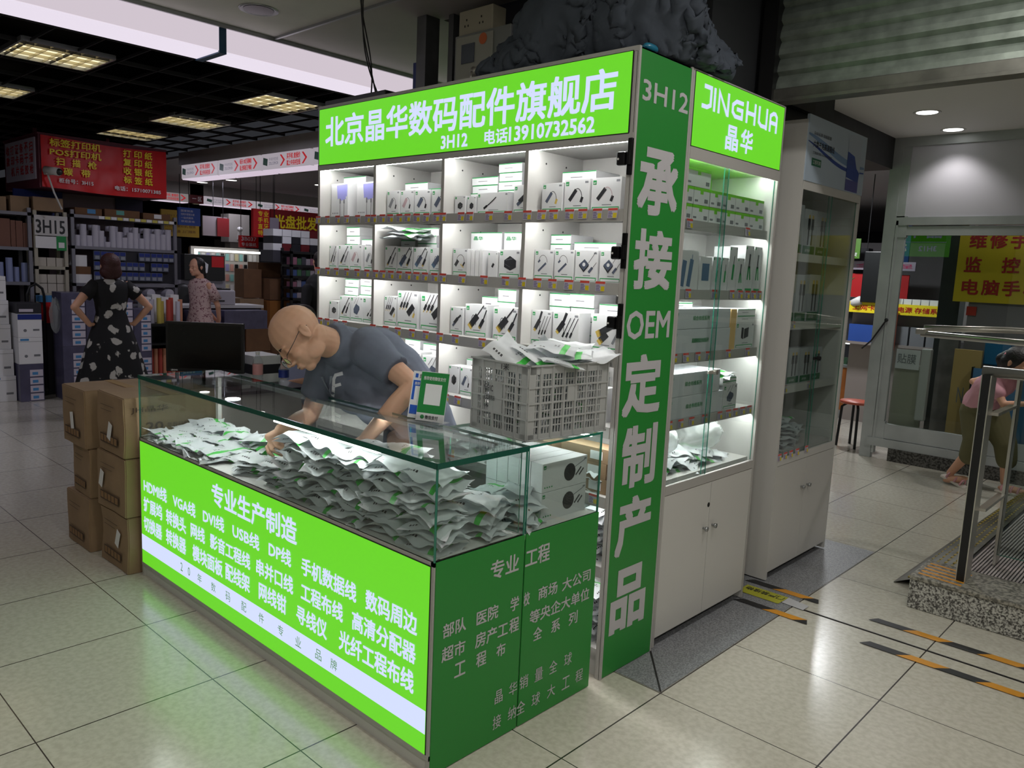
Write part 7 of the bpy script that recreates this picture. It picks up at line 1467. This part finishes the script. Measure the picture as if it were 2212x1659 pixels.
def cablebox(y0, y1, z, zt, lb):
    t = thing('cable_box', lb, 'box', (-.1, (y0 + y1) / 2, z), 'cable boxes in the dim cabinet'); MB().box(-.16, -.08, y0, y1, z + .0006, zt, 0).build('carton', mat('cable_card', rgb(178, 180, 186), .5), t)
    b = MB(); h_ = zt - z; w_ = y1 - y0; b.box(-.0802, -.079, y0 + .002, y1 - .002, z + .003, z + h_ * .20, 0)
    for q in (.38, .66):
        yc = y0 + w_ * q; b.box(-.0802, -.078, yc - w_ * .09, yc + w_ * .09, z + h_ * .56, z + h_ * .80, 1); b.box(-.0802, -.078, yc - w_ * .035, yc + w_ * .035, z + h_ * .22, z + h_ * .56, 1); b.box(-.0802, -.078, yc - w_ * .06, yc + w_ * .06, z + h_ * .80, z + h_ * .88, 2)
    b.text('晶华高速', (-.0785, 0, 0), Y_, Z_, (y0 + w_ * .2, y0 + w_ * .6, z + h_ * .07, z + h_ * .13), 3); b.build('print', [mat('print_forest', rgb(24, 100, 58), .5), M_ink, M_gold, M_paper], t)
for k, a in enumerate(((1.535, 1.70, 1.746, 2.00), (1.715, 1.87, 1.746, 1.985), (1.885, 2.04, 1.746, 1.985), (1.535, 1.68, 1.39, 1.64), (1.69, 1.83, 1.39, 1.64), (1.85, 2.0, 1.39, 1.645), (1.535, 1.66, 1.051, 1.24), (1.675, 1.82, 1.051, 1.245), (1.84, 1.98, 1.051, 1.24), (1.99, 2.12, 1.051, 1.24))):
    cablebox(*a, 'cable box picturing two dark plugs, %s of the %s row in the dim cabinet' % (ORD[(k if k < 3 else (k - 3 if k < 6 else k - 6))], ('top' if k < 3 else 'middle' if k < 6 else 'lower')))
k = 0; rnd = random.Random(9)
for q in range(7):
    for y in (1.60, 1.74, 1.88):
        if q > 4 and y > 1.8: continue
        packet(PK[(k * 2) % 9], (-.13 + rnd.uniform(-.01, .01), y + rnd.uniform(-.02, .02), .6865 + q * .026), PI / 2 + rnd.uniform(-.5, .5), 'grey packet in the bottom heap of the dim cabinet, layer %s' % ORD[q] + ', %s spot' % ('left', 'middle', 'right')[int((y - 1.55) / .14)], 'packets heaped in the dim cabinet', (rnd.uniform(-.12, .12), rnd.uniform(-.1, .1)), .82); k += 1

# lit sign on the back of the booth: seen only mirrored in the shop window
t = thing('rear_light_sign', 'lit green sign on the back of the booth, seen mirrored in the glass shop front', 'sign', (-2.0, 2.40, 2.0)); b = MB(); b.box(-2.9, -1.08, 2.26, 2.44, 2.0, 2.42); b.build('light_box', E_green, t)
b = MB(); o = (0, 2.4425, 0)
for i, ch in enumerate('晶华工厂店'): b.text(ch, o, -X_, Z_, (1.14 + .22 * i, 1.30 + .22 * i, 2.22, 2.36), 0, .018)
b.text('3H12', o, -X_, Z_, (1.18, 1.38, 2.06, 2.12), 0, .02); b.text('电话加工定制', o, -X_, Z_, (1.52, 2.0, 2.06, 2.12), 0, .015); b.box(-2.9, -1.08, 2.4415, 2.442, 2.165, 2.172); b.build('lettering', E_white, t)

# ================================================================== tapes on the floor
M_tblk = mat('tape_black', rgb(30, 30, 32), .5); M_tora = mat('tape_orange', rgb(206, 140, 30), .5)
def hazard(x0, x1, y, label, wd=.05, seg=.155, first=0):
    b = MB(); x = x0; k = first; sl = wd * 1.0
    while x < x1 - .001:
        e = min(x + seg, x1); b.add([(x, y, .0042), (e, y, .0042), (e + (sl if e < x1 else -.02), y + wd, .0042), (x + (sl if x > x0 else .03), y + wd, .0042)], [(0, 1, 2, 3)], k % 2); x = e; k += 1
    o = b.build('hazard_tape', [M_tblk, M_tora]); tag(o, label, 'tape', 'striped floor tapes')
hazard(-.02, .36, 1.145, 'short black and orange tape from the lit cabinet to the joint, on the near side'); hazard(-.10, .30, 1.43, 'short black and orange tape emerging between the two cabinets'); 
hazard(.60, 2.2, .955 + .19, 'long black and orange tape on the near side of the shutter groove'); hazard(.54, 2.2, 1.435, 'long black and orange tape on the far side of the shutter groove')
hazard(-1.35, -.55, 3.62, 'distant black and orange tape beyond the second cabinet'); 
t = thing('floor_notice', 'yellow floor sticker with worn black characters between the two striped tapes', 'sticker', (.08, 1.32, .0042)); b = MB(); b.add([(-.06, 1.27, .0046), (.16, 1.27, .0046), (.165, 1.385, .0046), (-.06, 1.385, .0046)], [(0, 1, 2, 3)], 0); b.add([(.165, 1.30, .0047), (.28, 1.29, .0047), (.28, 1.36, .0047), (.165, 1.385, .0047)], [(0, 1, 2, 3)], 1); b.build('sticker', [mat('sticker_yellow', rgb(176, 176, 46), .5), mat('worn_white', rgb(186, 186, 190), .5)], t)
b = MB(); b.text('门严禁堆物', (.155, 1.345, .0052), -X_, -Y_, (0, .20, -.022, .022), 0, .01); b.build('lettering', M_ink, t)

# ================================================================== moving walkway landing at the right
t = thing('walkway_landing', 'speckled granite step with ribbed metal walkway and yellow edge at the right', 'walkway', (1.6, 3.0, 0))
b = MB(); b.box(.617, 3.2, 1.755, 2.06, 0, .150, bev=.006); b.build('granite_block', M_speck, t)
b = MB(); b.box(.617, 3.2, 1.748, 2.07, .150, .172, bev=.004); b.build('granite_slab', speck('worn_granite_top', rgb(92, 90, 84), rgb(150, 146, 136), 60, .5), t)
b = MB(); 
for k in range(5): b.add([(.64 + .0, 1.80 + k * .05, .1728), (.84, 1.775 + k * .05, .1728), (.84, 1.795 + k * .05, .1728), (.64, 1.822 + k * .05, .1728)], [(0, 1, 2, 3)])
b.build('stripe_paint', M_tora, t)
b = MB(); V = []
b.add([(.46, 2.05, .004), (.74, 2.05, .14), (.74, 5.15, .0 + .14), (.52, 4.6, .004)], [(0, 1, 2, 3)]); b.build('sloped_edge', mat('worn_steel', rgb(104, 102, 92), .4, .6, var=.4, vscale=14), t)
b = MB()
for k in range(60):
    y = 2.10 + k * .06
    for i in range(4):
        a = .2 + .2 * i; x = .46 + (.02 * (y - 2.05) / 2.5) * 2 * (1 - a) + (.74 - .46) * a; b.box(x, x + .022, y, y + .03, .136 * a + .006, .136 * a + .012)
b.build('tread_studs', mat('tread_yellow', rgb(140, 122, 48), .5), t)
b = MB(); b.box(.74, 3.2, 2.075, 5.2, .0, .133); b.build('walkway_base', M_black, t)
b = MB(); x = .76
while x < 3.1: b.box(x, x + .009, 2.07, 5.15, .133, .140); x += .016
b.build('metal_ribs', mat('rib_metal', rgb(186, 176, 176), .4, .4), t)
# balustrade
t = thing('railing', 'steel and glass railing post with round handrail at the right edge', 'railing', (1.2, 1.95, .17)); b = MB(); b.box(.80, .835, 1.85, 1.95, .172, 1.20); b.build('post', M_dark, t); b = MB(); b.box(.796, .80, 1.85, 1.955, .172, 1.20); b.box(.835, .84, 1.85, 1.955, .172, 1.20); b.build('post_trim', M_steel, t)
b = MB(); b.box(.855, .868, 2.35, 2.44, .145, 1.16); b.build('post', M_steel, t)
b = MB(); b.cyl((.79, 1.90, 1.215), (3.0, 1.90, 1.215), .026, n=20); hr = b.build('handrail', M_steel, t, True); b = MB(); b.cyl((.788, 1.90, 1.215), (.7879, 1.90, 1.215), .018, n=16); b.build('rail_end', M_black, hr)
b = MB(); pane(b, .868, 2.9, 2.36, 2.372, .20, 1.14); b.build('glass_panel', [glass('rail_glass', (.9, .96, .94), .9), M_gedge], t); b = MB(); b.box(.835, .87, 1.94, 2.36, .52, .535); b.box(.835, .87, 1.94, 2.36, 1.0, 1.015); b.build('clamp', M_steel, t)
t = thing('railing', 'double round steel handrail crossing in front of the shop window', 'railing', (1.5, 3.0, .14)); b = MB(); b.tube([(.19, 3.0, 1.315), (1.2, 3.0, 1.30), (3.0, 3.0, 1.29)], .020, 14); b.build('lower_handrail', M_steel, t, True)
b = MB(); b.tube([(.17, 3.12, 1.345), (.6, 3.4, 1.36), (3.0, 3.5, 1.37)], .020, 14); b.build('upper_handrail', M_steel, t, True); b = MB(); b.box(.16, .22, 2.98, 3.13, 1.31, 1.345, bev=.004); b.build('joint', M_steel, t); b = MB(); b.cyl((2.6, 3.0, .14), (2.6, 3.0, 1.3), .02, n=12); b.cyl((2.6, 3.48, .14), (2.6, 3.48, 1.37), .02, n=12); b.build('stanchion', M_steel, t)

# ================================================================== aluminium and glass shop front
WY = 5.25; M_frame = mat('aluminium_frame', rgb(176, 180, 182), .45, .2, var=.12, vscale=5)
t = thing("window_1", "aluminium framed shop front with large glass pane and white upper panel", "building", (.8, WY, 0)); tag(t, kind="structure")
b = MB()
b.box(-.86, -.76, WY, WY + .06, 0, 2.93); b.box(-.755, -.735, WY + .0, WY + .06, .05, 2.2); b.box(-.735, -.67, WY + .01, WY + .05, .2, 2.14); b.box(-.76, 3.4, WY, WY + .06, 2.16, 2.23); b.box(-.735, 3.4, WY + .01, WY + .05, 2.07, 2.15); b.box(-.76, 3.4, WY, WY + .06, 2.85, 2.93); b.box(-.735, 3.4, WY + .01, WY + .05, .20, .34); b.box(-.80, 3.4, WY - .01, WY + .06, .12, .195); b.box(1.5, 1.58, WY, WY + .05, .2, 2.93); b.box(-.77, -.66, WY + .005, WY + .05, .19, .36); b.box(-.77, -.66, WY + .005, WY + .05, 2.05, 2.24); b.box(-.77, -.69, WY + .005, WY + .05, 2.2, 2.93)
b.build('window_frame', M_frame, t)
b = MB(); b.box(-.67, 1.5, WY + .03, WY + .036, .34, 2.07); b.box(1.58, 3.4, WY + .03, WY + .036, .34, 2.07); b.build('pane', glass('window_glass', (.93, .97, .96), .9), t)
b = MB(); b.box(-.70, 3.4, WY + .02, WY + .05, 2.23, 2.85); b.build('upper_panel', mat('white_panel', rgb(196, 194, 204), .4), t)
b = MB(); b.box(-.60, 3.4, WY - .02, WY + .10, 0, .12); b.build('sill', M_speck if False else speck('dark_speckled', rgb(44, 43, 42), rgb(96, 94, 92), 60, .5), t)
b = MB(); b.tube([(-.93, WY - .02, 1.02), (-.85, WY - .03, 1.10), (-.74, WY - .02, 1.30)], .008, 6); b.ell((-.74, WY - .02, 1.30), (.018, .012, .018)); o = b.build('door_strap', M_black, None); tag(o, 'black rubber strap tied across the aluminium frame', 'strap')

# behind the pane
struct('wall_shop', MB().box(-.30, 3.4, 6.4, 6.5, 0, 2.9), mat('shop_wall', rgb(150, 144, 142), .7), 'grey inner wall of the shop behind the glass front'); struct('wall_shop', MB().box(-.75, -.30, 7.9, 8.0, 1.0, 2.9), MATS['shop_wall'], 'short grey wall above the far display unit')
simple('dark_column', 'dark green-black column behind the window beside the yellow poster', 'column', MB().box(-.46, -.28, 5.75, 5.95, 0, 2.9), mat('column_dark', rgb(34, 40, 38), .5))
t = thing('poster', 'yellow poster with large red characters about phone repair inside the window', 'poster', (.6, 5.6, 1.45)); b = MB(); b.box(-.31, 2.0, 5.62, 5.63, 1.50, 2.16); b.build('sheet', mat('poster_yellow', rgb(216, 190, 30), .5), t); b = MB(); o = (0, 5.617, 0)
for i, (s, z0, z1) in enumerate((('维修手机电脑', 1.98, 2.12), ('监', 1.77, 1.90), ('电脑手机配件', 1.57, 1.70))):
    for j, ch in enumerate(s): b.text(ch, o, X_, Z_, (-.245 + .16 * j + (.02 if i == 0 else 0), -.115 + .16 * j + (.02 if i == 0 else 0), z0, z1), 0, .02)
b.text('控', o, X_, Z_, (.05, .18, 1.77, 1.90), 0, .02); b.text('维', o, X_, Z_, (.34, .47, 1.77, 1.90), 0, .02); b.build('lettering', mat('poster_redtext', rgb(176, 34, 30), .5), t)
simple('poster_board', 'grey board panel under the yellow poster', 'board', MB().box(-.18, 3.2, 5.64, 5.70, 0, 2.4), mat('grey_board', rgb(122, 116, 118), .6))
simple('red_sticker', 'small red square sticker below the yellow poster', 'sticker', MB().box(-.19, -.11, 5.63, 5.638, 1.38, 1.46), mat('sticker_red', rgb(170, 46, 30), .5))
t = thing('foam_board', 'off-white board standing inside the lower left of the window', 'board', (-.6, 5.4, .2)); MB().box(-.665, -.40, 5.36, 5.40, .12, .90).build('board', mat('offwhite_board', rgb(170, 168, 152), .6), t)
t = thing('paper_sign', 'white paper with two hand-written characters taped over the off-white board', 'sign', (-.6, 5.35, .9)); MB().box(-.655, -.45, 5.345, 5.35, .86, 1.04).build('sheet', M_paper, t); b = MB(); b.text('贴膜', (0, 5.343, 0), X_, Z_, (-.64, -.48, .91, 1.0), 0); b.build('lettering', M_ink2, t)
simple('white_column_box', 'narrow white box standing next to the hand-written paper', 'box', MB().box(-.44, -.36, 5.33, 5.41, .40, 1.06, bev=.01), M_white)
simple('tan_board', 'tan cardboard panel with the letter N leaning inside the window', 'board', MB().box(-.20, .02, 5.45, 5.49, .28, 1.08), mat('tan_board', rgb(186, 156, 98), .7)); b = MB(); b.text('N', (0, 5.448, 0), X_, Z_, (-.14, -.09, .60, .74), 0); o = b.build('board_letter', M_ink2); tag(o, 'dark letter N printed on the tan board', 'print')
t = thing('blue_board', 'large blue board behind the bending girl', 'board', (.3, 5.4, .2)); MB().box(-.02, .75, 5.38, 5.42, .26, .93).build('board', mat('board_skyblue', rgb(84, 132, 178), .6), t); MB().box(-.03, -.018, 5.37, 5.43, .26, .94).build('edge', M_dark, t)
simple('blue_chair', 'blue plastic chair back above the blue board', 'chair', MB().box(.02, .22, 5.5, 5.53, .96, 1.20, bev=.01).box(.22, .47, 5.52, 5.55, .98, 1.17, bev=.01).box(.1, .14, 5.51, 5.54, 0, .97).box(.42, .46, 5.53, 5.56, 0, .98), mat('chair_blue', rgb(20, 104, 150), .5))
simple('wrapped_parcel', 'white wrapped parcel tied with string inside the window at the right', 'parcel', MB().box(.50, .75, 5.5, 5.6, 1.14, 1.36, bev=.02).box(.5, .75, 5.5, 5.6, .0, .95), M_paper)
simple('grey_cabinet', 'worn grey cabinet side behind the narrow white box', 'cabinet', MB().box(-.36, -.2, 5.55, 5.63, 0, 1.2), mat('worn_grey', rgb(112, 108, 106), .7, var=.3, vscale=8))
# shop beyond: counter, shelves, signs, stool
t = thing('shop_counter', 'orange wooden counter with a lit glass case full of small goods, behind the aluminium frame', 'counter', (-1.9, 7.5, 0)); b = MB(); b.box(-2.7, -1.0, 7.25, 7.7, 0, .62); b.build('base', mat('orange_wood', rgb(160, 92, 34), .5, var=.2, vscale=4), t); b = MB(); b.box(-1.93, -1.90, 7.245, 7.25, 0, .62); b.box(-2.7, -1.0, 7.245, 7.25, 0, .1); b.box(-2.7, -1.0, 7.24, 7.72, .62, .65); b.build('trim', M_alu, t)
b = MB(); b.box(-2.7, -1.0, 7.25, 7.256, .65, .92); b.box(-2.7, -1, 7.25, 7.7, .92, .928); b.build('pane', M_glass, t); b = MB(); b.box(-2.7, -1.0, 7.27, 7.29, .905, .915); b.build('light_strip', emis('counter_led', (1, 1, .95), 10), t)
k = 0
for i in range(22):
    simple('small_goods', 'small gadget in the far lit counter, %s from the left' % (ORD + ['twenty-first', 'twenty-second'])[i], 'gadget', MB().box(-2.45 + i * .045, -2.42 + i * .045, 7.3 + (i % 3) * .08, 7.35 + (i % 3) * .08, .6505, .70 + .03 * (i % 4)), gc[(i * 3) % 7] if i % 2 else M_card, 'gadgets in the far lit counter')
t = thing('stool', 'round stool with a reddish seat and black legs near the aluminium frame', 'stool', (-1.06, 5.62, 0)); b = MB(); b.lathe([(.01, .44), (.15, .44), (.158, .452), (.15, .466), (.01, .468)], (-1.06, 5.62, 0), 28); b.build('seat', mat('stool_red', rgb(190, 88, 66), .4), t, True)
for k in range(4):
    a = k * PI / 2 + .5; b = MB(); b.tube([(-1.06 + .08 * math.cos(a), 5.62 + .08 * math.sin(a), .44), (-1.06 + .13 * math.cos(a), 5.62 + .13 * math.sin(a), .40), (-1.06 + .15 * math.cos(a), 5.62 + .15 * math.sin(a), 0)], .013, 8); b.build('leg', M_black, t)
t = thing('shelf_unit', 'grey display unit with a yellow strip reading network and power storage', 'shelf', (-1.2, 7.0, 0)); b = MB(); b.box(-1.75, -.62, 7.05, 7.2, .93, .96); b.box(-1.75, -.62, 7.05, 7.2, 1.30, 1.325); b.box(-.66, -.62, 7.05, 7.2, .0, 1.33); b.box(-1.75, -.62, 7.19, 7.2, 0, 1.33); b.build('carcass', mat('unit_grey', rgb(150, 140, 136), .6), t)
b = MB(); b.box(-1.75, -.64, 7.03, 7.045, 1.30, 1.42); q = b.build('yellow_strip', M_yellow, t); b = MB(); b.text('上网卡', (0, 7.028, 0), X_, Z_, (-1.70, -1.45, 1.33, 1.39), 0, .015); b.text('电源 存储系列', (0, 7.028, 0), X_, Z_, (-1.2, -.72, 1.33, 1.39), 0, .015); b.build('lettering', M_red, q)
for k in range(5): simple('camera_box', 'small white box with a round lens on the grey display unit, %s from the left' % ORD[k], 'box', MB().box(-1.25 + k * .09, -1.17 + k * .09, 7.06, 7.14, 1.4205 if False else 1.3255, 1.48), M_card, 'lens boxes on the display unit')
for k in range(4): simple('device_carton', 'pale device carton on the lower level of the display unit, %s from the left' % ORD[k], 'box', MB().box(-1.40 + k * .17, -1.25 + k * .17, 7.07, 7.18, .9605, 1.17), mat('pale_carton', rgb(130, 130, 136), .6), 'device cartons on the display unit')
t = thing('security_camera', 'small white globe camera standing on the display unit inside the window', 'camera', (-.74, 7.0, 1.45)); b = MB(); b.lathe([(.03, 1.3255), (.05, 1.33), (.05, 1.42), (.03, 1.45)], (-.76, 7.10, 0), 20); b.build('base', M_white, t, True); b = MB(); b.ell((-.76, 7.10, 1.50), (.055, .055, .055)); b.build('head', M_white, t, True); b = MB(); b.ell((-.745, 7.055, 1.505), (.032, .02, .035)); b.build('lens', M_black, t, True)
for k, (x0, x1, y, z0, z1, m, lb, s, tm) in enumerate(((-3.05, -2.75, 10.0, 2.02, 2.32, mat('sign_green', rgb(70, 120, 20), .5), 'small green poster seen through the gap beyond the cabinets', '正品行货', M_paper), (-2.05, -1.75, 9.0, 1.95, 2.5, mat('sign_midblue', rgb(30, 90, 170), .5), 'blue hanging sign beside the aluminium frame', '惠', M_paper), (-2.9, -2.0, 10.2, 1.86, 1.99, mat('pale_sign', rgb(170, 160, 176), .5), 'pale sign with pink characters beyond the gap', '全工程', mat('pink_text', rgb(200, 60, 110), .5)), (-3.0, -2.1, 10.3, 1.35, 1.80, M_red, 'red wall panel beyond the gap', '', None))):
    t = thing('distant_sign', lb, 'sign', (x0, y, z0)); MB().box(x0, x1, y, y + .03, z0, z1).build('panel', m, t)
    if s: b = MB(); b.text(s, (0, y - .003, 0), X_, Z_, (x0 + .04, x1 - .04, z0 + (z1 - z0) * (.1 if k == 0 else .25), z0 + (z1 - z0) * (.3 if k == 0 else .75)), 0, .01); b.build('lettering', tm, t)
simple('black_screen', 'tall black screen leaning behind the aluminium frame', 'screen', MB().box(-1.62, -1.25, 7.0, 7.04, 1.42, 2.0, bev=.01), M_black)
b = MB()
for i in range(9):
    a = i * .7; b.tube([(-1.92, 7.3, 1.58), (-1.92 + .05 * math.cos(a), 7.3 + .05 * math.sin(a), 1.66), (-1.92 + .11 * math.cos(a), 7.3 + .11 * math.sin(a), 1.70)], [.006, .014, .004], 5)
t = thing('potted_plant', 'small dried plant in a pot behind the black screen', 'plant', (-1.92, 7.3, 1.45)); b.build('leaves', mat('dry_leaf', rgb(104, 84, 44), .8), t); b = MB(); b.lathe([(.03, 1.47), (.05, 1.58)], (-1.92, 7.3, 0), 16); b.build('pot', M_white, t)
simple('plant_shelf', 'dark wall shelf under the dried plant', 'shelf', MB().box(-2.3, -1.6, 7.2, 7.4, 1.43, 1.47).box(-2.3, -1.62, 7.36, 7.4, .93, 1.47), M_dbox)
t = thing('security_camera', 'white bullet camera hanging in the gap between cabinets and frame', 'camera', (-1.65, 7.1, 1.35)); b = MB(); b.cyl((-1.80, 7.12, 1.36), (-1.62, 7.02, 1.44), .045, .05, n=16); b.build('housing', M_white, t, True); b = MB(); b.tube([(-1.68, 7.1, 1.40), (-1.66, 7.18, 1.42), (-1.66, 7.3, 1.44)], .014, 8); b.build('bracket', M_white, t)
simple('orange_banner', 'narrow orange banner beside the frame', 'banner', MB().box(-1.27, -1.19, 7.0, 7.01, .90, 1.36), mat('banner_orange', rgb(200, 70, 20), .5)); simple('blue_carton', 'blue carton standing beside the orange banner', 'box', MB().box(-1.73, -1.45, 7.06, 7.18, .9605, 1.16), mat('carton_blue', rgb(50, 86, 170), .5))
for k, (x0, x1, y, h_, m) in enumerate(((-5, -2.8, 10.5, 2.2, M_dbox), (-3.4, .6, 10.8, 2.3, mat('dim_grey2', rgb(90, 86, 88), .7)))): simple('stall_block', ['dark stall block far beyond the gap', 'grey stall wall far beyond the gap'][k], 'shelving', MB().box(x0, x1, y, y + .2, 0, h_), m)
for x, y, p in ((-1.6, 6.3, 38), (.9, 5.9, 40), (-3.0, 9.0, 34)):
    area('shop_lamp', (x, y, 2.72), .3, .3, p, (.95, .97, 1)).data.shape = 'DISK'
struct('ceiling', MB().box(-5, -1.15, 5.3, 12, 2.9, 2.93).box(-1.15, 4, 5.34, 10, 2.93, 2.96), MATS['white_ceiling_paint'], 'white ceiling inside the far right shops')

for k, (x, y, z) in enumerate(((-2.9, 10.015, 2.32), (-1.9, 9.015, 2.5), (-2.45, 10.215, 1.99), (-1.23, 7.006, 1.36), (-1.70, 7.3, 1.44))):
    simple('sign_hanger', 'thin rod hanging from the far right ceiling, %s one' % ORD[k], 'rod', MB().box(x - .004, x + .004, y - .004, y + .004, z, 2.90), M_dark, 'rods in the far right shop')
simple('wall_post', 'post carrying the red wall panel beyond the gap', 'post', MB().box(-2.6, -2.5, 10.33, 10.4, 0, 1.8), M_dbox)
